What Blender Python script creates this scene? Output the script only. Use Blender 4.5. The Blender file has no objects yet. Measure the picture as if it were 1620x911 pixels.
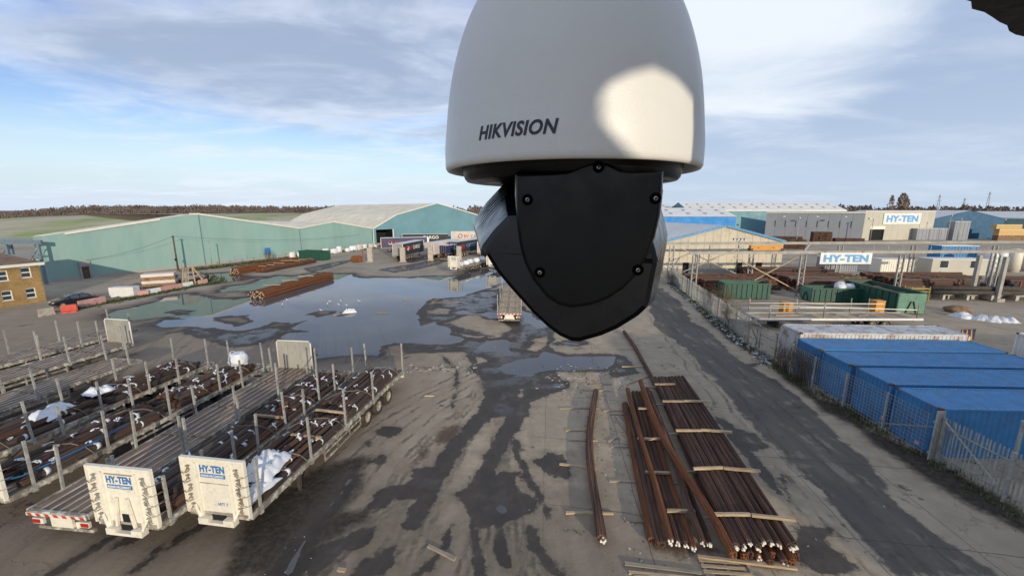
import bpy, bmesh, math, random
import numpy as np
from mathutils import Vector, Matrix, Euler
R = math.radians
random.seed(7)
scene = bpy.context.scene
COL = scene.collection

# ------------------------------------------------------------------ camera
cam_data = bpy.data.cameras.new("camera")
cam_data.sensor_width = 36.0
cam_data.lens = 640.0 / 1620.0 * 36.0
cam_data.clip_start = 0.01
cam_data.clip_end = 8000
camera = bpy.data.objects.new("camera", cam_data)
COL.objects.link(camera)
camera.location = (0, 0, 12)
camera.rotation_euler = (R(90) - math.atan(123.5 / 640.0), 0, 0)
scene.camera = camera

# ------------------------------------------------------------------ light
SUN_EL, SUN_AZ = 11.0, 23.5          # degrees; azimuth measured from straight behind the camera towards the right
sun_dir = Vector((math.sin(R(SUN_AZ)) * math.cos(R(SUN_EL)), -math.cos(R(SUN_AZ)) * math.cos(R(SUN_EL)), math.sin(R(SUN_EL))))
sd = bpy.data.lights.new("sun", 'SUN')
sd.energy = 2.85
sd.angle = R(0.55)
sd.color = (1.0, 0.885, 0.70)
sun = bpy.data.objects.new("sun", sd)
COL.objects.link(sun)
sun.rotation_euler = sun_dir.to_track_quat('Z', 'Y').to_euler()

world = bpy.data.worlds.new("World")
scene.world = world
world.use_nodes = True
wt = world.node_tree
wn, wl = wt.nodes, wt.links
wn.clear()
def WN(t, **k):
    n = wn.new(t)
    for a, b in k.items(): setattr(n, a, b)
    return n
def wmath(op, a, b=None, clamp=False):
    n = WN('ShaderNodeMath', operation=op, use_clamp=clamp)
    for i, v in enumerate((a, b)):
        if v is None: continue
        if isinstance(v, (int, float)): n.inputs[i].default_value = v
        else: wl.new(v, n.inputs[i])
    return n.outputs[0]
def wramp(fac, lo, hi):
    n = WN('ShaderNodeMapRange', interpolation_type='SMOOTHSTEP')
    wl.new(fac, n.inputs[0]); n.inputs[1].default_value = lo; n.inputs[2].default_value = hi
    return n.outputs[0]
def wmix(fac, a, b):
    n = WN('ShaderNodeMix', data_type='RGBA')
    if isinstance(fac, (int, float)): n.inputs[0].default_value = fac
    else: wl.new(fac, n.inputs[0])
    for i, v in ((6, a), (7, b)):
        if isinstance(v, tuple): n.inputs[i].default_value = (*v, 1)
        else: wl.new(v, n.inputs[i])
    return n.outputs[2]
def wnoise(vec, scale, detail=5, rough=.55, dist=0.0):
    n = WN('ShaderNodeTexNoise')
    wl.new(vec, n.inputs['Vector']); n.inputs['Scale'].default_value = scale
    n.inputs['Detail'].default_value = detail; n.inputs['Roughness'].default_value = rough; n.inputs['Distortion'].default_value = dist
    return n.outputs[0]
sky = WN('ShaderNodeTexSky', sky_type='NISHITA', sun_disc=False)
sky.sun_elevation = R(SUN_EL)
sky.sun_rotation = R(180 - SUN_AZ)
sky.air_density = 1.0; sky.dust_density = 0.6; sky.ozone_density = 2.0; sky.altitude = 0
tc = WN('ShaderNodeTexCoord')
sep = WN('ShaderNodeSeparateXYZ'); wl.new(tc.outputs['Generated'], sep.inputs[0])
zc = wmath('MAXIMUM', sep.outputs[2], 0.0)
den = wmath('ADD', zc, 0.10)
comb = WN('ShaderNodeCombineXYZ')
wl.new(wmath('DIVIDE', sep.outputs[0], den), comb.inputs[0])
wl.new(wmath('DIVIDE', sep.outputs[1], den), comb.inputs[1])
mp = WN('ShaderNodeMapping'); wl.new(comb.outputs[0], mp.inputs[0])
mp.inputs['Rotation'].default_value = (0, 0, R(-38)); mp.inputs['Scale'].default_value = (0.34, 0.52, 1); mp.inputs['Location'].default_value = (0.62, 0.35, 0)
CV = mp.outputs[0]
n_big = wnoise(CV, 0.9, 4, .5, .3)
n_mid = wnoise(CV, 2.4, 6, .58, .6)
n_fine = wnoise(CV, 6.5, 5, .6, .8)
# streaky white wisps
m1 = wramp(wmath('ADD', wmath('ADD', wmath('MULTIPLY', n_mid, .6), wmath('MULTIPLY', n_big, .3)), wmath('MULTIPLY', n_fine, .2)), 0.50, 0.72)
# broad grey bank over the left half, its lower edge falling towards the middle of the view
negx = wmath('MAXIMUM', wmath('MULTIPLY', sep.outputs[0], -1.0), 0.0)
edge = wmath('ADD', wmath('MULTIPLY', negx, .15), .078)
lift = wmath('ADD', wmath('SUBTRACT', sep.outputs[2], edge), wmath('MULTIPLY', wmath('SUBTRACT', n_mid, .5), .16))
bank = wmath('MULTIPLY', wramp(lift, -0.01, 0.06), wramp(sep.outputs[0], .34, -.06))
holes = wramp(wmath('ADD', n_big, wmath('MULTIPLY', wmath('SUBTRACT', n_mid, .5), .8)), .43, .56)
bank = wmath('MULTIPLY', bank, wmath('SUBTRACT', 1.0, wmath('MULTIPLY', holes, .92)))
# milky veil over the right-hand half
veil = wramp(wmath('ADD', sep.outputs[0], wmath('MULTIPLY', wmath('SUBTRACT', n_mid, .5), .5)), -0.12, 0.30)
# thin bright cloud high to the right of the dome
vn = WN('ShaderNodeVectorMath', operation='DOT_PRODUCT'); wl.new(tc.outputs['Generated'], vn.inputs[0]); vn.inputs[1].default_value = (.455, .815, .358)
glow = wramp(wmath('ADD', vn.outputs[1], wmath('MULTIPLY', wmath('SUBTRACT', n_mid, .5), .05)), .962, .998)
base = wmix(1.0, (0, 0, 0), sky.outputs[0])
hs = WN('ShaderNodeHueSaturation'); wl.new(base, hs.inputs['Color'])
hs.inputs['Saturation'].default_value = 1.22; hs.inputs['Value'].default_value = 1.08; hs.inputs['Hue'].default_value = .53
blue = hs.outputs[0]
CLOUD_LIT = (5.2, 5.75, 6.5)
CLOUD_GREY = (2.62, 3.12, 3.88)
VEIL = (2.85, 3.55, 4.75)
VEIL_LIT = (3.9, 4.45, 5.2)
c = wmix(wmath('MULTIPLY', veil, 0.85), blue, VEIL)
c = wmix(wmath('MULTIPLY', wmath('MULTIPLY', veil, m1), 0.55), c, VEIL_LIT)
hz = wramp(zc, 0.22, 0.0)
c = wmix(wmath('MULTIPLY', hz, wmath('SUBTRACT', 0.92, wmath('MULTIPLY', veil, .5))), c, (4.15, 4.85, 6.0))
c = wmix(wmath('MULTIPLY', m1, wmath('SUBTRACT', 0.78, wmath('MULTIPLY', veil, .70))), c, CLOUD_LIT)
greys = wmix(wramp(wmath('ADD', wmath('MULTIPLY', n_fine, .22), wmath('MULTIPLY', n_mid, .8)), .38, .62), CLOUD_GREY, (4.5, 4.9, 5.6))
c = wmix(wmath('MULTIPLY', bank, 0.80), c, greys)
c = wmix(wmath('MULTIPLY', glow, 0.9), c, (5.6, 6.0, 6.5))
bg = WN('ShaderNodeBackground'); wl.new(c, bg.inputs[0]); bg.inputs[1].default_value = 0.145
wo = WN('ShaderNodeOutputWorld'); wl.new(bg.outputs[0], wo.inputs[0])

# ------------------------------------------------------------------ view
scene.view_settings.view_transform = 'Standard'
scene.view_settings.look = 'None'
scene.view_settings.exposure = 0.16
scene.view_settings.gamma = 1.0
scene.cycles.max_bounces = 6
scene.cycles.diffuse_bounces = 3
scene.cycles.glossy_bounces = 3

# ------------------------------------------------------------------ helpers
class MB:
    def __init__(s): s.v = []; s.f = []; s.m = []; s.sm = []
    def add(s, vs, fs, mi=0, smooth=False):
        o = len(s.v); s.v += [tuple(p) for p in vs]
        for f in fs: s.f.append(tuple(i + o for i in f)); s.m.append(mi); s.sm.append(smooth)
        return s
    def box(s, c, d, rz=0, mi=0, rot=None):
        x, y, z = d[0] / 2, d[1] / 2, d[2] / 2
        vs = [Vector((a * x, b * y, g * z)) for g in (-1, 1) for b in (-1, 1) for a in (-1, 1)]
        if rot is not None: M = rot
        else: M = Matrix.Rotation(rz, 3, 'Z') if rz else None
        vs = [((M @ p) if M else p) + Vector(c) for p in vs]
        return s.add(vs, [(0, 2, 3, 1), (4, 5, 7, 6), (0, 1, 5, 4), (2, 6, 7, 3), (0, 4, 6, 2), (1, 3, 7, 5)], mi)
    def b2(s, x0, x1, y0, y1, z0, z1, mi=0):
        return s.box(((x0 + x1) / 2, (y0 + y1) / 2, (z0 + z1) / 2), (x1 - x0, y1 - y0, z1 - z0), 0, mi)
    def beam(s, p, q, w, h=None, mi=0, up=(0, 0, 1)):
        p, q = Vector(p), Vector(q); d = q - p; L = d.length
        if L < 1e-6: return s
        d.normalize(); u = Vector(up)
        if abs(d.dot(u)) > .98: u = Vector((1, 0, 0))
        a = d.cross(u).normalized(); b = a.cross(d).normalized()
        M = Matrix((a, d, b)).transposed()
        return s.box((p + q) / 2, (w, L, h or w), 0, mi, M)
    def tube(s, pts, r, n=6, mi=0, smooth=True, cap=True, prof=None):
        pts = [Vector(p) for p in pts]; rings = []
        up = Vector((0, 0, 1))
        for i, p in enumerate(pts):
            d = (pts[min(i + 1, len(pts) - 1)] - pts[max(i - 1, 0)]).normalized()
            u = up if abs(d.dot(up)) < .97 else Vector((1, 0, 0))
            a = d.cross(u).normalized(); b = a.cross(d)
            rr = r[i] if isinstance(r, (list, tuple)) else r
            ring = []
            for k in range(n):
                t = 2 * math.pi * k / n; q = rr * (prof[k] if prof else 1)
                ring.append(p + a * math.cos(t) * q + b * math.sin(t) * q)
            rings.append(ring)
        return s.loft(rings, mi, smooth, cap)
    def loft(s, rings, mi=0, smooth=True, cap=True, closed=True):
        n = len(rings[0]); vs = [p for r_ in rings for p in r_]; fs = []
        for i in range(len(rings) - 1):
            for k in range(n if closed else n - 1):
                k2 = (k + 1) % n
                fs.append((i * n + k, i * n + k2, (i + 1) * n + k2, (i + 1) * n + k))
        s.add(vs, fs, mi, smooth)
        if cap:
            o = len(s.v) - len(vs)
            s.f.append(tuple(o + k for k in reversed(range(n)))); s.m.append(mi); s.sm.append(False)
            s.f.append(tuple(o + (len(rings) - 1) * n + k for k in range(n))); s.m.append(mi); s.sm.append(False)
        return s
    def cyl(s, p, q, r, n=12, mi=0, smooth=True): return s.tube([p, q], r, n, mi, smooth)
    def lathe(s, prof, n=24, mi=0, c=(0, 0, 0), cap=True):
        rings = [[Vector((c[0] + r * math.cos(2 * math.pi * k / n), c[1] + r * math.sin(2 * math.pi * k / n), c[2] + z)) for k in range(n)] for r, z in prof]
        return s.loft(rings, mi, True, cap)
    def prism(s, poly, y0, y1, mi=0):
        """poly in (x,z), extruded along y"""
        n = len(poly)
        vs = [(x, y0, z) for x, z in poly] + [(x, y1, z) for x, z in poly]
        fs = [tuple(range(n)), tuple(reversed(range(n, 2 * n)))] + [(i, i + n, (i + 1) % n + n, (i + 1) % n) for i in range(n)]
        return s.add(vs, fs, mi)
    def slab(s, poly, z0, z1, mi=0):
        n = len(poly)
        vs = [(x, y, z0) for x, y in poly] + [(x, y, z1) for x, y in poly]
        fs = [tuple(reversed(range(n))), tuple(range(n, 2 * n))] + [(i, (i + 1) % n, (i + 1) % n + n, i + n) for i in range(n)]
        return s.add(vs, fs, mi)
    def mesh(s, name, mats):
        me = bpy.data.meshes.new(name)
        me.from_pydata(s.v, [], s.f)
        for m_ in (mats if isinstance(mats, (list, tuple)) else [mats]): me.materials.append(m_)
        me.polygons.foreach_set('material_index', s.m)
        me.polygons.foreach_set('use_smooth', s.sm)
        me.update()
        bm_ = bmesh.new(); bm_.from_mesh(me); bmesh.ops.recalc_face_normals(bm_, faces=bm_.faces); bm_.to_mesh(me); bm_.free()
        return me
    def build(s, name, mats, parent=None, **k): return put(name, s.mesh(name, mats), parent, **k)

def put(name, me, parent=None, loc=(0, 0, 0), rz=0.0, label=None, cat=None, group=None, kind=None, rot=None, sc=None):
    o = bpy.data.objects.new(name, me); COL.objects.link(o)
    o.location = loc
    o.rotation_euler = rot if rot is not None else (0, 0, rz)
    if sc is not None: o.scale = sc if isinstance(sc, tuple) else (sc, sc, sc)
    if parent is not None: o.parent = parent
    if label: o['label'] = label
    if cat: o['category'] = cat
    if group: o['group'] = group
    if kind: o['kind'] = kind
    return o
def thing(name, label, cat, loc=(0, 0, 0), rz=0.0, group=None):
    o = put(name, None, None, loc, rz, label, cat, group); o.empty_display_size = .3
    return o
def dup(root, loc, rz, label=None, group=None):
    r = root.copy(); COL.objects.link(r); r.location = loc; r.rotation_euler = (0, 0, rz)
    if label: r['label'] = label
    if group: r['group'] = group
    for ch in list(root.children):
        c_ = ch.copy(); COL.objects.link(c_); c_.parent = r
        for g in list(ch.children):
            d_ = g.copy(); COL.objects.link(d_); d_.parent = c_
    return r
ORD = ['first', 'second', 'third', 'fourth', 'fifth', 'sixth', 'seventh', 'eighth', 'ninth', 'tenth', 'eleventh', 'twelfth', 'thirteenth', 'fourteenth']

# ------------------------------------------------------------------ materials
def mat(name, col, rough=.6, metal=0.0, var=.18, scale=2.5, bump=0.0, bscale=60, dirt=None, dirt_amt=.5, dirt_scale=1.5, dirt_col=(.12, .09, .065), rand=.08, spec=.4, wave=None, wdir='X', wdepth=.02, stretch=None, coat=0.0, world=False):
    m = bpy.data.materials.new(name); m.use_nodes = True
    nt = m.node_tree; N, L = nt.nodes, nt.links
    b = N['Principled BSDF']; b.inputs['Metallic'].default_value = metal
    b.inputs['Specular IOR Level'].default_value = spec
    if coat: b.inputs['Coat Weight'].default_value = coat
    t = N.new('ShaderNodeTexCoord'); src = t.outputs['Object']
    if world:
        g = N.new('ShaderNodeNewGeometry'); src = g.outputs['Position']
    if stretch:
        mm = N.new('ShaderNodeMapping'); mm.inputs['Scale'].default_value = stretch; L.new(src, mm.inputs[0]); src = mm.outputs[0]
    oi = N.new('ShaderNodeObjectInfo')
    va = N.new('ShaderNodeVectorMath'); va.operation = 'ADD'
    cr = N.new('ShaderNodeCombineXYZ')
    mu = N.new('ShaderNodeMath'); mu.operation = 'MULTIPLY'; L.new(oi.outputs['Random'], mu.inputs[0]); mu.inputs[1].default_value = 37.0
    for i in range(3): L.new(mu.outputs[0], cr.inputs[i])
    L.new(src, va.inputs[0]); L.new(cr.outputs[0], va.inputs[1]); P_ = va.outputs[0]
    def noise(sc, det=5, ro=.6):
        n = N.new('ShaderNodeTexNoise'); n.inputs['Scale'].default_value = sc; n.inputs['Detail'].default_value = det; n.inputs['Roughness'].default_value = ro
        L.new(P_, n.inputs['Vector']); return n.outputs[0]
    def mix(f, a, c2):
        n = N.new('ShaderNodeMix'); n.data_type = 'RGBA'
        if isinstance(f, float): n.inputs[0].default_value = f
        else: L.new(f, n.inputs[0])
        for i, v in ((6, a), (7, c2)):
            if isinstance(v, tuple): n.inputs[i].default_value = (*v[:3], 1)
            else: L.new(v, n.inputs[i])
        return n.outputs[2]
    def ramp(f, lo, hi, a=0.0, c2=1.0):
        n = N.new('ShaderNodeMapRange'); n.interpolation_type = 'SMOOTHSTEP'; L.new(f, n.inputs[0])
        n.inputs[1].default_value = lo; n.inputs[2].default_value = hi; n.inputs[3].default_value = a; n.inputs[4].default_value = c2; return n.outputs[0]
    n1 = noise(scale, 6, .65)
    lo = tuple(max(0, x * (1 - var)) for x in col); hi = tuple(min(1, x * (1 + var)) for x in col)
    color = mix(ramp(n1, .3, .7), lo, hi)
    if rand:
        h = N.new('ShaderNodeHueSaturation'); L.new(color, h.inputs['Color'])
        mr = N.new('ShaderNodeMapRange'); L.new(oi.outputs['Random'], mr.inputs[0]); mr.inputs[3].default_value = 1 - rand; mr.inputs[4].default_value = 1 + rand
        L.new(mr.outputs[0], h.inputs['Value']); color = h.outputs[0]
    rfac = None
    if dirt:
        n2 = noise(dirt_scale, 8, .7)
        f = ramp(n2, .5 - .1 + (0.12 - dirt_amt * .25), .62 + (0.12 - dirt_amt * .25))
        fm = N.new('ShaderNodeMath'); fm.operation = 'MULTIPLY'; L.new(f, fm.inputs[0]); fm.inputs[1].default_value = dirt
        color = mix(fm.outputs[0], color, dirt_col); rfac = fm.outputs[0]
    L.new(color, b.inputs['Base Color'])
    L.new(ramp(noise(scale * 2.3, 4), .25, .75, max(.02, rough - .1), min(1, rough + .1)), b.inputs['Roughness'])
    hgt = None
    if wave:
        w = N.new('ShaderNodeTexWave'); w.bands_direction = wdir; w.inputs['Scale'].default_value = wave; w.wave_profile = 'SIN'
        L.new(src, w.inputs['Vector']); 
        bw = N.new('ShaderNodeBump'); bw.inputs['Distance'].default_value = wdepth; bw.inputs['Strength'].default_value = 1.0; L.new(w.outputs[1], bw.inputs['Height']); hgt = bw.outputs[0]
    if bump:
        bn = N.new('ShaderNodeBump'); bn.inputs['Strength'].default_value = 1.0; bn.inputs['Distance'].default_value = bump
        L.new(noise(bscale, 6, .65), bn.inputs['Height'])
        if hgt: L.new(hgt, bn.inputs['Normal'])
        hgt = bn.outputs[0]
    if hgt: L.new(hgt, b.inputs['Normal'])
    return m
RUSTC = (.16, .055, .02)
M = {}
M['cream'] = mat('cream_paint', (.82, .765, .64), .5, var=.05, scale=3, dirt=.45, dirt_amt=.10, dirt_scale=5.5, dirt_col=(.40, .29, .17), bump=.002, bscale=30)
M['rail'] = mat('worn_rail_paint', (.56, .52, .43), .6, var=.35, scale=5, dirt=.8, dirt_amt=.7, dirt_scale=3, dirt_col=(.13, .10, .075))
M['galv'] = mat('galvanised_steel', (.42, .41, .37), .55, metal=.35, var=.22, scale=6, dirt=.5, dirt_amt=.3, dirt_scale=5, dirt_col=(.16, .12, .08))
M['galvd'] = mat('weathered_galvanised', (.42, .41, .37), .6, metal=.25, var=.2, scale=8, dirt=.4, dirt_amt=.3)
M['chassis'] = mat('dark_chassis_steel', (.045, .04, .036), .7, var=.3, dirt=.5, dirt_amt=.5, dirt_col=(.11, .08, .055))
M['board'] = mat('deck_plywood', (.22, .145, .09), .75, var=.35, scale=2, stretch=(6, .5, 6), dirt=.6, dirt_amt=.4, dirt_scale=1.2, dirt_col=(.07, .045, .03), rand=.25)
M['boardp'] = mat('pale_deck_plywood', (.44, .31, .17), .75, var=.25, scale=2, stretch=(5, .5, 5), dirt=.4, dirt_amt=.3, dirt_col=(.13, .085, .05), rand=.2)
M['strip'] = mat('deck_steel_strip', (.58, .54, .48), .5, metal=.2, var=.3, scale=3, dirt=.6, dirt_amt=.5, dirt_col=(.16, .10, .07))
M['tyre'] = mat('tyre_rubber', (.022, .021, .02), .85, var=.3, dirt=.6, dirt_amt=.5, dirt_scale=4, dirt_col=(.09, .07, .05))
M['rim'] = mat('steel_rim', (.42, .37, .28), .55, metal=.2, var=.25, scale=8, dirt=.6, dirt_amt=.5, dirt_scale=9, dirt_col=(.14, .09, .05))
M['bar'] = mat('dark_rebar', (.075, .060, .052), .6, metal=.25, var=.5, scale=2, stretch=(9, .35, 9), dirt=.8, dirt_amt=.35, dirt_scale=.9, dirt_col=(.13, .055, .025), rand=.4, bump=.004, bscale=25)
M['barr'] = mat('brown_rebar', (.125, .062, .034), .65, metal=.15, var=.45, scale=2, stretch=(9, .35, 9), dirt=.8, dirt_amt=.3, dirt_scale=1, dirt_col=(.06, .038, .028), rand=.35, bump=.004, bscale=25)
M['rust'] = mat('rusted_bar', (.125, .062, .036), .8, var=.4, scale=2, stretch=(9, .3, 9), dirt=.75, dirt_amt=.45, dirt_scale=.8, dirt_col=(.055, .030, .021), rand=.25, bump=.005, bscale=22)
M['rusto'] = mat('orange_rusted_bar', (.20, .072, .024), .8, var=.35, scale=2, stretch=(9, .3, 9), dirt=.6, dirt_amt=.3, dirt_scale=.7, dirt_col=(.10, .038, .018), rand=.15, bump=.005, bscale=22)
M['rustflat'] = mat('rust_patch', (.075, .036, .022), .85, var=.4, scale=1.5)
M['whitetip'] = mat('white_marker_paint', (.80, .76, .66), .55, var=.1, scale=12, dirt=.6, dirt_amt=.15, dirt_scale=14, dirt_col=(.3, .16, .08))
M['tape'] = mat('white_tie_tape', (.78, .80, .82), .45, var=.08, scale=10, dirt=.3, dirt_amt=.2, dirt_scale=12, dirt_col=(.3, .25, .2))
M['sack'] = mat('white_woven_sack', (.74, .75, .76), .75, var=.08, scale=6, dirt=.4, dirt_amt=.25, dirt_scale=3, dirt_col=(.40, .42, .46), bump=.03, bscale=7)
M['timber'] = mat('weathered_timber', (.46, .34, .21), .8, var=.3, scale=3, stretch=(.6, 8, 8), dirt=.55, dirt_amt=.3, dirt_scale=2.5, dirt_col=(.17, .11, .065), rand=.22, bump=.004, bscale=20)
M['timberd'] = mat('grey_timber', (.29, .235, .17), .85, var=.3, scale=3, stretch=(.6, 8, 8), rand=.25, bump=.004, bscale=20)
M['blue'] = mat('blue_container_paint', (.056, .228, .46), .5, var=.10, scale=1.4, dirt=.5, dirt_amt=.25, dirt_scale=1.3, dirt_col=(.10, .135, .19), rand=.05, bump=.002, bscale=20)
M['greyc'] = mat('grey_container_paint', (.62, .61, .58), .55, var=.12, scale=1.5, dirt=.8, dirt_amt=.3, dirt_scale=1.2, dirt_col=(.26, .12, .06))
M['casting'] = mat('corner_casting', (.11, .07, .05), .7, var=.3)
M['teal'] = mat('teal_cladding', (.27, .43, .385), .55, var=.10, scale=.16, dirt=.6, dirt_amt=.35, dirt_scale=.35, dirt_col=(.33, .46, .41), stretch=(1, 1, .22), wave=3.2, wdepth=.02, rand=0)
M['tealb'] = mat('blue_teal_cladding', (.145, .295, .345), .55, var=.10, scale=.2, dirt=.25, dirt_amt=.2, dirt_scale=.2, dirt_col=(.14, .30, .35), wave=3.2, wdepth=.02, rand=0)
M['dkblue'] = mat('dark_blue_cladding', (.015, .095, .19), .55, var=.08, scale=.3, rand=0)
M['brightblue'] = mat('bright_blue_cladding', (.01, .22, .58), .55, var=.08, scale=.3, rand=0)
M['roof'] = mat('weathered_fibre_roof', (.88, .79, .62), .8, var=.12, scale=.25, dirt=.5, dirt_amt=.35, dirt_scale=.3, dirt_col=(.66, .56, .43), rand=0, wave=2.2, wdepth=.03, stretch=(1, 1, 1))
M['roofg'] = mat('grey_metal_roof', (.76, .74, .70), .6, var=.06, scale=.3, rand=0, wave=2.0, wdepth=.02)
M['trim'] = mat('white_eave_trim', (.72, .69, .60), .55, var=.06, scale=1)
M['trimblue'] = mat('blue_eave_trim', (.10, .28, .46), .55, var=.1, scale=1)
M['beige'] = mat('beige_cladding', (.58, .51, .39), .65, var=.1, scale=.6, dirt=.45, dirt_amt=.2, dirt_scale=.6, dirt_col=(.28, .22, .14), rand=.06)
M['creamclad'] = mat('cream_cladding', (.50, .465, .385), .6, var=.06, scale=.2, rand=.03)
M['greyclad'] = mat('grey_cladding', (.27, .28, .30), .6, var=.06, scale=.2, rand=.03)
M['dark'] = mat('dark_interior', (.012, .012, .013), .9, var=.2, rand=0)
M['brick'] = None
M['tile'] = mat('brown_roof_tile', (.17, .12, .088), .8, var=.25, scale=1.2, wave=3.6, wdir='Z', wdepth=.04)
M['upvc'] = mat('white_upvc', (.78, .77, .73), .4, var=.03)
M['glass'] = mat('dark_window_glass', (.035, .045, .05), .08, var=.3, scale=.8, spec=.8)
M['green'] = mat('green_skip_paint', (.018, .092, .062), .5, var=.15, scale=1.5, dirt=.45, dirt_amt=.25, dirt_scale=1.4, dirt_col=(.10, .06, .035))
M['lgreen'] = mat('pale_green_skip_paint', (.11, .25, .175), .55, var=.15, scale=1.5, dirt=.4, dirt_amt=.25, dirt_scale=2, dirt_col=(.13, .10, .06))
M['stanch'] = mat('red_oxide_stanchion', (.24, .065, .035), .7, var=.2, scale=3)
M['white'] = mat('white_paint', (.74, .73, .70), .5, var=.05, dirt=.35, dirt_amt=.2, dirt_col=(.38, .33, .27))
M['pinkw'] = mat('faded_white_panel', (.62, .53, .47), .5, var=.06, scale=.6, dirt=.35, dirt_amt=.3, dirt_scale=.8, dirt_col=(.42, .34, .29))
M['navy'] = mat('navy_curtain', (.025, .035, .085), .5, var=.15)
M['purple'] = mat('purple_curtain', (.035, .026, .085), .5, var=.15)
M['charcoal'] = mat('charcoal_curtain', (.035, .036, .038), .5, var=.12)
M['txtblue'] = mat('blue_print', (.04, .17, .40), .5, var=.08)
M['txtlblue'] = mat('light_blue_print', (.13, .36, .66), .5, var=.08)
M['txtwhite'] = mat('white_print', (.75, .75, .75), .5, var=.03)
M['txtred'] = mat('red_print', (.55, .04, .03), .5, var=.05)
M['txtgrey'] = mat('grey_print', (.17, .16, .16), .5, var=.05)
M['red'] = mat('red_barrier_plastic', (.55, .045, .022), .5, var=.12)
M['fadedred'] = mat('faded_red_barrier_plastic', (.56, .30, .26), .6, var=.15, scale=1.6)
M['orange'] = mat('orange_paint', (.62, .26, .03), .5, var=.1, dirt=.3, dirt_amt=.2)
M['concrete'] = mat('pillar_concrete', (.44, .39, .32), .85, var=.15, scale=1.2, dirt=.4, dirt_amt=.3, dirt_col=(.2, .16, .12), bump=.02, bscale=8)
M['bluesteel'] = mat('blue_grey_steel', (.15, .20, .235), .6, var=.12)
M['gantry'] = mat('pale_grey_steel', (.36, .345, .31), .55, metal=.1, var=.15, scale=.8, dirt=.45, dirt_amt=.3, dirt_scale=1, dirt_col=(.22, .18, .13))
M['pole'] = mat('wooden_pole', (.10, .07, .05), .85, var=.25)
M['wire'] = mat('black_cable', (.02, .02, .02), .6)
M['twig'] = mat('bare_twigs', (.135, .095, .06), .9, var=.3, scale=3)
M['twigd'] = mat('dark_bare_twigs', (.135, .105, .088), .9, var=.22, scale=.03, world=True)
M['poplar'] = mat('winter_poplar_twigs', (.20, .145, .11), .9, var=.3, scale=.3)
M['weed'] = mat('rough_grass_blades', (.085, .095, .035), .85, var=.5, scale=1.2, world=True, rand=0)
M['litter'] = mat('pale_litter', (.50, .52, .52), .6, var=.5, scale=3, world=True)
M['shell'] = mat('camera_white_shell', (.72, .70, .655), .33, var=.015, scale=3, bump=.00022, bscale=900, rand=0, spec=.5, dirt=.10, dirt_amt=.2, dirt_scale=14, dirt_col=(.5, .47, .40))
M['black'] = mat('camera_black_plastic', (.0035, .0037, .0042), .38, var=.1, scale=20, bump=.00004, bscale=1800, rand=0, spec=.30)
M['blackg'] = mat('camera_gloss_black', (.006, .007, .0095), .28, var=.1, scale=20, rand=0, spec=.55)
M['blackm'] = mat('camera_matt_black', (.0035, .0035, .004), .7, var=.1, scale=20, rand=0, spec=.10)
M['slot'] = mat('vent_black', (.001, .001, .001), .9, rand=0, spec=.1)
M['screw'] = mat('screw_steel', (.42, .41, .38), .3, metal=1.0, var=.2, scale=300, rand=0)
M['logo'] = mat('dark_grey_print', (.035, .04, .05), .5, var=.03, rand=0)
M['car'] = mat('black_car_paint', (.012, .016, .026), .18, var=.1, spec=.6, coat=.6)
M['lamp'] = mat('clear_lamp', (.6, .62, .62), .15, var=.05)
M['redlamp'] = mat('red_lamp', (.45, .02, .02), .3, var=.05)
M['bird'] = mat('gull_plumage', (.80, .80, .80), .7, var=.08, scale=8)
M['beak'] = mat('gull_wing_grey', (.35, .37, .40), .7)
M['yellow'] = mat('yellow_timber', (.62, .42, .18), .7, var=.12)
M['greenstraw'] = mat('olive_rack_paint', (.36, .28, .06), .6, var=.2)
M['strap'] = mat('grey_strap_webbing', (.22, .18, .13), .8, var=.3)
M['bluestrap'] = mat('blue_strap_webbing', (.02, .16, .36), .7, var=.2)
M['mesh'] = mat('dull_board_panel', (.36, .345, .30), .7, var=.15, scale=3, dirt=.4, dirt_amt=.3, dirt_col=(.16, .13, .09), bump=.004, bscale=40)
M['eave'] = mat('dark_painted_steel', (.022, .019, .017), .7, var=.3, scale=20, bump=.001, bscale=120)
M['debris'] = mat('brown_debris', (.24, .15, .085), .85, var=.4, scale=2)
M['wallgrey'] = mat('rendered_wall', (.35, .33, .30), .85, var=.1)
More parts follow.
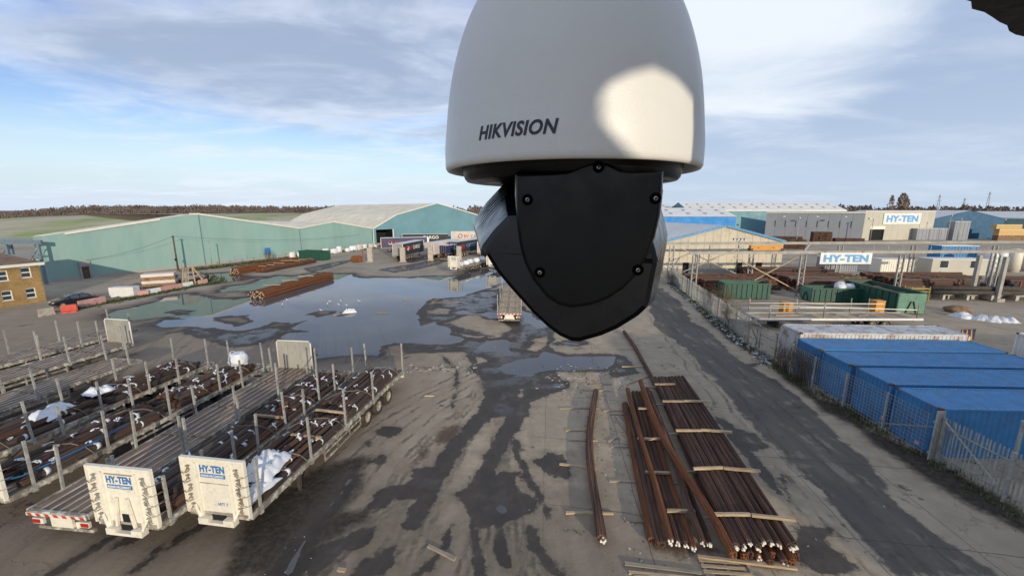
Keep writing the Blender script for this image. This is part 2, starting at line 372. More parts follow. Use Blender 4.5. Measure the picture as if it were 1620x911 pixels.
# ------------------------------------------------------------------ ground: outlines in metres
WATER_SHAPES=[[(-46.8,44.9),(-48.3,48.0),(-47.4,50.1),(-47.1,52.4),(-48.5,56.2),(-47.4,57.6),(-43.7,55.7),(-40.3,53.6),(-37.9,53.8),(-36.7,55.3),(-37.1,56.8),(-39.2,59.5),(-41.7,59.7),(-43.2,58.5),(-44.1,60.0),(-45.1,63.2),(-43.3,65.0),(-44.2,70.1),(-43.3,73.7),(-39.8,72.7),(-38.4,77.4),(-35.5,75.8),(-30.4,76.1),(-28.6,72.3),(-25.5,71.5),(-21.2,71.5),(-16.1,72.3),(-11.0,73.0),(-9.2,74.5),(-7.6,81.3),(-4.2,83.2),(-1.4,77.8),(-0.7,67.5),(-2.4,65.0),(-4.8,59.5),(-7.0,56.2),(-10.5,54.4),(-11.6,51.2),(-11.2,48.7),(-11.1,46.1),(-10.3,43.7),(-9.4,41.2),(-8.3,42.7),(-6.7,40.6),(-5.7,38.3),(-4.0,36.7),(-4.7,35.5),(-5.9,34.8),(-7.6,34.9),(-8.9,35.3),(-10.6,35.3),(-11.6,34.2),(-11.0,32.7),(-11.1,31.8),(-12.9,32.4),(-15.1,31.8),(-16.0,31.5),(-17.5,34.0),(-22.3,37.1),(-22.2,38.8),(-20.6,39.0),(-22.8,40.1),(-22.5,43.1),(-23.6,41.9),(-25.9,42.9),(-26.2,40.6),(-27.3,39.1),(-29.6,39.6),(-30.8,39.9),(-34.0,40.9),(-36.8,40.5),(-37.9,41.1),(-38.7,43.5),(-36.7,44.0),(-39.7,44.6),(-41.9,42.6)],
[(-53.0,68.1),(-58.6,74.5),(-57.2,76.1),(-55.1,77.8),(-49.4,73.0),(-45.6,72.3),(-47.6,68.1),(-48.9,65.6)],
[(-3.1,34.5),(-2.4,36.6),(-0.9,36.6),(-0.3,36.2),(-0.1,34.5),(0.5,32.9),(-0.1,32.5),(-1.4,33.3),(-2.7,33.3)],
[(-0.8,30.4),(-0.1,31.4),(1.8,31.8),(3.0,33.3),(3.9,32.9),(4.5,32.1),(6.3,32.1),(8.5,32.0),(8.3,30.4),(7.3,29.3),(5.6,29.2),(3.5,29.2),(2.0,28.6),(0.6,28.0),(-0.6,28.6),(-1.2,29.5)],
[(2.7,26.7),(3.7,26.7),(3.7,25.9),(3.2,25.4),(2.7,25.7)],
[(-6.5,47.5),(-5.7,48.3),(-4.9,46.4),(-4.0,46.0),(-2.6,46.8),(-1.4,46.4),(-1.1,43.7),(-2.5,43.7),(-4.0,45.3),(-6.2,46.0)],
[(1.2,47.9),(2.3,46.4),(3.3,43.0),(4.5,41.8),(2.9,40.1),(2.2,41.3),(1.3,42.4)],
[(4.1,34.9),(5.0,35.7),(6.6,35.7),(5.7,34.9)],
[(0.5,38.8),(1.5,39.1),(1.6,37.3),(0.7,37.3)],
[(-7.5,16.5),(-7.2,16.5),(-7.4,14.7),(-7.5,13.7),(-7.4,12.4),(-7.3,11.4),(-7.8,11.4),(-7.8,12.3),(-7.7,13.7),(-7.6,15.2)],
[(-0.8,14.5),(-0.7,14.8),(-0.4,14.9),(-0.1,14.6),(-0.2,14.3),(-0.5,14.2),(-0.7,14.3)]]
MUD_ISLANDS=[[(-33.9,44.3),(-32.5,44.9),(-30.9,45.5),(-28.5,43.2),(-28.8,41.1),(-31.0,42.1),(-32.9,43.2)],
[(-41.4,47.0),(-41.1,48.0),(-38.6,47.7),(-37.7,46.1),(-39.1,45.5),(-41.1,46.4)],
[(-23.9,46.1),(-23.4,47.4),(-21.3,47.4),(-21.3,45.8),(-22.4,44.6)],
[(-20.4,45.2),(-20.4,46.7),(-19.9,47.4),(-19.2,47.4),(-19.2,45.8),(-19.9,44.9)]]
WET_SHAPES=[[(-9.7,34.9),(-7.1,34.5),(-4.1,36.6),(-2.9,36.6),(-0.9,36.6),(-2.1,37.1),(-3.8,37.6),(-5.7,39.1),(-7.0,42.4),(-9.3,41.3),(-10.9,45.7),(-11.0,49.5),(-9.7,53.9),(-6.3,58.0),(-1.5,61.5),(-1.2,48.7),(1.6,49.5),(2.7,44.3),(4.7,40.7),(4.0,36.6),(3.2,34.5),(3.7,33.7),(4.5,31.8),(6.4,32.5),(8.8,31.8),(8.2,29.8),(5.8,29.2),(3.0,28.9),(3.9,27.0),(3.7,25.5),(1.9,24.1),(1.3,23.5),(0.9,22.0),(-1.9,22.0),(-1.7,23.3),(-2.0,26.4),(-2.4,28.0),(-3.4,29.2),(-3.2,30.4),(-4.0,33.3),(-5.9,32.9),(-9.1,32.5)],
[(-7.6,20.3),(-7.2,20.8),(-6.2,20.7),(-6.1,20.0),(-6.5,19.6),(-7.3,19.9)],
[(-7.9,19.2),(-7.6,19.4),(-7.2,19.2),(-7.4,18.8),(-7.8,19.0)],
[(-6.9,17.6),(-6.5,18.0),(-5.7,17.7),(-5.9,17.2),(-6.6,17.4)],
[(-2.4,15.3),(-1.8,15.9),(-1.3,16.3),(-0.3,17.1),(0.3,16.8),(0.2,16.1),(0.5,15.5),(1.1,15.0),(0.9,14.4),(0.1,13.9),(-0.7,13.7),(-1.1,13.3),(-1.7,13.7),(-2.0,14.7)],
[(1.1,17.8),(1.8,18.4),(2.6,18.3),(2.8,17.6),(2.6,16.3),(2.0,16.3),(1.4,16.8)],
[(-4.7,16.6),(-4.6,17.1),(-3.7,17.1),(-3.2,16.8),(-3.3,15.2),(-3.4,14.3),(-3.5,13.7),(-4.3,13.7),(-4.3,14.3),(-4.1,15.0),(-5.0,15.1),(-5.2,14.5),(-5.9,14.4),(-6.0,15.5),(-5.4,16.0),(-4.7,15.9)],
[(-7.0,11.7),(-7.0,12.5),(-6.4,12.9),(-5.7,13.4),(-5.3,13.5),(-5.3,12.7),(-5.9,12.2),(-6.1,11.8),(-6.4,11.4),(-6.9,11.4)],
[(-5.4,11.4),(-5.1,12.0),(-4.6,12.4),(-4.1,12.7),(-4.0,11.8),(-4.3,11.4)],
[(12.3,20.7),(13.3,20.0),(13.4,18.7),(12.1,18.4),(11.8,19.2)],
[(12.3,17.0),(12.6,16.5),(11.8,15.4),(11.1,13.7),(12.4,13.5),(11.7,13.0),(11.5,12.4),(11.9,11.6),(10.2,11.4),(9.8,12.2),(10.9,13.4)],
[(11.9,22.0),(12.5,21.3),(12.3,19.2),(12.0,17.0),(11.6,15.2),(11.2,15.4),(11.4,17.4)],
[(8.0,32.6),(9.4,31.8),(9.6,28.7),(7.3,27.6)],
[(17.6,30.2),(19.9,30.5),(18.4,29.5)],
[(-13.7,13.3),(-13.9,13.1),(-13.7,12.7),(-14.5,12.3),(-14.5,12.7),(-14.2,13.2)],
[(-34.4,37.9),(-33.1,40.6),(-29.4,39.2),(-27.1,38.8),(-26.2,40.6),(-22.6,41.6),(-22.3,37.1),(-22.9,34.8),(-24.6,34.0),(-27.0,35.1),(-30.1,36.7),(-33.0,38.8)],
[(-47.9,58.5),(-40.6,54.0),(-37.0,56.6),(-36.9,54.4),(-40.3,53.6),(-45.1,56.2)],
[(-43.3,83.2),(-40.5,96.5),(-38.7,102.0),(-37.6,89.4),(-39.0,77.8)],
[(-27.3,81.3),(-22.8,89.4),(-18.7,99.2),(-15.0,96.5),(-18.5,83.2),(-22.5,77.8)],
[(-27.8,96.5),(-25.3,102.0),(-20.9,111.3),(-19.2,102.0),(-23.4,91.6)]]
DRY_SHAPES=[[(-7.0,42.4),(-5.3,45.0),(-4.0,45.7),(-2.5,43.7),(-1.0,41.8),(-0.3,40.1),(-0.7,38.1),(-1.2,36.6),(-1.8,37.6),(-2.4,37.6),(-4.1,39.6),(-6.0,41.3)],
[(1.5,33.3),(2.2,36.6),(3.5,37.3),(3.1,34.5),(2.3,32.9)],
[(-10.3,47.1),(-9.4,48.3),(-7.6,48.3),(-7.4,45.7),(-9.7,45.7)],
[(-3.0,32.1),(-2.3,31.8),(-1.6,30.6),(-2.5,30.6)],
[(0.7,25.6),(0.9,25.7),(0.8,24.5),(0.7,24.5)],
[(2.4,27.5),(2.7,27.8),(2.7,27.2)]]
EARTH_SHAPES=[[(-10.4,14.3),(-10.0,15.3),(-9.4,16.3),(-9.2,16.8),(-8.3,17.6),(-7.4,18.1),(-7.0,17.8),(-7.1,16.8),(-6.8,16.3),(-6.9,15.1),(-7.0,14.2),(-5.7,14.3),(-5.7,13.9),(-6.2,13.4),(-6.6,12.9),(-7.0,12.6),(-7.0,11.8),(-7.0,11.4),(-8.7,11.4),(-9.3,11.2),(-10.1,13.1)],
[(23.2,50.7),(22.9,42.8),(21.5,34.9),(21.1,30.8),(20.6,27.3),(19.6,24.3),(21.2,22.5),(19.7,20.5),(20.1,19.1),(20.6,18.3),(20.5,16.3),(20.4,14.1),(19.4,13.3),(18.9,14.8),(18.7,16.1),(19.0,17.5),(18.8,18.4),(19.6,20.7),(18.8,22.7),(19.4,25.6),(20.3,29.6),(20.4,34.9),(21.0,41.1)]]
RUST_SHAPES=[[(-3.8,20.5),(-2.9,21.2),(-2.6,20.3),(-2.9,19.2),(-3.8,19.0),(-4.3,19.3)],
[(-4.8,19.0),(-4.2,19.2),(-4.2,17.9),(-4.6,17.5)],
[(5.1,13.1),(7.6,12.7),(7.7,12.2),(10.1,12.3),(9.1,11.9),(6.5,12.2),(5.0,12.5)]]
ROAD_SHAPES=[[(19.4,61.7),(17.5,51.5),(14.8,39.5),(15.2,34.1),(14.5,28.1),(14.0,23.9),(13.6,20.7),(13.5,18.4),(13.3,15.7),(13.2,14.3),(13.0,13.0),(12.8,11.4),(16.3,11.4),(15.9,13.0),(16.0,15.0),(17.0,17.0),(17.6,19.8),(18.3,22.7),(18.7,27.1),(18.4,31.2),(19.6,37.5),(19.9,42.8),(21.8,51.5),(23.6,61.7)]]
WHEEL_TRACKS=[[(-6.1,32.5,0.14),(-5.0,30.4,0.13),(-4.2,27.8,0.12),(-3.7,25.5,0.11),(-3.6,22.9,0.10)],
[(-1.1,25.3,0.60),(-1.7,22.1,0.53),(-2.6,19.5,0.47),(-3.3,17.0,0.42),(-3.6,15.9,0.39),(-3.8,14.7,0.37),(-3.9,13.7,0.35)],
[(0.8,25.3,0.60),(-0.0,21.2,0.51),(-0.8,18.6,0.45),(-1.3,16.8,0.41),(-1.6,15.2,0.38)],
[(0.1,19.3,0.18),(0.6,16.8,0.16),(1.2,15.2,0.14),(1.5,14.1,0.13)],
[(-1.5,14.1,0.20),(-1.4,12.8,0.19),(-1.0,11.4,0.17)],
[(-1.3,17.1,0.22),(-0.4,15.2,0.20),(-0.5,13.1,0.17),(-0.2,11.9,0.16)],
[(-2.2,13.8,0.13),(-2.6,12.3,0.12),(-3.1,11.4,0.11)],
[(-2.8,17.9,0.08),(-3.5,14.7,0.07)],
[(0.7,13.5,0.23),(1.0,12.3,0.21),(1.6,11.4,0.20)],
[(-14.8,13.4,0.14),(-14.9,12.6,0.13),(-15.3,12.1,0.13),(-15.4,11.5,0.12)],
[(-11.9,13.8,0.15),(-12.0,13.2,0.15),(-12.3,12.8,0.14)],
[(-12.7,12.4,0.14),(-12.6,12.0,0.14),(-12.8,11.6,0.13)]]
def vnoise(x, y, seed=0):
    xi = np.floor(x).astype(np.int64); yi = np.floor(y).astype(np.int64); xf = x - xi; yf = y - yi
    def h(a, b):
        n = (a * 374761393 + b * 668265263 + seed * 974711) & 0x7fffffff
        n = ((n ^ (n >> 13)) * 1274126177) & 0x7fffffff
        return ((n ^ (n >> 16)) & 0xffff) / 65535.0
    u = xf * xf * (3 - 2 * xf); v = yf * yf * (3 - 2 * yf)
    return (h(xi, yi) * (1 - u) + h(xi + 1, yi) * u) * (1 - v) + (h(xi, yi + 1) * (1 - u) + h(xi + 1, yi + 1) * u) * v
def fbm(x, y, sc, octs=4, seed=0, rough=.55):
    t = 0; a = 1; n = 0
    for o in range(octs):
        t = t + a * (vnoise(x * sc, y * sc, seed + o * 17) - .5); n += a; a *= rough; sc *= 2.03
    return t / n * 2
def sdf_poly(px, py, poly):
    d = np.full(px.shape, 1e9); s = np.ones(px.shape)
    n = len(poly)
    for i in range(n):
        ax, ay = poly[i]; bx, by = poly[i - 1]
        ex, ey = bx - ax, by - ay
        L2 = ex * ex + ey * ey
        if L2 < 1e-9: continue
        wx, wy = px - ax, py - ay
        t = np.clip((wx * ex + wy * ey) / L2, 0, 1)
        d = np.minimum(d, (wx - ex * t) ** 2 + (wy - ey * t) ** 2)
        c1 = py >= ay; c2 = py < by; c3 = ex * wy > ey * wx
        flip = (c1 & c2 & c3) | (~c1 & ~c2 & ~c3)
        s = np.where(flip, -s, s)
    return s * np.sqrt(d)
def sdf_union(px, py, polys, far=6.0):
    out = np.full(px.shape, far)
    for p in polys:
        a = np.array(p); x0, y0 = a.min(0) - far; x1, y1 = a.max(0) + far
        k = (px > x0) & (px < x1) & (py > y0) & (py < y1)
        if k.any(): out[k] = np.minimum(out[k], sdf_poly(px[k], py[k], p))
    return out
def sdf_tracks(px, py, tracks, far=6.0):
    out = np.full(px.shape, far)
    for tr in tracks:
        for (ax, ay, ra), (bx, by, rb) in zip(tr, tr[1:]):
            k = (px > min(ax, bx) - far) & (px < max(ax, bx) + far) & (py > min(ay, by) - far) & (py < max(ay, by) + far)
            wx, wy = px[k] - ax, py[k] - ay; ex, ey = bx - ax, by - ay
            t = np.clip((wx * ex + wy * ey) / (ex * ex + ey * ey), 0, 1)
            out[k] = np.minimum(out[k], np.hypot(wx - ex * t, wy - ey * t) - (ra + (rb - ra) * t))
    return out
def axis(spec):
    o = []
    for a, b, st in spec: o += list(np.arange(a, b, st))
    return np.array(o + [spec[-1][1]])
gx = axis([(-4000, -1000, 500), (-1000, -200, 80), (-200, -90, 8), (-90, -40, .45), (-40, -24, .25), (-24, 24, .15), (24, 34, .3), (34, 80, 1.5), (80, 200, 10), (200, 1000, 80), (1000, 4000, 500)])
gy = axis([(-300, -20, 20), (-20, 6, 1.5), (6, 32, .14), (32, 45, .2), (45, 70, .35), (70, 112, .7), (112, 200, 6), (200, 600, 40), (600, 6000, 600)])
GX, GY = np.meshgrid(gx, gy)
px_, py_ = GX.ravel(), GY.ravel()
# natural, uneven edges: the outlines are warped by noise that grows with the size of the puddle field
wa = np.clip((py_ - 8) / 60, .12, .8)
wx_ = px_ + fbm(px_, py_, .45, 4, 1) * wa + fbm(px_, py_, 2.2, 2, 3) * .12
wy_ = py_ + fbm(px_, py_, .45, 4, 2) * wa * 1.4 + fbm(px_, py_, 2.2, 2, 4) * .12
sw = np.maximum(sdf_union(wx_, wy_, WATER_SHAPES), -sdf_union(wx_, wy_, MUD_ISLANDS))
swet = np.minimum(sdf_union(wx_, wy_, WET_SHAPES), sdf_tracks(wx_, wy_, WHEEL_TRACKS))
swet = np.maximum(swet, -sdf_union(wx_, wy_, DRY_SHAPES))
swet = np.minimum(swet, sw - (.28 + .5 * np.clip((py_ - 25) / 40, 0, 1)))
searth = sdf_union(wx_, wy_, EARTH_SHAPES); srust = sdf_union(wx_, wy_, RUST_SHAPES); sroad = sdf_union(wx_, wy_, ROAD_SHAPES)
hz_ = np.clip(sw * .10, -.16, .05) + fbm(px_, py_, .25, 3, 9) * .012 + .012
hz_ = np.where(sw > 0, np.maximum(hz_, .002), hz_)
nx, ny = len(gx), len(gy)
gm = bpy.data.meshes.new('ground')
gm.vertices.add(nx * ny); gm.vertices.foreach_set('co', np.stack([px_, py_, hz_], 1).astype(np.float32).ravel())
ii = (np.arange(ny - 1)[:, None] * nx + np.arange(nx - 1)[None, :]).ravel()
quads = np.stack([ii, ii + 1, ii + nx + 1, ii + nx], 1).astype(np.int32)
gm.loops.add(quads.size); gm.loops.foreach_set('vertex_index', quads.ravel())
gm.polygons.add(len(quads)); gm.polygons.foreach_set('loop_start', np.arange(len(quads), dtype=np.int32) * 4)
gm.polygons.foreach_set('use_smooth', np.ones(len(quads), dtype=bool))
gm.update(); gm.validate()
rt_ = random.Random(12); LANES = []
for k in range(9):
    ex = -8.5 + k * 1.25 + rt_.uniform(-.5, .5); sx_ = -1.4 + rt_.uniform(-1.6, 2.2); bend_ = rt_.uniform(-1.6, 1.2)
    for off in (0, rt_.uniform(.35, .5)):
        LANES.append([(sx_ + (ex - sx_) * (t / 12) ** 1.5 + bend_ * math.sin(math.pi * t / 12) + off * (.4 + .6 * t / 12), 29.5 - 21.5 * t / 12, .09) for t in range(13)])
for k in range(6):
    x0_ = -3 + k * .9; LANES.append([(x0_ - 3.2 * math.sin(t / 12 * 2.0) - t * .35, 29.5 - t * 1.15, .11) for t in range(13)])
for k in range(5):
    o_ = -2.3 + k * .95 + rt_.uniform(-.15, .15); LANES.append([(13.6 + o_ + .125 * (y - 12) + .15 * math.sin(y * .22 + k), y, .10) for y in range(8, 60, 4)])
strk = sdf_tracks(wx_, wy_, LANES)
for nm, arr in (('track', strk), ('wet', swet), ('earth', searth), ('rust', srust), ('asphalt', sroad), ('water', sw)):
    at_ = gm.attributes.new(nm, 'FLOAT', 'POINT'); at_.data.foreach_set('value', np.clip(arr, -6, 6).astype(np.float32))

def ground_material():
    m = bpy.data.materials.new('yard_ground'); m.use_nodes = True
    nt = m.node_tree; N, L = nt.nodes, nt.links; b = N['Principled BSDF']
    g = N.new('ShaderNodeNewGeometry'); P_ = g.outputs['Position']
    def noise(sc, det=6, ro=.62, dist=0, vec=None):
        n = N.new('ShaderNodeTexNoise'); n.inputs['Scale'].default_value = sc; n.inputs['Detail'].default_value = det
        n.inputs['Roughness'].default_value = ro; n.inputs['Distortion'].default_value = dist; L.new(vec or P_, n.inputs['Vector']); return n.outputs[0]
    def ma(op, a, b_, clamp=False):
        n = N.new('ShaderNodeMath'); n.operation = op; n.use_clamp = clamp
        for i, v in enumerate((a, b_)):
            if isinstance(v, (int, float)): n.inputs[i].default_value = v
            else: L.new(v, n.inputs[i])
        return n.outputs[0]
    def ramp(f, lo, hi, a=0.0, c=1.0):
        n = N.new('ShaderNodeMapRange'); n.interpolation_type = 'SMOOTHSTEP'; L.new(f, n.inputs[0])
        for i, v in enumerate((lo, hi, a, c)): n.inputs[i + 1].default_value = v
        return n.outputs[0]
    def mix(f, a, c):
        n = N.new('ShaderNodeMix'); n.data_type = 'RGBA'
        if isinstance(f, float): n.inputs[0].default_value = f
        else: L.new(f, n.inputs[0])
        for i, v in ((6, a), (7, c)):
            if isinstance(v, tuple): n.inputs[i].default_value = (*v, 1)
            else: L.new(v, n.inputs[i])
        return n.outputs[2]
    def attr(nm):
        n = N.new('ShaderNodeAttribute'); n.attribute_name = nm; return n.outputs['Fac']
    st = N.new('ShaderNodeMapping'); st.inputs['Rotation'].default_value = (0, 0, R(-8)); st.inputs['Scale'].default_value = (1.0, .22, 1); L.new(P_, st.inputs[0])
    nb, nm_, nf = noise(.13, 4), noise(.7, 8, .68), noise(5, 8, .7)
    nstr = noise(.8, 7, .65, .4, st.outputs[0])
    edge = ma('ADD', ma('ADD', ma('MULTIPLY', ma('SUBTRACT', nm_, .5), .9), ma('MULTIPLY', ma('SUBTRACT', nf, .5), .45)), ma('MULTIPLY', ma('SUBTRACT', nstr, .5), .35))
    trk = ramp(ma('ADD', attr('track'), ma('MULTIPLY', ma('SUBTRACT', nf, .5), .22)), .05, -.06)
    ngr = noise(38, 3, .7)
    dry = mix(ramp(nm_, .3, .7), (.350, .275, .188), (.485, .387, .268))
    dry = mix(ramp(nstr, .52, .72, 0, .55), dry, (.215, .168, .12))
    dry = mix(ramp(nb, .4, .62, 0, .5), dry, (.345, .285, .21))
    # left of the loading lane the surface is browner, trodden dirt
    sx = N.new('ShaderNodeSeparateXYZ'); L.new(P_, sx.inputs[0])
    dirtf = ramp(ma('ADD', sx.outputs[0], ma('MULTIPLY', ma('SUBTRACT', nb, .5), 10)), -2, -11)
    dry = mix(ma('MULTIPLY', dirtf, .75), dry, (.25, .192, .14))
    sfar = ramp(ma('ADD', sx.outputs[1], ma('MULTIPLY', ma('SUBTRACT', nm_, .5), 30)), 34, 58)
    dry = mix(ma('MULTIPLY', sfar, .7), dry, mix(ramp(nb, .35, .6), (.30, .245, .18), (.46, .385, .29)))
    nearf = ramp(ma('ADD', sx.outputs[1], ma('MULTIPLY', ma('SUBTRACT', nm_, .5), 9)), 20, 12.5)  # darker near ground: dirt, plus lens vignetting put into the colour
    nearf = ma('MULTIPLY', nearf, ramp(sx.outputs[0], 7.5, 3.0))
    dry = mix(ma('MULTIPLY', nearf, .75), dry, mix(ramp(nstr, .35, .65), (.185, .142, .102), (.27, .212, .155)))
    mudf = ma('MULTIPLY', ramp(attr('water'), 3.2, .4), ramp(ma('ADD', sx.outputs[0], ma('MULTIPLY', ma('SUBTRACT', nm_, .5), 6)), -6, -12))
    dry = mix(ma('MULTIPLY', mudf, .8), dry, mix(ramp(nm_, .35, .65), (.105, .080, .062), (.175, .135, .10)))
    # slab joints and hairline cracks
    rot = N.new('ShaderNodeMapping'); rot.inputs['Rotation'].default_value = (0, 0, R(7)); rot.inputs['Scale'].default_value = (.26, .2, 1); L.new(P_, rot.inputs[0])
    bt = N.new('ShaderNodeTexBrick'); bt.inputs['Scale'].default_value = 1.0; bt.inputs['Mortar Size'].default_value = .006; bt.inputs['Mortar Smooth'].default_value = .2; bt.offset = 0
    bt.inputs['Brick Width'].default_value = 1.0; bt.inputs['Row Height'].default_value = 1.0
    wv = N.new('ShaderNodeVectorMath'); wv.operation = 'ADD'; L.new(rot.outputs[0], wv.inputs[0])
    nv = N.new('ShaderNodeTexNoise'); nv.inputs['Scale'].default_value = 1.2; nv.inputs['Detail'].default_value = 6; L.new(P_, nv.inputs['Vector'])
    sc_ = N.new('ShaderNodeVectorMath'); sc_.operation = 'SCALE'; sc_.inputs['Scale'].default_value = .05; L.new(nv.outputs['Color'], sc_.inputs[0]); L.new(sc_.outputs[0], wv.inputs[1])
    L.new(wv.outputs[0], bt.inputs['Vector'])
    vor = N.new('ShaderNodeTexVoronoi'); vor.feature = 'DISTANCE_TO_EDGE'; vor.inputs['Scale'].default_value = .35
    wv2 = N.new('ShaderNodeVectorMath'); wv2.operation = 'ADD'; L.new(P_, wv2.inputs[0])
    s2 = N.new('ShaderNodeVectorMath'); s2.operation = 'SCALE'; s2.inputs['Scale'].default_value = 1.6; L.new(nv.outputs['Color'], s2.inputs[0]); L.new(s2.outputs[0], wv2.inputs[1]); L.new(wv2.outputs[0], vor.inputs['Vector'])
    crack = ma('MULTIPLY', ramp(vor.outputs['Distance'], .012, .003), ma('MULTIPLY', ramp(nb, .48, .58), .55))
    joint = ma('MULTIPLY', bt.outputs['Fac'], ramp(sx.outputs[0], -1, 4))
    # asphalt lane
    fa = ramp(ma('ADD', attr('asphalt'), ma('MULTIPLY', edge, 1.1)), .12, -.12)
    asph = mix(ramp(nstr, .3, .7), (.098, .081, .067), (.150, .123, .097))
    asph = mix(ramp(ma('ADD', ma('MULTIPLY', nm_, .6), ma('MULTIPLY', nstr, .4)), .53, .62, 0, .75), asph, (.27, .228, .175))
    col = mix(fa, dry, asph)
    col = mix(ma('MULTIPLY', ma('MAXIMUM', crack, joint), .6), col, (.07, .055, .045))
    # rust and oil
    fr = ramp(ma('ADD', attr('rust'), ma('MULTIPLY', edge, 1.6)), .2, -.35)
    col = mix(ma('MULTIPLY', fr, .8), col, (.085, .038, .022))
    col = mix(ramp(noise(.55, 9, .72), .66, .72, 0, .7), col, (.09, .065, .05))
    fe = ramp(ma('ADD', attr('earth'), ma('MULTIPLY', edge, 1.0)), .5, -.25)
    col = mix(fe, col, mix(ramp(nf, .35, .7), (.032, .024, .017), (.085, .064, .045)))
    # damp and soaked surface
    damp = ramp(ma('ADD', attr('wet'), ma('MULTIPLY', edge, 1.4)), .55, -.1)
    col = mix(ma('MULTIPLY', damp, .30), col, (.095, .075, .056))
    spot = ramp(ma('ADD', noise(.42, 9, .74), ma('MULTIPLY', ma('SUBTRACT', nf, .5), .10)), .615, .64)
    fw = ma('MAXIMUM', ramp(ma('ADD', attr('wet'), ma('MULTIPLY', edge, 1.0)), .06, -.06), ma('MULTIPLY', spot, .85))
    wetc = mix(ramp(nm_, .35, .65), (.040, .031, .024), (.070, .055, .042))
    col = mix(ma('MULTIPLY', fw, .92), col, wetc)
    trkf = ma('MULTIPLY', trk, ramp(nm_, .40, .62, .0, .7))
    col = mix(trkf, col, (.060, .047, .037))
    # grit
    col = mix(ramp(ngr, .64, .74, 0, .45), col, (.34, .30, .25))
    col = mix(ramp(noise(21, 3, .7), .66, .74, 0, .5), col, (.06, .045, .035))
    L.new(col, b.inputs['Base Color'])
    film = ma('MULTIPLY', fw, ramp(ma('ADD', nm_, ma('MULTIPLY', ramp(attr('wet'), 0, -1.6), .22)), .58, .74))
    rough = ma('SUBTRACT', .92, ma('ADD', ma('MULTIPLY', fw, .26), ma('MULTIPLY', film, .40)))
    rough = ma('SUBTRACT', rough, ma('MULTIPLY', fa, .14))
    L.new(rough, b.inputs['Roughness'])
    b.inputs['Specular IOR Level'].default_value = .4
    bn = N.new('ShaderNodeBump'); bn.inputs['Distance'].default_value = .03
    L.new(ma('SUBTRACT', 1.0, ma('MULTIPLY', film, .92)), bn.inputs['Strength'])
    L.new(ma('ADD', ma('MULTIPLY', nf, 1.0), ma('MULTIPLY', noise(60, 4, .7), .35)), bn.inputs['Height'])
    L.new(bn.outputs[0], b.inputs['Normal'])
    return m
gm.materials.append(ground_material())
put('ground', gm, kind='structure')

# standing water: a level sheet that the dips of the ground sink below
def water_material():
    m = bpy.data.materials.new('still_water'); m.use_nodes = True
    nt = m.node_tree; N, L = nt.nodes, nt.links; b = N['Principled BSDF']
    b.inputs['Base Color'].default_value = (.115, .112, .108, 1); b.inputs['Roughness'].default_value = .03; b.inputs['IOR'].default_value = 1.38
    g = N.new('ShaderNodeNewGeometry')
    mp_ = N.new('ShaderNodeMapping'); mp_.inputs['Scale'].default_value = (.6, 1.6, 1); L.new(g.outputs['Position'], mp_.inputs[0])
    n = N.new('ShaderNodeTexNoise'); n.inputs['Scale'].default_value = .9; n.inputs['Detail'].default_value = 3; L.new(mp_.outputs[0], n.inputs['Vector'])
    bn = N.new('ShaderNodeBump'); bn.inputs['Distance'].default_value = .004; bn.inputs['Strength'].default_value = .25; L.new(n.outputs[0], bn.inputs['Height']); L.new(bn.outputs[0], b.inputs['Normal'])
    return m
M['water'] = water_material()
put('water', MB().add([(-75, 9, 0), (12, 9, 0), (12, 104, 0), (-75, 104, 0)], [(0, 1, 2, 3)]).mesh('water', M['water']), kind='structure')

# ------------------------------------------------------------------ far land
def hill_mesh(name, x0, x1, y0, y1, nx_, ny_, fn, m_, kind='structure'):
    xs = np.linspace(x0, x1, nx_); ys = np.linspace(y0, y1, ny_)
    b = MB(); vs = [(x, y, fn(x, y)) for y in ys for x in xs]
    fs = [(j * nx_ + i, j * nx_ + i + 1, (j + 1) * nx_ + i + 1, (j + 1) * nx_ + i) for j in range(ny_ - 1) for i in range(nx_ - 1)]
    b.add(vs, fs, 0, True); return b.build(name, m_, kind=kind)
def sstep(a, b, t): t = min(1, max(0, (t - a) / (b - a))); return t * t * (3 - 2 * t)
def n2(x, y, s, seed=0): return float(fbm(np.array([x], float), np.array([y], float), s, 3, seed)[0])
def grass_h(x, y):
    h = 9.6 * sstep(125, 262, y + .12 * (x + 200)) * sstep(-60, -150, x) * (1 - .5 * sstep(-230, -420, x)) - .4
    return h + n2(x, y, .03, 5) * .5
M['grass'] = mat('rough_winter_grass', (.25, .33, .085), .9, var=.25, scale=.05, dirt=.95, dirt_amt=.55, dirt_scale=.018, dirt_col=(.52, .44, .33), rand=0, world=True, bump=.2, bscale=1.5)
hill_mesh('grass_hill', -520, -50, 110, 330, 60, 34, grass_h, M['grass'])
def wood_h(x, y):
    a = sstep(-520, -400, x) * (1 - .12 * sstep(-300, -150, x)) * (1 - sstep(-140, -40, x) * .4)
    return (12.0 * a * sstep(285, 400, y) + n2(x, y, .02, 8) * .9) - .5
M['woodfloor'] = mat('woodland_floor', (.17, .13, .105), .95, var=.3, scale=.06, world=True, rand=0)
hill_mesh('wooded_hill', -700, 10, 280, 470, 60, 16, wood_h, M['woodfloor'])
def far_h(x, y): return 9.5 * sstep(640, 800, y) + n2(x, y, .006, 3) * 3 - .5
hill_mesh('far_ridge', -1100, 1500, 620, 900, 90, 8, far_h, M['woodfloor'])

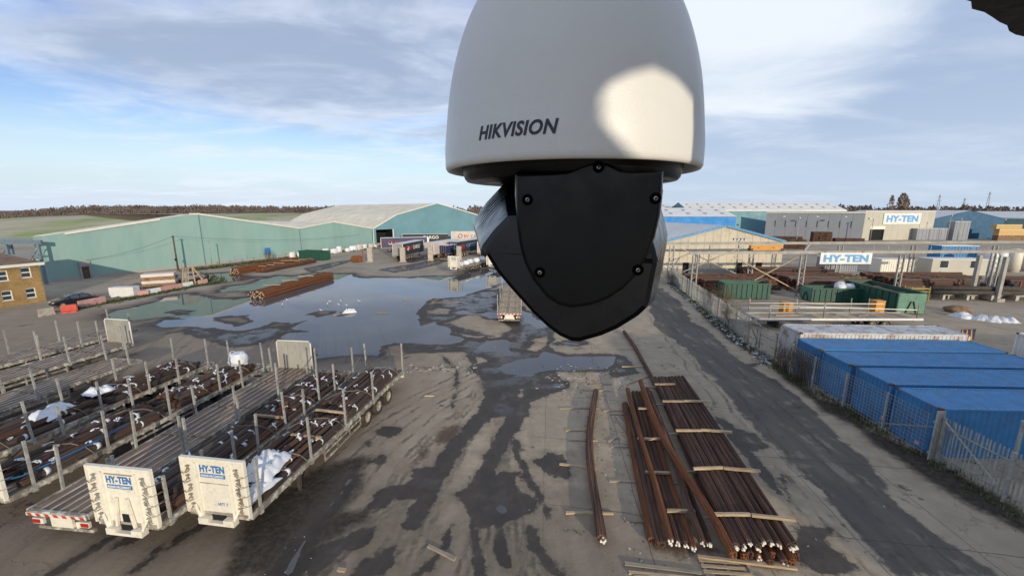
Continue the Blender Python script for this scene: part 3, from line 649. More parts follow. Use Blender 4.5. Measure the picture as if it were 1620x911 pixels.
def crown_quads(b, cx, cy, cz, w, h, n, s, rnd, mi=0):
    for _ in range(n):
        u = rnd.uniform(0, 6.283); rr = math.sqrt(rnd.random()) * w; t = rnd.random()
        k = math.sin(math.pi * min(1, .15 + .85 * t)) ** .6
        p = Vector((cx + math.cos(u) * rr * k, cy + math.sin(u) * rr * k, cz + t * h))
        a = Vector((rnd.uniform(-1, 1), rnd.uniform(-1, 1), rnd.uniform(-.6, .6))).normalized() * s * rnd.uniform(.5, 1.2)
        c_ = Vector((rnd.uniform(-.4, .4), rnd.uniform(-.4, .4), 1)).normalized() * s * rnd.uniform(.6, 1.5)
        b.add([p - a * .5, p + a * .5, p + a * .35 + c_, p - a * .2 + c_ * .8], [(0, 1, 2, 3)], mi)
rw = random.Random(21)
wb = MB()
for i in range(2300):
    x = rw.uniform(-560, 0); y = rw.uniform(288, 420)
    hgt = rw.uniform(3.0, 4.6) * (1 + .35 * n2(x, 0, .03, 4)) * (.35 + .65 * sstep(-540, -420, x)); crown_quads(wb, x, y, wood_h(x, y), rw.uniform(3.4, 5.6), hgt, 30, 1.0, rw)
wb.build('woodland', M['twigd'], kind='stuff')
wb = MB()
for i in range(900):
    x = rw.uniform(-700, 1300); y = rw.uniform(660, 800); hgt = rw.uniform(5, 9)
    crown_quads(wb, x, y, far_h(x, y), rw.uniform(5, 10), hgt, 14, 3.6, rw)
wb.build('far_woodland', M['twigd'], kind='stuff')
# ------------------------------------------------------------------ buildings
def frame2(A, B):
    A, B = Vector((*A, 0)), Vector((*B, 0)); d = (B - A); L_ = d.length; return A, d.normalized(), L_, math.atan2(d.y, d.x)

# the long green-blue warehouse: two gable bays side by side, roofs running away to the back
A_, d_, L_, ang_ = frame2((-77.4, 67), (-45.6, 132.7))
wh = thing('warehouse', 'long pale teal warehouse with two low gables behind the flooded yard', 'warehouse', tuple(A_), ang_)
def gable_strip(prof, y0, y1, base=0.0):
    b = MB(); pts = [(prof[0][0], base)] + prof + [(prof[-1][0], base)]
    b.prism(pts, y0, y1); return b
P1 = [(0, 7.7), (21.9, 11.0), (23.4, 11.0), (47, 7.05)]
P2 = [(47.03, 7.05), (58.0, 8.45), (73.0, 5.95)]
DEP = 62
gable_strip(P1, 0, .25).build('wall', M['teal'], wh)
gable_strip(P2, 0, .25).build('wall', M['teal'], wh)
for nm, pr, dp in (('roof', P1[:2], 4.0), ('roof', P1[1:], DEP), ('roof', P2, DEP)):
    b = MB()
    for (x0, z0), (x1, z1) in zip(pr, pr[1:]):
        b.add([(x0, .26, z0), (x1, .26, z1), (x1, dp, z1), (x0, dp, z0)], [(0, 1, 2, 3)])
        b.add([(x0, .26, z0 - .2), (x1, .26, z1 - .2), (x1, dp, z1 - .2), (x0, dp, z0 - .2)], [(0, 1, 2, 3)])
    b.build(nm, M['roof'], wh)
b = MB(); b.b2(-.02, .2, .26, 4.0, 0, 7.5); b.build('side_wall', M['teal'], wh)
for s0, z0, s1, z1 in ((2.7, 8.02, 16.4, 10.15), (21.7, 11.12, 23.5, 11.12), (23.5, 11.1, 47.0, 7.18), (47.1, 7.2, 58.0, 8.58), (58.0, 8.58, 73.1, 6.05)):
    b = MB(); b.beam((s0, -.08, z0), (s1, -.08, z1), .3, .34); b.build('eave_trim', M['trim'], wh)
b = MB(); b.b2(3.85, 4.8, -.12, .1, .05, 2.1); b.build('door', M['pole'], wh)
b = MB(); b.b2(3.6, 3.85, -.22, .1, 0, 2.2); b.b2(4.8, 5.05, -.22, .1, 0, 2.2); b.b2(3.6, 5.05, -.24, .1, 2.2, 3.1); b.build('door_surround', M['wallgrey'], wh)
b = MB(); b.b2(36.9, 38.3, -.12, .1, 1.1, 2.7); b.build('blue_door', M['brightblue'], wh)
for s0 in (23.4, 47.0): MB().b2(s0 - .06, s0 + .06, -.1, .0, 0, 7 if s0 > 40 else 10.9).build('downpipe', M['bluesteel'], wh)
MB().b2(0, 73, -.10, -.002, 0, .55).build('plinth', M['wallgrey'], wh)

# bigger gabled hall next to it
A_, d_, L_, ang_ = frame2((-45.3, 133.0), (-13.0, 165.0))
hall = thing('warehouse', 'tall blue-teal gabled hall with an open doorway behind the parked box trailers', 'warehouse', tuple(A_), ang_)
PH = [(0, 5.9), (8.6, 10.3), (25.3, 14.3), (44.4, 9.9)]
pts = [(3.3, 0), (3.3, 5.6), (7.3, 5.6), (7.3, 0), (45, 0), (44.4, 9.9), (25.3, 14.3), (8.6, 10.3), (0, 5.9), (0, 0)]
def poly_wall(parent, name, quads, m_):
    b = MB()
    for q in quads: b.prism(q, 0, .25)
    return b.build(name, m_, parent)
poly_wall(hall, 'wall', [[(0, 0), (1.0, 0), (1.0, 6.4), (0, 5.9)], [(1.0, 5.6), (7.3, 5.6), (7.3, 9.62), (1.0, 6.4)], [(7.3, 0), (44.4, 0), (44.4, 9.9), (25.3, 14.3), (8.6, 10.3), (7.3, 9.62)]], M['tealb'])
b = MB(); b.b2(.8, 7.5, 6, 6.2, 0, 6); b.b2(.8, .9, .3, 6, 0, 6); b.b2(7.45, 7.5, .3, 6, 0, 6); b.b2(.8, 7.5, .3, 6.2, 5.9, 6); b.build('doorway_recess', M['dark'], hall)
MB().b2(7.0, 7.3, -.1, .2, 0, 5.6).build('door_post', M['trim'], hall)
MB().b2(1.0, 7.0, 1.2, 1.3, .3, 1.1).build('barrier_rail', M['orange'], hall)
HD = 78
b = MB()
for (x0, z0), (x1, z1) in zip(PH, PH[1:]):
    b.add([(x0, .26, z0), (x1, .26, z1), (x1 - 4, HD, z1), (x0 - 4, HD, z0)], [(0, 1, 2, 3)])
b.build('roof', M['roof'], hall)
for k in range(7):
    y = 8 + k * 10
    b = MB(); b.beam((9.5, y, 10.56), (24.6, y, 14.18), 1.1, .06); b.build('rooflight', M['roof'], hall)
for (x0, z0), (x1, z1) in zip(PH, PH[1:]): MB().beam((x0, -.08, z0 + .1), (x1, -.08, z1 + .1), .28, .34).build('eave_trim', M['trim'], hall)
MB().b2(-.12, .12, -.12, .0, 0, 5.8).build('corner_trim', M['trim'], hall)
MB().b2(-.1, .1, .3, HD, 0, 5.8).build('side_wall', M['tealb'], hall)

# brick house with hipped tile roof
def brick_material():
    m = mat('buff_brick', (.39, .25, .10), .85, var=.2, scale=.8, rand=0)
    nt = m.node_tree; N, L = nt.nodes, nt.links; b = N['Principled BSDF']
    old = b.inputs['Base Color'].links[0].from_socket
    t = N.new('ShaderNodeTexCoord'); mp_ = N.new('ShaderNodeMapping'); mp_.inputs['Rotation'].default_value = (R(90), 0, 0); L.new(t.outputs['Object'], mp_.inputs[0])
    br = N.new('ShaderNodeTexBrick'); br.inputs['Scale'].default_value = 4.4; br.inputs['Mortar Size'].default_value = .02
    br.inputs['Color1'].default_value = (1, 1, 1, 1); br.inputs['Color2'].default_value = (.6, .6, .6, 1); br.inputs['Mortar'].default_value = (.8, .78, .7, 1)
    L.new(mp_.outputs[0], br.inputs['Vector'])
    mx = N.new('ShaderNodeMix'); mx.data_type = 'RGBA'; mx.blend_type = 'MULTIPLY'; mx.inputs[0].default_value = 1
    L.new(old, mx.inputs[6]); L.new(br.outputs[0], mx.inputs[7]); L.new(mx.outputs[2], b.inputs['Base Color'])
    return m
M['brick'] = brick_material()
A_, d_, L_, ang_ = frame2((-62.0, 52.6), (-64.5, 45.8))
house = thing('brick_house', 'two storey buff brick house with brown hipped roof at the left edge', 'house', tuple(A_), ang_)
W_, D_, E_ = 16.0, 9.0, 5.25     # along the front, depth to the back (local -y), eaves
b = MB(); 
wins = [(.82, 1.74, 3.44, 4.76), (.78, 1.70, .78, 2.06), (2.84, 3.76, 3.30, 4.56), (2.84, 3.76, .85, 2.08), (6.2, 7.1, 3.4, 4.7), (6.2, 7.1, .8, 2.05)]
xs = sorted({0, W_} | {w[0] for w in wins} | {w[1] for w in wins}); 
def facade(b, W0, H0, wins, t=.25, y=0.0):
    xs = sorted({0.0, W0} | {w[0] for w in wins} | {w[1] for w in wins}); zs = sorted({0.0, H0} | {w[2] for w in wins} | {w[3] for w in wins})
    for i in range(len(xs) - 1):
        for j in range(len(zs) - 1):
            cx, cz = (xs[i] + xs[i + 1]) / 2, (zs[j] + zs[j + 1]) / 2
            if any(w[0] < cx < w[1] and w[2] < cz < w[3] for w in wins): continue
            b.b2(xs[i], xs[i + 1], y - t, y, zs[j], zs[j + 1])
facade(b, W_, E_, wins); b.build('front_wall', M['brick'], house)
b = MB(); b.b2(0, .25, -D_, -.251, 0, E_); b.b2(W_ - .25, W_, -D_, -.251, 0, E_); b.b2(.251, W_ - .251, -D_, -D_ + .25, 0, E_); b.build('side_wall', M['brick'], house)
o_ = .35
b = MB(); b.add([(-o_, o_, E_), (W_ + o_, o_, E_), (W_ + o_, -D_ - o_, E_), (-o_, -D_ - o_, E_), (4.6, -D_ / 2, E_ + 2.55), (W_ - 4.6, -D_ / 2, E_ + 2.55)], [(0, 1, 5, 4), (1, 2, 5), (2, 3, 4, 5), (3, 0, 4)]); b.build('roof', M['tile'], house)
b = MB(); b.b2(-o_ - .02, W_ + o_, o_ - .02, o_ + .06, E_ - .34, E_ + .02); b.b2(-o_ - .06, -o_ + .02, -D_ - o_, o_ + .06, E_ - .34, E_ + .018); b.b2(-o_, W_, .001, o_ - .02, E_ - .02, E_ - .006); b.build('fascia', M['trim'], house)
for x0, x1, z0, z1 in wins:
    b = MB(); f_ = .09
    b.b2(x0, x0 + f_, -.2, -.09, z0, z1); b.b2(x1 - f_, x1, -.2, -.09, z0, z1); b.b2(x0 + f_, x1 - f_, -.2, -.09, z0, z0 + f_); b.b2(x0 + f_, x1 - f_, -.2, -.09, z1 - f_, z1)
    zm = (z0 + z1) / 2; b.b2(x0 + f_, x1 - f_, -.2, -.09, zm - .06, zm + .06); w = b.build('window', M['upvc'], house); MB().b2(x0 - .08, x1 + .08, -.12, .07, z0 - .09, z0 - .002).build('sill', M['concrete'], w)
    for za, zb in ((z0 + f_, zm - .06), (zm + .06, z1 - f_)): MB().b2(x0 + f_, x1 - f_, -.17, -.14, za, zb).build('pane', M['glass'], w)

# blue-grey gantry beside the house
lg = thing('gantry_crane', 'blue-grey steel gantry frame between the brick house and the teal warehouse', 'gantry', (-84.5, 64.0, 0), R(8))
MB().b2(-14, 9.0, -.2, .2, 6.6, 7.2).build('runway_beam', M['bluesteel'], lg); MB().b2(-14, 8.6, 5.8, 6.2, 6.6, 7.2).build('runway_beam', M['bluesteel'], lg)
for x, y in ((-8, 0), (-1, 0), (4.0, 0), (8.4, 0), (-1, 6), (4.0, 6), (8.0, 6)):
    b = MB(); b.b2(x - .16, x + .16, y - .16, y + .16, 0, 6.6); b.build('column', M['bluesteel'], lg)
for x0, x1 in ((4.0, 8.4), (-1, 4.0)):
    MB().beam((x0, .3, 1.0), (x1, .3, 6.3), .16).build('brace', M['bluesteel'], lg); MB().beam((x0, -.3, 4.9), (x1, -.3, 4.9), .2).build('brace', M['bluesteel'], lg)
# stock seen between the gantry legs
for k, (x, y, w, h, m_, lb) in enumerate(((-87, 76, 5, 3.2, 'wallgrey', 'grey shed box behind the blue-grey gantry'), (-81.5, 74, 3.4, 4.6, 'pinkw', 'pale stacked panels between the gantry and the teal warehouse'), (-80.2, 71, 2.4, 2.0, 'debris', 'orange-brown stack beside the corner of the teal warehouse'))):
    t = thing('stacked_goods', lb, 'stack', (x, y, 0), R(12))
    n_ = max(3, int(h / .7))
    for j in range(n_): MB().b2(-w / 2 + random.uniform(-.1, .1), w / 2 + random.uniform(-.1, .1), -1.2, 1.2, j * h / n_ + .01, (j + 1) * h / n_ - .05).build('pack', M[m_], t)

# ------------------------------------------------------------------ right-hand buildings
# beige shed with blue trim
shed = thing('storage_shed', 'beige clad shed with pale pitched roof and blue eave trim behind the crane gantry', 'shed', (40.3, 77, 0), 0)
HW, ZP, ZE, SD = 11.3, 9.05, 6.1, 26.0
nP = 15
for i in range(nP):
    x0 = -HW + 2 * HW * i / nP + .02; x1 = -HW + 2 * HW * (i + 1) / nP - .02
    zt = lambda x: ZP - (ZP - ZE) * abs(x) / HW
    pl = [(x0, .9), (x1, .9), (x1, zt(x1))] + ([(0, ZP)] if x0 < 0 < x1 else []) + [(x0, zt(x0))]
    b = MB(); b.prism(pl, random.uniform(-.012, .012), .12); b.build('wall_panel', M['beige'], shed)
MB().b2(-HW, HW, -.05, .1, 0, .9).build('plinth', M['wallgrey'], shed)
for x in (-7, 3.2, 7.0): MB().b2(x - .55, x + .55, -.12, .05, 0, 2.1).build('door', M['dark'], shed)
sk = -4.4
b = MB()
for x0, z0, x1, z1 in ((-HW - .2, ZE, 0, ZP), (0, ZP, HW + .2, ZE)):
    b.add([(x0, -.2, z0 + .06), (x1, -.2, z1 + .06), (x1 + sk, SD, z1 + .06), (x0 + sk, SD, z0 + .06)], [(0, 1, 2, 3)])
b.build('roof', M['roofg'], shed)
for s_ in (-1, 1):
    MB().beam((s_ * (HW + .2), -.26, ZE), (0, -.26, ZP), .14, .42).build('eave_trim', M['trimblue'], shed)
for k in range(9):
    t_ = (k + .5) / 9; MB().beam((-HW * t_, 0, ZP - (ZP - ZE) * t_ + .10), (-HW * t_ + sk, SD, ZP - (ZP - ZE) * t_ + .10), .07, .06).build('roof_seam', M['roofg'], shed)
MB().beam((-HW, .1, 3), (-HW + sk, SD, 3), .1, 6).build('side_wall', M['beige'], shed); MB().beam((HW, .1, 3), (HW + sk, SD, 3), .1, 6).build('side_wall', M['beige'], shed)

def gable_shed(name, label, loc, rz, W, D, ze, zp, mw, mr, trim=None, lights=0):
    """gable in the local xz plane at y=0, roof running back along +y"""
    t = thing(name, label, 'warehouse', loc, rz)
    b = MB(); b.prism([(-W / 2, 0), (W / 2, 0), (W / 2, ze), (0, zp), (-W / 2, ze)], 0, .2); b.build('gable_wall', M[mw], t)
    MB().prism([(-W / 2, 0), (W / 2, 0), (W / 2, ze), (0, zp), (-W / 2, ze)], D - .2, D).build('gable_wall', M[mw], t)
    for s_ in (-1, 1): MB().b2(s_ * W / 2 - .1, s_ * W / 2 + .1, .201, D - .201, 0, ze).build('side_wall', M[mw], t)
    for s_ in (-1, 1):
        b = MB(); b.add([(s_ * (W / 2 + .3), -.2, ze - .05), (0, -.2, zp + .08), (0, D + .2, zp + .08), (s_ * (W / 2 + .3), D + .2, ze - .05)], [(0, 1, 2, 3)]); b.build('roof', M[mr], t)
        if trim: MB().b2(s_ * (W / 2 + .3) - .12, s_ * (W / 2 + .3) + .12, -.2, D, ze - .5, ze - .06).build('gutter', M[trim], t)
        for k in range(lights):
            for q in (.3, .68):
                y = (k + .5) * D / lights; sl = (zp - ze) / (W / 2 + .3)
                xa, xb = s_ * (W / 2) * (q - .06), s_ * (W / 2) * (q + .06)
                za, zb = zp - abs(xa) * sl + .14, zp - abs(xb) * sl + .14
                b = MB(); b.add([(xa, y - .5, za), (xb, y - .5, zb), (xb, y + .5, zb), (xa, y + .5, za)], [(0, 1, 2, 3)]); b.build('rooflight', M['galvd'], t)
    return t
# long teal warehouse: its long side faces the yard (ridge runs to the right)
gable_shed('warehouse', 'long teal warehouse with rows of small rooflights and white gutter, far right', (81, 201, 0), R(-91), 23, 72, 11.9, 15.5, 'tealb', 'roofg', 'trim', 14)
gable_shed('warehouse', 'bright blue low warehouse with grey rooflit roof just right of the camera dome', (44, 143, 0), R(-91), 22, 28, 9.9, 12.6, 'brightblue', 'roofg', None, 5)
gable_shed('warehouse', 'grey roofed warehouse far behind the bright blue one', (40, 215, 0), R(-91), 26, 40, 11.5, 15.0, 'tealb', 'roofg', None, 7)
gable_shed('warehouse', 'dark blue gabled shed right of the cream sign building', (191.5, 172, 0), R(-4), 28, 60, 8.3, 11.7, 'dkblue', 'roofg', 'trim', 0)
gable_shed('warehouse', 'pale teal shed at the far right edge beside the dark blue one', (236, 170, 0), R(0), 44, 60, 8.6, 11.2, 'teal', 'roofg', 'trim', 0)

# cream and grey block carrying the big sign
A_, d_, L_, ang_ = frame2((138.4, 161), (172.5, 167.4))
fac = thing('factory_building', 'square cream and grey factory block with a large white and blue sign', 'factory', tuple(A_), ang_)
def pan_wall(x0, x1, n, z0, z1, holes, m_, parent, yy=0):
    for i in range(n):
        a = x0 + (x1 - x0) * i / n + .02; c_ = x0 + (x1 - x0) * (i + 1) / n - .02
        zz0 = z0
        for h in holes:
            if a < h[1] and c_ > h[0]: zz0 = max(zz0, h[2])
        MB().b2(a, c_, yy, yy + .2, zz0, z1).build('wall_panel', M[m_], parent)
FW = L_
pan_wall(0, FW, 10, 0, 11.3, [(3.6, 10.2, 5.6)], 'creamclad', fac)
MB().b2(3.3, 10.6, .5, .7, 0, 5.6).build('doorway_recess', M['dark'], fac)
MB().b2(3.4, 10.5, -.1, .1, 4.4, 5.6).build('roller_door', M['cream'], fac)
MB().b2(-.1, FW + .1, -.08, .3, 11.3, 11.6).build('parapet', M['trim'], fac)
MB().b2(FW - .2, FW, .21, 34, 0, 11.3).build('side_wall', M['creamclad'], fac)
MB().add([(0, .2, 11.25), (FW, .2, 11.25), (FW, 34, 11.25), (0, 34, 11.25)], [(0, 1, 2, 3)]).build('roof', M['roofg'], fac)
# grey face runs back to the left; its shade is put into the panel colour
gx_, gy_ = Vector((110.3 - 138.4, 178 - 161)), None
ga = math.atan2(178 - 161, 110.3 - 138.4) - ang_; GL = math.hypot(28.1, 17)
def grey_pt(s, n, z): return Vector((math.cos(ga) * s + math.sin(ga) * n * -1, math.sin(ga) * s + math.cos(ga) * n, z))
nG = 9
for i in range(nG):
    a, c_ = GL * i / nG + .03, GL * (i + 1) / nG - .03
    b = MB(); b.add([grey_pt(a, 0, 0), grey_pt(c_, 0, 0), grey_pt(c_, -.2, 0), grey_pt(a, -.2, 0), grey_pt(a, 0, 10.7), grey_pt(c_, 0, 10.7), grey_pt(c_, -.2, 10.7), grey_pt(a, -.2, 10.7)], [(0, 1, 2, 3), (4, 5, 6, 7), (0, 1, 5, 4), (1, 2, 6, 5), (2, 3, 7, 6), (3, 0, 4, 7)]); b.build('grey_wall_panel', M['greyclad'], fac)
    if i % 1 == 0 and i > 0:
        p = grey_pt(a, .12, 7.6); q = grey_pt(a, .12, 5.0); MB().beam(p, q, .25).build('wall_slot', M['bluesteel'], fac)
b = MB(); b.beam(grey_pt(0, .1, 10.95), grey_pt(GL, .1, 10.95), .4, .5); b.build('grey_parapet', M['trim'], fac)
# ------------------------------------------------------------------ lettering
_tcache = {}
def text_geo(body, size=1.0, bold=0.0, ext=.004, shear=0.0, space=1.0):
    key = (body, size, bold, ext, shear, space)
    if key in _tcache: return _tcache[key]
    cu = bpy.data.curves.new('lettering', 'FONT'); cu.body = body; cu.size = size; cu.align_x = 'CENTER'; cu.align_y = 'CENTER'
    cu.extrude = ext; cu.offset = bold; cu.shear = shear; cu.space_character = space; cu.resolution_u = 4
    ob = bpy.data.objects.new('lettering', cu); COL.objects.link(ob)
    dg = bpy.context.evaluated_depsgraph_get(); me = ob.evaluated_get(dg).to_mesh()
    vs = [tuple(v.co) for v in me.vertices]; fs = [tuple(p.vertices) for p in me.polygons]
    ob.evaluated_get(dg).to_mesh_clear(); bpy.data.objects.remove(ob); bpy.data.curves.remove(cu)
    xs = [v[0] for v in vs]; ys = [v[1] for v in vs]
    cx, cy = (min(xs) + max(xs)) / 2, (min(ys) + max(ys)) / 2
    vs = [(x - cx, y - cy, z) for x, y, z in vs]
    _tcache[key] = (vs, fs, max(xs) - min(xs), max(ys) - min(ys)); return _tcache[key]
def text_part(body, w, h, m_, parent, loc, face='-y', bold=.03, name='lettering', shear=0.0, space=1.05):
    vs, fs, tw, th = text_geo(body, 1.0, bold, .006, shear, space)
    sx, sz = w / tw, h / th
    b = MB()
    if face == '-y': b.add([(x * sx, -z, y * sz) for x, y, z in vs], fs)
    elif face == '+y': b.add([(-x * sx, z, y * sz) for x, y, z in vs], fs)
    elif face == '+x': b.add([(z, x * sx, y * sz) for x, y, z in vs], fs)
    elif face == '-x': b.add([(-z, -x * sx, y * sz) for x, y, z in vs], fs)
    return b.build(name, m_, parent, loc=loc)

# ------------------------------------------------------------------ flatbed trailers
TL, TW, DZ = 13.6, 2.5, 1.3
_sh = {}
def shared(key, fn):
    if key not in _sh: _sh[key] = fn()
    return _sh[key]
def m_wheel(): return MB().lathe([(.30, -.15), (.46, -.16), (.50, -.12), (.515, -.04), (.515, .04), (.50, .12), (.46, .16), (.30, .15)], 24, 0, cap=False).mesh('wheel', M['tyre'])
def m_rim():
    b = MB(); b.lathe([(.02, .06), (.10, .07), (.12, .02), (.20, -.02), (.27, .10), (.30, .155), (.31, .12), (.31, -.1), (.05, -.1)], 20, 0, cap=True)
    for k in range(8): b.box((.19 * math.cos(k * .785), .19 * math.sin(k * .785), .02), (.035, .035, .05))
    return b.mesh('rim', M['rim'])
def m_stake(h=1.85):
    b = MB(); w = .038
    b.b2(-w, w, -w - .004, -w + .010, -.25, h); b.b2(-w, w, w - .010, w + .004, -.25, h); b.b2(-w, -w + .012, -w + .011, w - .011, -.25, h - .02); b.b2(w - .012, w, -w + .011, w - .011, -.25, h - .02); b.b2(-w - .006, w + .006, -w - .01, w + .01, h, h + .018)
    for k in range(7): b.b2(-w - .004, w + .004, -.016, .016, .15 + k * .23, .19 + k * .23)
    b.b2(-.065, .065, -.07, .07, -.3, -.02)
    return b.mesh('stake', M['galvd'])
def m_leg():
    b = MB(); b.b2(-.07, .07, -.07, .07, .25, 1.12); b.b2(-.05, .05, -.05, .05, .06, .26); b.b2(-.16, .16, -.13, .13, .0, .06); b.beam((0, .07, .7), (0, .75, 1.1), .06); return b.mesh('landing_leg', M['chassis'])
def m_guard():
    b = MB()
    for z in (.52, .86): b.b2(-.03, .03, 4.4, 7.7, z - .05, z + .05)
    for y in (4.43, 5.5, 6.6, 7.67): b.b2(-.035, .0, y - .04, y + .04, .46, 1.1)
    return b.mesh('side_guard', M['rail'])
def m_board(L_): 
    return MB().b2(-.175, .175, 0, L_, -.03, 0).mesh('deck_board', M['board'])
def wheel_part(t, x, y, z=.515, side=1):
    w = put('wheel', shared('wheel', m_wheel), t, (x, y, z), rot=(0, R(90) * side, 0))
    put('rim', shared('rim', m_rim), w)
    return w
def hook_set(b, x, z, s):
    """a ratchet bar with its chain end, standing proud of the headboard"""
    b.beam((x, -.10, z + .09), (x + s * .03, -.10, z - .10), .035, .05); b.beam((x - .08, -.12, z + .06), (x + .08, -.12, z + .07), .03)
    b.beam((x - .03, -.13, z - .05), (x + .1 * s, -.13, z - .16), .03); b.beam((x - .09, -.1, z - .08), (x + .05, -.1, z - .08), .028)
def flatbed(label, loc, deg, kind='cream', stakes=(.55, 3.5, 6.4, 9.3, 13.1), boards='board', sign='frame', skip=(), group=None, L_=TL):
    """local frame: front end at the origin, bed running along +y"""
    t = thing('flatbed_trailer', label, 'trailer', loc, R(deg - 90), group)
    if 1:
        b = MB()
        for x in (-.48, .48): b.b2(x - .06, x + .06, .15, L_ - .2, .78, 1.14)
        for k in range(14): b.b2(-1.2, 1.2, .3 + k * (L_ - .6) / 13, .38 + k * (L_ - .6) / 13, 1.141, 1.24)
        b.b2(-.4, .4, .4, 1.6, .98, 1.12)
        b.build('chassis', M['chassis'], t)
    for s in (-1, 1):
        b = MB(); b.b2(s * 1.25 - .05, s * 1.25 + .05, 0, L_, 1.10, 1.31)
        for k in range(18): b.b2(s * 1.25 + s * .051 - .012, s * 1.25 + s * .051 + .012, .4 + k * .74, .5 + k * .74, 1.06, 1.20)
        b.build('side_rail', M['rail'], t)
    for y in (0, L_): MB().b2(-1.195, 1.195, y - .05, y + .05, 1.1, 1.308).build('end_rail', M['rail'], t)
    bw = 2.36 / 6; bm_ = shared(('deck', boards, L_), lambda: MB().b2(-bw / 2 + .022, bw / 2 - .022, .06, L_ - .06, -.04, 0).mesh('deck_board', M[boards]))
    for k in range(6): put('deck_board', bm_, t, (-1.18 + bw * (k + .5), 0, 1.285 + random.uniform(-.006, .004)))
    sm_ = shared(('strip', L_), lambda: MB().b2(-.036, .036, .06, L_ - .06, -.03, .014).mesh('deck_strip', M['strip']))
    for k in range(1, 6): put('deck_strip', sm_, t, (-1.18 + bw * k, 0, 1.285))
    for y in (2.4, 5.6, 8.5, 11.2): MB().b2(-1.19, 1.19, y - .06, y + .06, 1.285, 1.315).build('deck_batten', M['board'], t)
    for s in (-1, 1):
        for i, y in enumerate(stakes):
            if (s, i) in skip: continue
            hs_ = random.choice((1.6, 1.75, 1.85, 1.9)); put('stake', shared(('stake', hs_), lambda: m_stake(hs_)), t, (s * 1.24, y + random.uniform(-.25, .25), 1.31), rot=(random.uniform(-.035, .035), random.uniform(-.03, .03), random.uniform(-.06, .06)))
    for y in (8.45, 9.78, 11.1):
        for s in (-1, 1): wheel_part(t, s * 1.06, y, side=s)
        MB().b2(-.95, .95, y - .07, y + .07, .45, .6).build('axle', M['chassis'], t)
    for s in (-1, 1):
        put('landing_leg', shared('leg', m_leg), t, (s * .95, 2.9, 0))
        put('side_guard', shared('guard', m_guard), t, (s * 1.2, 0, 0), rz=0, rot=(0, 0, 0))
    if kind == 'cream':
        h0, h1 = 1.02, 3.36
        b = MB(); b.b2(-1.25, 1.25, -.05, .0, h0 + .18, h1)
        b.build('headboard', M['cream'], t); hb = t.children[-1] if False else None
        b = MB(); b.b2(-1.27, 1.27, -.09, .03, h1, h1 + .07); b.b2(-1.27, -1.20, -.09, .03, h0 + .2, h1); b.b2(1.20, 1.27, -.09, .03, h0 + .2, h1)
        b.build('headboard_frame', M['cream'], t)
        for x in (-.66, .66):
            b = MB(); b.b2(x - .045, x + .045, -.115, -.05, h0 - .05, h1 - .12); b.build('headboard_rib', M['cream'], t)
            b = MB(); b.beam((x + (.25 if x > 0 else -.25), -.09, h0 + .55), (x, -.16, h0 + .05), .07); b.build('gusset', M['cream'], t)
        b = MB(); b.b2(-.71, -.30, -.24, .0, h0 - .12, h0 + .12); b.b2(.30, .71, -.24, .0, h0 - .12, h0 + .12); b.b2(-.3, .3, -.24, -.1, h0 - .12, h0 - .02); b.build('bottom_bracket', M['cream'], t)
        MB().b2(-.30, .30, -.06, .02, h0 - .02, h0 + .17).build('coupling_recess', M['dark'], t)
        if sign == 'tapered':
            for x in (-.28, .28): MB().beam((x * .75, -.11, h0 + 1.25), (x * 1.25, -.11, h0 + .15), .07, .1).build('headboard_rib', M['cream'], t)
            MB().b2(-.17, .17, -.058, -.05, h0 + .28, h0 + .6).build('opening', M['dark'], t)
            MB().b2(-.55, .55, -.08, -.051, h1 - .22, h1 - .19).build('slot', M['timberd'], t)
        else:
            MB().b2(-.6, .6, -.066, -.051, h0 + 1.42, h0 + 1.44).build('panel_seam', M['rail'], t)
        for s in (-1, 1):
            for k in range(5):
                b = MB(); hook_set(b, s * (.95 + .05 * (k % 2)), h1 - .32 - k * .38, s); b.build('lashing_hook', M['timberd'] if sign != 'tapered' else M['galv'], t)
        b = MB()
        for s in (-1, 1):
            for k in range(4):
                z = h1 - .45 - k * .38; b.tube([(s * .9, -.13, z), (s * 1.1, -.15, z - .1), (s * 1.27, -.1, z - .06), (s * 1.3, .25, z - .1)], .014, 5)
        b.build('chains', M['timberd'], t)
        zt = h1 - (.34 if sign != 'tapered' else .42)
        text_part('HY-TEN', .98, .27, M['txtblue'], t, (-.035, -.058, zt), bold=.035)
        s = MB().b2(-.53, .46, -.062, -.052, zt - .34, zt - .19).build('sign_band', M['txtblue'], t)
        text_part('REINFORCEMENT', .90, .085, M['txtwhite'], s, (-.035, -.066, zt - .265), bold=.012)
        if sign == 'frame': text_part('HYT 7', .38, .12, M['txtblue'], t, (.22, -.06, h0 + .62), bold=.0)
    if kind == 'mesh':
        MB().b2(-1.2, 1.2, -.02, .02, 1.32, 3.2).build('headboard', M['mesh'], t)
        b = MB(); b.tube([(-1.23, 0, 1.25), (-1.23, 0, 3.1), (-1.12, 0, 3.25), (1.12, 0, 3.25), (1.23, 0, 3.1), (1.23, 0, 1.25)], .045, 8); b.build('headboard_frame', M['trim'], t)
        for x in (-.45, .45): MB().b2(x - .03, x + .03, .021, .06, 1.32, 3.2).build('headboard_rib', M['mesh'], t)
    # rear end gear
    y = L_
    b = MB(); b.b2(-1.24, 1.24, y + .052, y + .075, 1.12, 1.24); b.build('marker_board', M['white'], t)
    for k in range(7): MB().add([(-1.2 + k * .36, y + .079, 1.125), (-1.02 + k * .36, y + .079, 1.125), (-.95 + k * .36, y + .079, 1.235), (-1.13 + k * .36, y + .079, 1.235)], [(0, 1, 2, 3)]).build('marker_stripe', M['red'], t)
    MB().b2(-1.15, 1.15, y - .25, y - .13, .42, .54).build('bumper_bar', M['rail'], t)
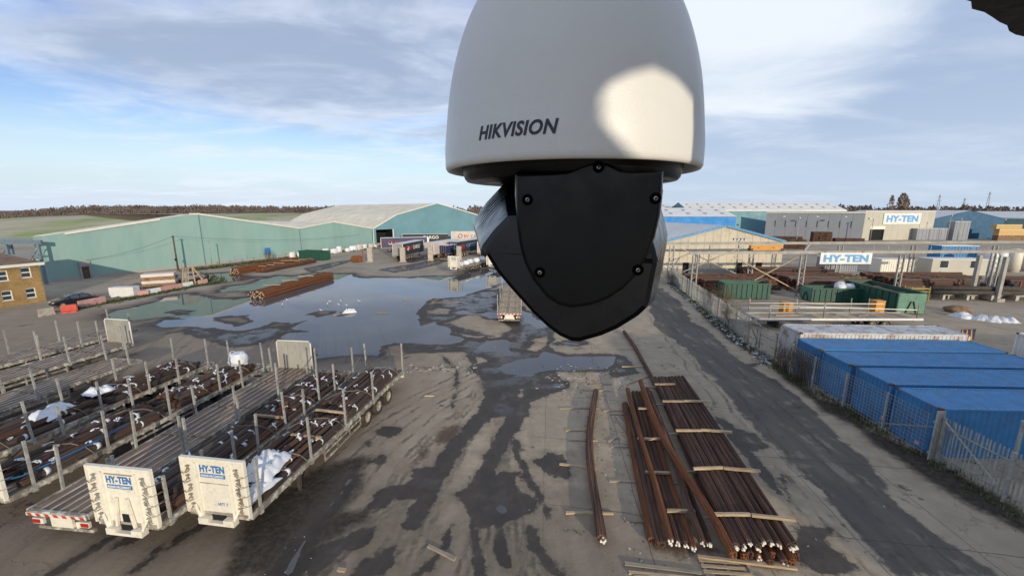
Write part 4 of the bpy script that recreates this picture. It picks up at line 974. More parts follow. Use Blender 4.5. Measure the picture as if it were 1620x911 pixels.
    for s in (-1, 1):
        MB().b2(s * .5 - .05, s * .5 + .05, y - .24, y - .14, .54, .8).build('bumper_bracket', M['cream'], t)
        l = MB().b2(s * .95 - .22, s * .95 + .22, y - .1, y - .02, .72, .94).build('lamp_box', M['cream'], t)
        MB().b2(s * 1.0 - .15, s * 1.0 + .15, y - .02, y + .005, .76, .90).build('lamp', M['redlamp'], l)
    MB().b2(-.45, .45, y - .13, y - .05, .62, 1.08).build('rear_plate', M['cream'], t)
    return t

def place_front(x, y, deg):            # front right corner given -> origin (front centre)
    a = R(deg); return (x - math.sin(a) * 1.25, y + math.cos(a) * 1.25, .02)

TR = {}
TR['near'] = flatbed('nearest loaded flatbed trailer, rightmost of the row, with a flat white signed headboard', place_front(-9.3, 12.65, 81.7), 81.7, 'cream', sign='frame')
TR['second'] = flatbed('loaded flatbed trailer second from the right, white headboard with a tapered recess', place_front(-12.15, 12.2, 82.6), 82.6, 'cream', sign='tapered')
TR['left'] = flatbed('loaded flatbed trailer left of the empty one, headboard cut off by the frame edge', place_front(-19.05, 13.5, 81.6), 81.6, 'cream', sign='plain')
TR['back'] = flatbed('loaded flatbed trailer behind the one cut by the left frame edge, stakes on both sides', place_front(-23.3, 13.9, 81.6), 81.6, 'cream', sign='plain')
# turned round: rear towards the camera
def place_rear(x, y, deg, L_=TL):      # near right corner of the rear end; bed runs away towards deg
    a = R(deg); cx, cy = x - math.sin(a) * 1.25, y + math.cos(a) * 1.25
    return (cx + math.cos(a) * L_, cy + math.sin(a) * L_, .02), deg + 180
l_, d_ = place_rear(-15.15, 12.65, 83.6)
TR['empty'] = flatbed('empty brown decked flatbed trailer with red and white rear end facing the camera', l_, d_, 'mesh', stakes=(.5, 3.4, 6.6, 9.6, 12.6))
l_, d_ = place_rear(-28.9, 14.4, 81.5)
TR['bare'] = flatbed('bare flatbed trailer without headboard, beside the one carrying the lone far grey board', l_, d_, 'none', stakes=(.6, 6.0, 12.8))
l_, d_ = place_rear(-33.3, 18.2, 80.0)
TR['board'] = flatbed('empty flatbed trailer on the left with a grey board standing at its far end', l_, d_, 'mesh', stakes=(.5, 4.2, 8.4, 12.8))
l_, d_ = place_rear(-36.6, 22.2, 80.0)
TR['far'] = flatbed('farthest flatbed trailer of the left row, empty, with grey stakes beside the flooded ground', l_, d_, 'none', stakes=(.5, 4.0, 7.0, 10.0, 12.8))
l_, d_ = place_rear(.95, 41.4, 89.0)
TR['pond'] = flatbed('lone empty flatbed trailer with tan deck standing at the edge of the pond', l_, d_, 'none', stakes=(1.0, 7.0, 13.3), boards='boardp')

# ------------------------------------------------------------------ bar bundles
def bundle_mesh(L_, r, m_, seed, sag=.02, bend=0.0, n=22, seg=10, tip=False, jag=.05):
    rn = random.Random(seed); prof = [1 + (.10 if k % 2 else -.09) + rn.uniform(-.05, .05) for k in range(n)]
    pts = []; rad = []
    ph = rn.uniform(0, 6)
    for i in range(seg + 1):
        t = i / seg
        pts.append((math.sin(t * 5 + ph) * sag + bend * math.sin(math.pi * t), t * L_, math.sin(t * 7 + ph) * sag * .6)); rad.append(r * (1 + rn.uniform(-.06, .06)))
    return pts, rad, prof
def bundle(label, cat, parent_m, loc, rz, L_, r, mkey, seed, ties=(), group=None, tiem='tape', tip=0, bend=0.0, sag=.02, pitch=0.0, name='bar_bundle', pts=None, loose=6):
    t = thing(name, label, cat, loc, rz, group)
    if pitch: t.rotation_euler = (pitch, 0, rz)
    p_, rad, prof = bundle_mesh(L_, r, mkey, seed, sag, bend, seg=max(6, int(L_ / .9)))
    if pts: p_ = pts; rad = [r * random.uniform(.95, 1.05) for _ in pts]
    b = MB(); b.tube(p_, rad, len(prof), 0, False, True, prof)
    rn = random.Random(seed + 5)
    # ragged rod ends sticking out
    for end in (0, -1):
        c = Vector(p_[end]); dirv = (Vector(p_[0]) - Vector(p_[1])).normalized() if end == 0 else (Vector(p_[-1]) - Vector(p_[-2])).normalized()
        side = dirv.cross(Vector((0, 0, 1))).normalized(); upv = side.cross(dirv)
        for k in range(9):
            a_ = rn.uniform(0, 6.28); q = r * math.sqrt(rn.random()) * .8; s_ = c + side * math.cos(a_) * q + upv * math.sin(a_) * q
            b.tube([s_ - dirv * .1, s_ + dirv * rn.uniform(.01, .12)], r * .2, 6, 0, True)
    if loose:
        for k in range(loose):
            a_ = rn.uniform(-.4, 3.54); q = r * rn.uniform(.95, 1.12); ph = rn.uniform(0, 6); i0, i1 = (0, len(p_)) if rn.random() < .5 else sorted((rn.randint(0, len(p_) - 4), len(p_)))
            rod = []
            for i in range(i0, i1):
                c = Vector(p_[i]); dv = (Vector(p_[min(i + 1, len(p_) - 1)]) - Vector(p_[max(i - 1, 0)])).normalized(); sd_ = dv.cross(Vector((0, 0, 1))).normalized(); uv = sd_.cross(dv); aa = a_ + .25 * math.sin(i * .8 + ph)
                rod.append(c + sd_ * math.cos(aa) * q + uv * math.sin(aa) * q)
            if len(rod) > 2: b.tube(rod, rn.uniform(.010, .017), 4, 0, False)
    b.build('bars', M[mkey], t)
    for y, w, loose in ties:
        f = y / L_ * (len(p_) - 1); i = min(len(p_) - 2, int(f)); c = Vector(p_[i]).lerp(Vector(p_[i + 1]), f - i); dv = (Vector(p_[i + 1]) - Vector(p_[i])).normalized()
        b = MB(); b.tube([c - dv * w / 2, c + dv * w / 2], r * 1.14, 14, 0, True)
        if loose:
            sd_ = rn.choice((-1, 1)); q = c + Vector((0, 0, r * 1.12))
            for k in range(2):
                e = q + Vector((sd_ * rn.uniform(.04, .16), rn.uniform(-.22, .22), rn.uniform(.01, .09))); b.beam(q, e, .05, .018); b.beam(e, e + Vector((rn.uniform(-.12, .12), rn.uniform(-.14, .14), -.03)), .045, .018)
        b.build('tie_band', M[tiem], t)
    if tip:
        dv = (Vector(p_[0]) - Vector(p_[1])).normalized(); side = dv.cross(Vector((0, 0, 1))).normalized(); upv = side.cross(dv)
        b = MB()
        for k in range(tip):
            a_ = rn.uniform(0, 6.28); q = r * rn.uniform(.15, .75); c = Vector(p_[0]) + side * math.cos(a_) * q + upv * math.sin(a_) * q + dv * .03
            b.tube([c, c + dv * rn.uniform(.05, .13)], r * rn.uniform(.24, .36), 7, 0, True)
        b.build('painted_tips', M['whitetip'], t)
    return t
rl = random.Random(44)
where = {'near': 'nearest trailer', 'second': 'second loaded trailer', 'left': 'trailer cut by left edge', 'back': 'farthest left loaded trailer'}
def to_world(tr, x, y, z):
    a = tr.rotation_euler.z; return (tr.location.x + math.cos(a) * x - math.sin(a) * y, tr.location.y + math.sin(a) * x + math.cos(a) * y, tr.location.z + z)
def load(key, spec):
    """spec rows: (y start, length, list of (x, radius, material), height)"""
    tr = TR[key]
    for (rowname, y0, L_, items, z) in spec:
        for i, (x, r, mk) in enumerate(items):
            Lk = L_ * rl.uniform(.86, 1.0); nt = rl.choice((2, 2, 3, 3))
            ties = [((k + rl.uniform(.25, .75)) * Lk / nt, rl.choice((.07, .10, .16)), rl.random() < .8) for k in range(nt)]
            ts = [(y, w, lo) for y, w, lo in ties]
            bundle('tied dark bar bundle, %s from left, %s layer, %s' % (ORD[i], rowname, where[key]), 'bar bundle', None,
                   to_world(tr, x + rl.uniform(-.02, .02), y0 + rl.uniform(0, .4), 1.30 + z + r), tr.rotation_euler.z + rl.uniform(-.028, .028), Lk, r, mk, rl.randint(0, 9999), ts, 'steel bar bundles loaded on the flatbed trailers', sag=.018)
def row(n, w, r0, r1, mats, x0=0.0):
    o = []; 
    for k in range(n): o.append((x0 - w / 2 + w * (k + .5) / n, rl.uniform(r0, r1), rl.choice(mats)))
    return o
mix_ = ('bar', 'bar', 'barr'); dk = ('bar', 'bar', 'bar', 'barr'); br = ('barr', 'barr', 'bar')
load('near', [('front lower', .5, 6.2, row(8, 2.2, .10, .14, mix_), 0), ('rear lower', 6.9, 6.1, row(8, 2.2, .10, .14, mix_), 0), ('front upper', 1.8, 4.6, row(5, 1.7, .07, .12, br, .1), .25), ('rear upper', 7.6, 4.9, row(6, 1.8, .07, .12, dk, -.05), .25)])
load('second', [('front lower', .5, 6.2, row(7, 2.2, .12, .16, dk), 0), ('rear lower', 6.9, 6.1, row(8, 2.2, .10, .14, br), 0), ('front upper', .9, 5.2, row(5, 1.8, .09, .14, dk, -.15), .28), ('rear upper', 7.8, 4.4, row(5, 1.6, .07, .12, mix_, .1), .25)])
load('left', [('front lower', .6, 6.2, row(7, 2.2, .12, .15, dk), 0), ('rear lower', 6.9, 6.1, row(7, 2.2, .11, .14, mix_), 0), ('front upper', .8, 5.4, row(6, 1.9, .09, .13, dk), .28), ('rear upper', 7.4, 4.8, row(5, 1.7, .08, .12, dk), .26)])
load('back', [('front lower', .6, 6.2, row(7, 2.2, .12, .16, dk), 0), ('rear lower', 6.9, 6.1, row(7, 2.2, .12, .15, dk), 0), ('front upper', 1.0, 5.6, row(4, 1.8, .10, .14, dk), .29), ('rear upper', 7.4, 5.0, row(5, 1.8, .09, .13, dk), .28)])

# white sacks and sheets lying on the loads
def sack_mesh(w, d, h, seed, slump=.25, n=16, m_=10):
    rn = random.Random(seed); rings = []
    for j in range(m_ + 1):
        t = j / m_; z = h * t; k = 1 + slump * math.sin(math.pi * t) * .35 - (t ** 4) * slump
        ring = []
        for i in range(n):
            a = 2 * math.pi * i / n; e = 3.0
            c_, s_ = math.cos(a), math.sin(a); q = (abs(c_) ** e + abs(s_) ** e) ** (-1 / e)
            u = 1 + rn.uniform(-.06, .06) + .05 * math.sin(a * 5 + t * 9 + seed)
            ring.append((c_ * q * w / 2 * k * u, s_ * q * d / 2 * k * u, z + rn.uniform(-.03, .03) * h * (0 < t < 1)))
        rings.append(ring)
    b = MB(); b.loft(rings, 0, True, True); return b
def bulk_bag(label, loc, rz, w, d, h, seed, group=None, slump=.25):
    t = thing('bulk_bag', label, 'bulk bag', loc, rz, group)
    sack_mesh(w, d, h, seed, slump).build('sack', M['sack'], t)
    rn = random.Random(seed)
    for sx in (-1, 1):
        b = MB(); b.tube([(sx * w * .36, -d * .3, h * .9), (sx * w * .4, -d * .1, h * 1.12), (sx * w * .4, d * .1, h * 1.12), (sx * w * .36, d * .3, h * .9)], .025, 5); b.build('lifting_loop', M['tape'], t)
    return t
def crumpled_sheet(label, loc, rz, w, l, h, seed, name='crumpled_sheet', rx=0.0):
    rn = random.Random(seed); n, m_ = 16, 20; b = MB(); vs = []
    for j in range(m_ + 1):
        for i in range(n + 1):
            u, v = i / n - .5, j / m_ - .5
            e = max(0, 1 - (2 * u) ** 4) * max(0, 1 - (2 * v) ** 4)
            q = n2(u * 5, v * 5, 1.0, seed) * .5 + n2(u * 13, v * 13, 1.0, seed + 1) * .22
            vs.append((u * w * (1 + .18 * n2(v * 6, seed, 1)), v * l * (1 + .15 * n2(u * 6, seed + 3, 1)), .02 + h * e * (.55 + q)))
    b.add(vs, [(j * (n + 1) + i, j * (n + 1) + i + 1, (j + 1) * (n + 1) + i + 1, (j + 1) * (n + 1) + i) for j in range(m_) for i in range(n)], 0, True)
    b.add([(x, y, 0.0) for x, y, z in vs[:n + 1]] + [(x, y, 0.0) for x, y, z in vs[-n - 1:]], [])
    o = b.build(name, M['sack']); o.location = loc; o.rotation_euler = (rx, 0, rz); o['label'] = label; o['category'] = 'plastic sheet'; return o
a_ = TR['near'].rotation_euler.z
crumpled_sheet('large crumpled white sack standing up behind the nearest white headboard', to_world(TR['near'], .35, 1.9, 1.75), a_ + .2, 1.2, 1.7, .75, 3, 'crumpled_sack')
crumpled_sheet('flat white sack sheet sagging over the right rail of the nearest loaded trailer', to_world(TR['near'], .80, .9, 1.55), a_ - .1, .7, 1.6, .35, 8, 'crumpled_sack')
bulk_bag('full white bulk bag on the rear of the loaded trailer left of the empty one', to_world(TR['left'], -.15, 12.5, 1.62), a_, 1.0, .95, .85, 5)
crumpled_sheet('crumpled white plastic heap on the bars, far left edge of the photo', to_world(TR['back'], .1, 5.2, 1.68), a_ + .3, 1.25, 1.8, .5, 12, 'crumpled_sack')
crumpled_sheet('smaller white plastic heap farther along the same load at the left', to_world(TR['back'], -.2, 7.6, 1.75), a_ - .2, 1.05, 1.2, .42, 14, 'crumpled_sack')
# cross timbers between layers
for key, x, y, w, lb in (('near', .35, 4.4, 1.5, 'short orange-brown timber across the nearest load, closer to its headboard'), ('near', .1, 6.75, 1.7, 'short orange-brown timber across the middle of the nearest load'), ('second', .2, 6.7, 1.5, 'timber crosspiece on the load of the second trailer from the right')):
    o = MB().b2(-w / 2, w / 2, -.06, .06, 0, .09).build('timber_batten', M['timber']); o.location = to_world(TR[key], x, y, 1.30 + .33); o.rotation_euler = (0, .03, a_ + rl.uniform(-.05, .05)); o['label'] = lb; o['category'] = 'timber'
# lashing straps over the loads
def strap(label, key, pts, m_='strap', r=.018):
    p = [to_world(TR[key], *q) for q in pts]; o = MB().tube(p, r, 5).build('lashing_strap', M[m_]); o['label'] = label; o['category'] = 'strap'; o['group'] = 'lashing straps over the trailer loads'; return o
for key in ('near', 'second', 'left', 'back'):
    for k, y in enumerate((1.9, 4.9, 7.9, 11.4)):
        dy = rl.uniform(.4, 1.2)
        strap('webbing strap over the load of the %s, %s from its headboard' % (where[key], ORD[k]), key, [(-1.28, y, 1.3), (-1.0, y + .1, 1.66), (-.3, y + dy * .5, 1.92), (.5, y + dy * .8, 1.9), (1.0, y + dy, 1.64), (1.28, y + dy + .1, 1.3)])
strap('bright blue strap running along the load behind the leftmost white headboard', 'left', [(1.05, -.1, 2.0), (1.1, .6, 1.8), (1.05, 2.6, 1.72), (.95, 4.6, 1.75)], 'bluestrap', .035)
for key, y0, y1, lb in (('near', 9.4, 13.1, 'slack grey strap hanging from the last left stake of the nearest trailer'), ('second', 9.4, 13.1, 'slack strap from the last left stake of the second trailer'), ('left', 9.3, 13.0, 'slack strap from the last left stake of the trailer left of the empty one')):
    strap(lb, key, [(-1.2, y0, 1.5), (-1.2, (y0 + y1) / 2, 2.0), (-1.22, y1, 2.9)])
# ------------------------------------------------------------------ rusty bar stacks on the right of the yard
GZ = .04
def lerp2(a, b, t): return (a[0] + (b[0] - a[0]) * t, a[1] + (b[1] - a[1]) * t)
def line_bundle(label, A, B, z, r, mk, seed, tip=0, bend=0.0, group=None, zs=None, sag=.03):
    dx, dy = B[0] - A[0], B[1] - A[1]; L_ = math.hypot(dx, dy)
    pts = None
    if zs or bend:
        pts = []
        for i in range(13):
            t = i / 12; zz = 0 if not zs else np.interp(t, [q[0] for q in zs], [q[1] for q in zs])
            pts.append((bend * math.sin(math.pi * t) + .02 * math.sin(t * 9 + seed), t * L_, float(zz)))
    return bundle(label, 'bar bundle', None, (A[0], A[1], z), math.atan2(dy, dx) - math.pi / 2, L_, r, mk, seed, [], group, tip=tip, pts=pts, sag=sag, loose=(9 if A[0] > 0 else 2))
rs = random.Random(91)
RF, RB = ((7.55, 12.15), (9.95, 11.95)), ((9.75, 26.2), (11.95, 26.4))
MF, MB_ = ((5.0, 12.5), (7.2, 12.4)), ((7.15, 24.7), (9.3, 24.9))
G_ = 'rusty steel bar bundles stacked in the yard'
nb_ = 9
for k in range(nb_):
    t = (k + .5) / nb_; A = lerp2(RF[0], RF[1], t); B = lerp2(RB[0], RB[1], t)
    e = rs.uniform(-.15, .2)
    line_bundle('rusty bar bundle, %s from the left in the top layer of the right-hand stack' % ORD[k], (A[0], A[1] + e), B, .62, .118, 'rust', 100 + k, tip=5, group=G_)
for k in range(9):
    t = (k + .5) / 9; A = lerp2(RF[0], RF[1], t); B = lerp2(RB[0], RB[1], t)
    line_bundle('rusty bar bundle, %s from the left in the bottom layer of the right-hand stack' % ORD[k], (A[0] + .03, A[1] - rs.uniform(-.1, .35)), B, .26, .12, 'rusto' if k % 2 else 'rust', 140 + k, tip=3 if k % 3 == 0 else 0, group=G_)
for k, (t, up) in enumerate(((.02, 0), (.10, 0), (.19, 0), (.28, 1), (.42, 0), (.55, 0), (.66, 0), (.80, 1), (.93, 0))):
    A = lerp2(MF[0], MF[1], t); B = lerp2(MB_[0], MB_[1], t)
    line_bundle('rusty bar bundle, %s from the left in the loose middle stack' % ORD[k], (A[0], A[1] + rs.uniform(-.2, .2)), (B[0] - .3 * (1 - t) + rs.uniform(-.1, .1), B[1] - (0 if t > .2 else 1.5)), .24 + .24 * up, .115, 'rust' if k % 3 else 'rusto', 170 + k, tip=0 if t < .2 else 6, group=G_)
# loose ones
line_bundle('single orange-rusted bundle lying diagonally across the two rusty stacks', (7.5, 11.75), (8.55, 25.3), .80, .135, 'rusto', 301, bend=-.42, zs=[(0, -.25), (.1, .0), (1, 0)])
line_bundle('single curved rusty bundle lying alone left of the stacks', (3.25, 12.7), (5.55, 24.9), .30, .165, 'rust', 302, tip=4, bend=-.42)
line_bundle('long thin rusty bar running away from the far end of the stacks', (9.75, 25.6), (11.05, 38.3), .24, .13, 'rust', 303, bend=.15)
# timbers
def timber(label, cx, cy, z, L_, rz, w=.10, h=.10, mk='timber', tilt=0.0, group='timber battens between and over the bar stacks', name='timber_batten'):
    rn = random.Random(int(cx * 1000 + cy * 77)); b = MB(); n = 4; rings = []
    for i in range(n + 1):
        x = -L_ / 2 + L_ * i / n; o_ = rn.uniform(-.012, .012)
        ww, hh = w / 2 * rn.uniform(.9, 1.05), h / 2 * rn.uniform(.92, 1.05)
        rings.append([(x, -ww + o_, -hh + h / 2), (x, ww + o_, -hh + h / 2), (x, ww + o_, hh + h / 2), (x, -ww + o_, hh + h / 2)])
    b.loft(rings, 0, False, True); o = b.build(name, M[mk]); o.location = (cx, cy, z); o.rotation_euler = (0, tilt, rz); o['label'] = label; o['category'] = 'timber'; o['group'] = group; return o
def rp(t, s): a = lerp2(RF[0], RB[0], t); b = lerp2(RF[1], RB[1], t); return lerp2(a, b, s)
def mp2(t, s): a = lerp2(MF[0], MB_[0], t); b = lerp2(MF[1], MB_[1], t); return lerp2(a, b, s)
for k, (t, tilt) in enumerate(((.085, 0), (.28, .02), (.50, 0), (.73, .02), (.90, 0))):
    p = rp(t, .22); q = rp(t, .78)
    timber('left batten of the %s pair from the near end, right-hand bar stack' % ORD[k], p[0], p[1], .745, 1.35, rs.uniform(-.03, .06), .11, .10)
    if k < 4: timber('right batten of the %s pair from the near end, right-hand bar stack' % ORD[k], q[0] + .1, q[1] - .08, .76, 1.5, -.10 + rs.uniform(-.05, .05), .12, .10)
    p = rp(t, .4); timber('batten between the layers of the right-hand stack, %s from the near end' % ORD[k], p[0], p[1] + .25, .39, 2.7, 0, .1, .1, 'timberd')
for k, (t, s, L_, rz) in enumerate(((.12, .62, 1.1, -.02), (.31, .40, 1.1, -.05), (.53, .5, 1.5, -.02), (.79, .6, 1.0, -.12))):
    p = mp2(t, s); timber('batten on top of the loose middle stack, %s from its near end' % ORD[k], p[0], p[1], .375, L_, rz, .12, .10)
    timber('ground batten poking out under the middle stack, %s from its near end' % ORD[k], p[0] - .7, p[1] - .2, GZ, 3.0, rz, .1, .09, 'timberd')
for i, (x, y, L_, rz, mk, lb) in enumerate((
    (3.1, 14.2, 1.9, -.02, 'timber', 'ground batten under the near end of the lone curved bundle'), (3.1, 17.2, 1.7, -.22, 'timber', 'slanting ground batten left of the lone curved bundle'),
    (3.75, 19.4, 1.5, -.02, 'timber', 'pale ground batten left of the curved bundle, nearer of a pair'), (3.7, 20.4, 1.5, .04, 'timber', 'orange ground batten left of the curved bundle, farther of a pair'),
    (4.1, 22.9, 2.4, .0, 'timberd', 'long grey batten under the far part of the curved bundle'), (6.3, 22.6, 1.6, .03, 'timber', 'batten between the curved bundle and the middle stack, far end'),
    (5.35, 19.5, .8, .55, 'timberd', 'short grey offcut leaning by the curved bundle'), (6.35, 19.4, 1.3, -1.0, 'timber', 'angled timber offcut between curved bundle and middle stack'),
    (6.15, 21.0, 1.9, 1.65, 'timberd', 'grey timber lying lengthwise left of the middle stack'), (6.5, 21.2, 1.6, 1.72, 'timberd', 'second grey timber lying lengthwise left of the middle stack'),
    (5.6, 25.4, 2.0, -.08, 'timber', 'orange timber at the far end of the curved bundle'), (6.1, 26.3, 1.6, .1, 'timberd', 'grey timber in the rubbish heap beyond the curved bundle'),
    (9.2, 27.2, 2.4, .62, 'timberd', 'grey plank propped across the far end of the bar stacks'), (9.4, 29.6, 1.8, 0, 'timber', 'thin timber under the long rusty bar, nearer one'), (10.0, 33.6, 1.5, 0, 'timber', 'thin timber under the long rusty bar, farther one'),
    (5.6, 13.4, 1.4, 1.85, 'timberd', 'broken grey stick leaning on the near left end of the middle stack'), (5.8, 13.9, .8, 2.3, 'timberd', 'short broken stick across the near left end of the middle stack'),
    (5.3, 11.62, 2.9, -.15, 'timberd', 'long grey plank on the ground in front of the stacks'), (5.2, 11.36, 2.6, -.10, 'timber', 'lower of the planks in front of the stacks, bottom edge of the photo'), (4.5, 11.3, .9, .02, 'timber', 'short orange offcut at the bottom edge of the photo'),
    (8.2, 11.25, .5, -.2, 'timber', 'small orange timber offcut in front of the stack ends'),
    (-5.75, 11.6, .28, -.1, 'timber', 'small orange-brown wood block by the wet rut'), (-5.4, 24.6, .6, 0, 'timber', 'wood block on the concrete behind the trailer wheels'), (-2.5, 12.3, 1.2, -.5, 'timberd', 'thin broken stick lying on the concrete'),
    (2.4, 35.5, 1.6, -.7, 'timberd', 'dark log beside the middle puddle'))):
    timber(lb, x, y, GZ, L_, rz, .10 + .03 * (i % 2), .09, mk, group='loose timbers lying on the ground')
# broken pallet at the bottom edge
pl = thing('pallet', 'pale broken timber pallet at the bottom edge in front of the rusty stacks', 'pallet', (7.25, 11.42, GZ), R(-5))
for k in range(5): MB().b2(-.85, .95 - .12 * k, -.5 + k * .22, -.39 + k * .22, .10, .125).build('slat', M['timber'], pl)
for x in (-.75, 0, .75): MB().b2(x - .05, x + .05, -.5, .48, 0, .098).build('bearer', M['timberd'], pl)
MB().beam((-.85, .55, .14), (2.3, .35, .14), .11, .08).build('slat', M['timber'], pl)

# scraps scattered over the yard: too many to count
sb = MB(); r5 = random.Random(5)
def scrap(x, y, s, mi):
    a = r5.uniform(0, 3.1); sb.box((x, y, .05 + s * .1), (s, s * r5.uniform(.15, .5), s * .16), a, mi)
for _ in range(240): scrap(r5.gauss(5.4, 1.6), r5.gauss(27.2, 1.5), r5.uniform(.05, .22), r5.choice((0, 1, 1, 2)))
for _ in range(170): scrap(r5.gauss(-5.5, 1.6), r5.gauss(29.3, .5), r5.uniform(.06, .3), r5.choice((0, 1, 2)))
for _ in range(260): scrap(r5.gauss(5.2, .9), r5.uniform(13, 25), r5.uniform(.03, .16), r5.choice((1, 1, 2, 2, 0)))
for _ in range(160): scrap(r5.uniform(3, 10), r5.gauss(12, .8), r5.uniform(.03, .11), r5.choice((0, 1, 2, 2)))
for _ in range(220): scrap(r5.uniform(-14, 16), r5.uniform(9, 36), r5.uniform(.03, .09), r5.choice((0, 1, 1, 2)))
for _ in range(120): scrap(r5.uniform(-14, -6), r5.uniform(9, 13.5), r5.uniform(.02, .07), r5.choice((0, 0, 1)))
sb.build('scattered_scraps', [M['litter'], M['debris'], M['timberd']], kind='stuff')

# ------------------------------------------------------------------ rusty stacks in and beside the pond
def far_stack(label0, A, B, n, layers, r, tipn, seed, gap=.27):
    dx, dy = B[0] - A[0], B[1] - A[1]; L_ = math.hypot(dx, dy); nx_, ny_ = dy / L_, -dx / L_
    for j in range(layers):
        for i in range(n - (j % 2)):
            o_ = (i - (n - 1 - (j % 2)) / 2) * gap; sh = random.uniform(-.3, .3)
            line_bundle('%s, %s from left, %s layer up' % (label0, ORD[i], ORD[j]), (A[0] + nx_ * o_ + dx / L_ * sh, A[1] + ny_ * o_ + dy / L_ * sh), (B[0] + nx_ * o_, B[1] + ny_ * o_), .16 + j * .25, r, 'rusto' if (i + j) % 2 else 'rust', seed + j * 20 + i, tip=tipn, group='rusty bar bundles by the pond')
far_stack('rusty bundle of the stack standing in the pond', (-35.0, 54.4), (-33.0, 71.6), 8, 4, .135, 2, 400, .29)
far_stack('rusty bundle of the left stack by the teal wall', (-52.2, 75.2), (-49.5, 92.5), 6, 5, .15, 2, 520, .32)
far_stack('rusty bundle of the right stack by the teal wall', (-48.6, 77.5), (-46.2, 93.0), 7, 3, .15, 0, 640, .32)
for k, (x, y, L_, rz) in enumerate(((-35, 58, 2.4, .1), (-34.5, 62, 2.4, .1), (-34.0, 66, 2.4, .1))): timber('batten across the stack in the pond, %s from its near end' % ORD[k], x, y, 1.22, L_, rz, .12, .1)
for k in range(7): timber('loose timber on the stacks by the teal wall, %s from the left' % ORD[k], -50 + k * .7, 80 + k * 1.9, 1.1 + random.uniform(-.2, .3), 2.2, random.uniform(-.8, .8), .14, .12)

# gulls on the water and the rubbish island
def gull(label, x, y, rz, z=.05):
    t = thing('gull', label, 'gull', (x, y, z), rz, 'gulls resting on the pond')
    rings = []
    for (yy, zz, w, h) in ((-.23, .15, .004, .004), (-.16, .14, .035, .03), (-.05, .12, .075, .065), (.06, .13, .08, .075), (.12, .17, .055, .06), (.155, .235, .038, .045), (.185, .27, .036, .038), (.215, .27, .02, .022), (.225, .268, .006, .006)):
        rings.append([(math.cos(2 * math.pi * k / 8) * w, yy, zz + math.sin(2 * math.pi * k / 8) * h) for k in range(8)])
    MB().loft(rings, 0, True, True).build('body', M['bird'], t)
    for s in (-1, 1): MB().loft([[(s * .05, -.26, .155), (s * .03, -.26, .16), (s * .04, -.26, .15)], [(s * .092, -.04, .14), (s * .05, -.04, .185), (s * .08, -.04, .12)], [(s * .082, .08, .14), (s * .04, .08, .19), (s * .07, .08, .12)]], 0, True).build('wing', M['beak'], t)
    MB().loft([[(-.008, .222, .27), (.008, .222, .27), (0, .222, .258)], [(-.002, .27, .262), (.002, .27, .262), (0, .27, .258)]], 0, False).build('beak', M['orange'], t)
    t.scale = (1.0, 1.0, 1.0); return t
for (x, y, rz, lb) in ((-29.2, 50.1, .4, 'white gull at the left of the group on the pond, lower one'), (-30.1, 52.9, 1.2, 'white gull at the left of the group on the pond, upper one'), (-23.9, 51.9, 2.0, 'white gull in the middle cluster on the pond, leftmost'), (-23.6, 50.4, .2, 'white gull in the middle cluster on the pond, lowest'), (-22.6, 52.1, .7, 'white gull in the middle cluster on the pond, upper'), (-22.0, 50.2, 2.6, 'white gull in the middle cluster on the pond, right'), (-20.8, 49.6, 1.0, 'white gull just left of the rightmost one on the pond'), (-20.2, 52.2, 1.7, 'rightmost white gull on the pond'), (-22.9, 47.2, 1.5, 'white gull standing on the muddy bar in the pond')):
    gull(lb, x, y, rz)
for (x, y, w, l, h, rz, mk, lb) in ((-19.3, 46.6, 1.6, .8, .32, .4, 'sack', 'white sack heap on the small mud bar in the pond'),):
    o = crumpled_sheet(lb, (x, y, .02), rz, w, l, h * 2, 31, 'crumpled_sack')
timber('plank floating on the pond beside the white sack', -19.9, 45.9, .0, 2.0, .5, .3, .08, 'timberd', group='planks floating in the pond', name='floating_plank')
timber('dark plank floating right of the white sack in the pond', -15.3, 46.4, .0, 1.6, -.3, .25, .1, 'timberd', group='planks floating in the pond', name='floating_plank')
timber('short plank floating in the far part of the pond', -14.3, 53.3, .0, .8, .6, .2, .08, 'timberd', group='planks floating in the pond', name='floating_plank')
timber('long thin timber lying at the right shore of the pond', -8.7, 51.8, .02, 3.6, .05, .2, .08, 'timber', group='planks floating in the pond', name='floating_plank')

# ------------------------------------------------------------------ left edge of the yard: car, barriers, clutter
car = thing('parked_car', 'black hatchback car parked in front of the brick house', 'car', (-56.1, 50.7, .03), R(62))
def car_shell():
    # local x = length, y = width
    prof = [(-2.1, .35), (-2.12, .72), (-2.0, .90), (-1.65, .97), (-1.45, 1.02), (-1.2, 1.36), (-.6, 1.50), (.2, 1.49), (.75, 1.30), (1.25, .98), (1.9, .84), (2.12, .68), (2.15, .38)]
    rings = []
    for s, w in ((-1, .80), (-.86, .89), (-.3, .90), (.3, .90), (.86, .89), (1, .80)):
        k = abs(s); ring = []
        for x, z in prof:
            zz = z if k < .9 else .35 + (z - .35) * .93; yy = s * .9
            if z > 1.0: yy *= (1 - .22 * (z - 1.0) / .5)
            ring.append((x * (.97 if k > .9 else 1), yy, zz))
        rings.append(ring)
    b = MB(); b.loft(rings, 0, True, True); return b
car_shell().build('body', M['car'], car)
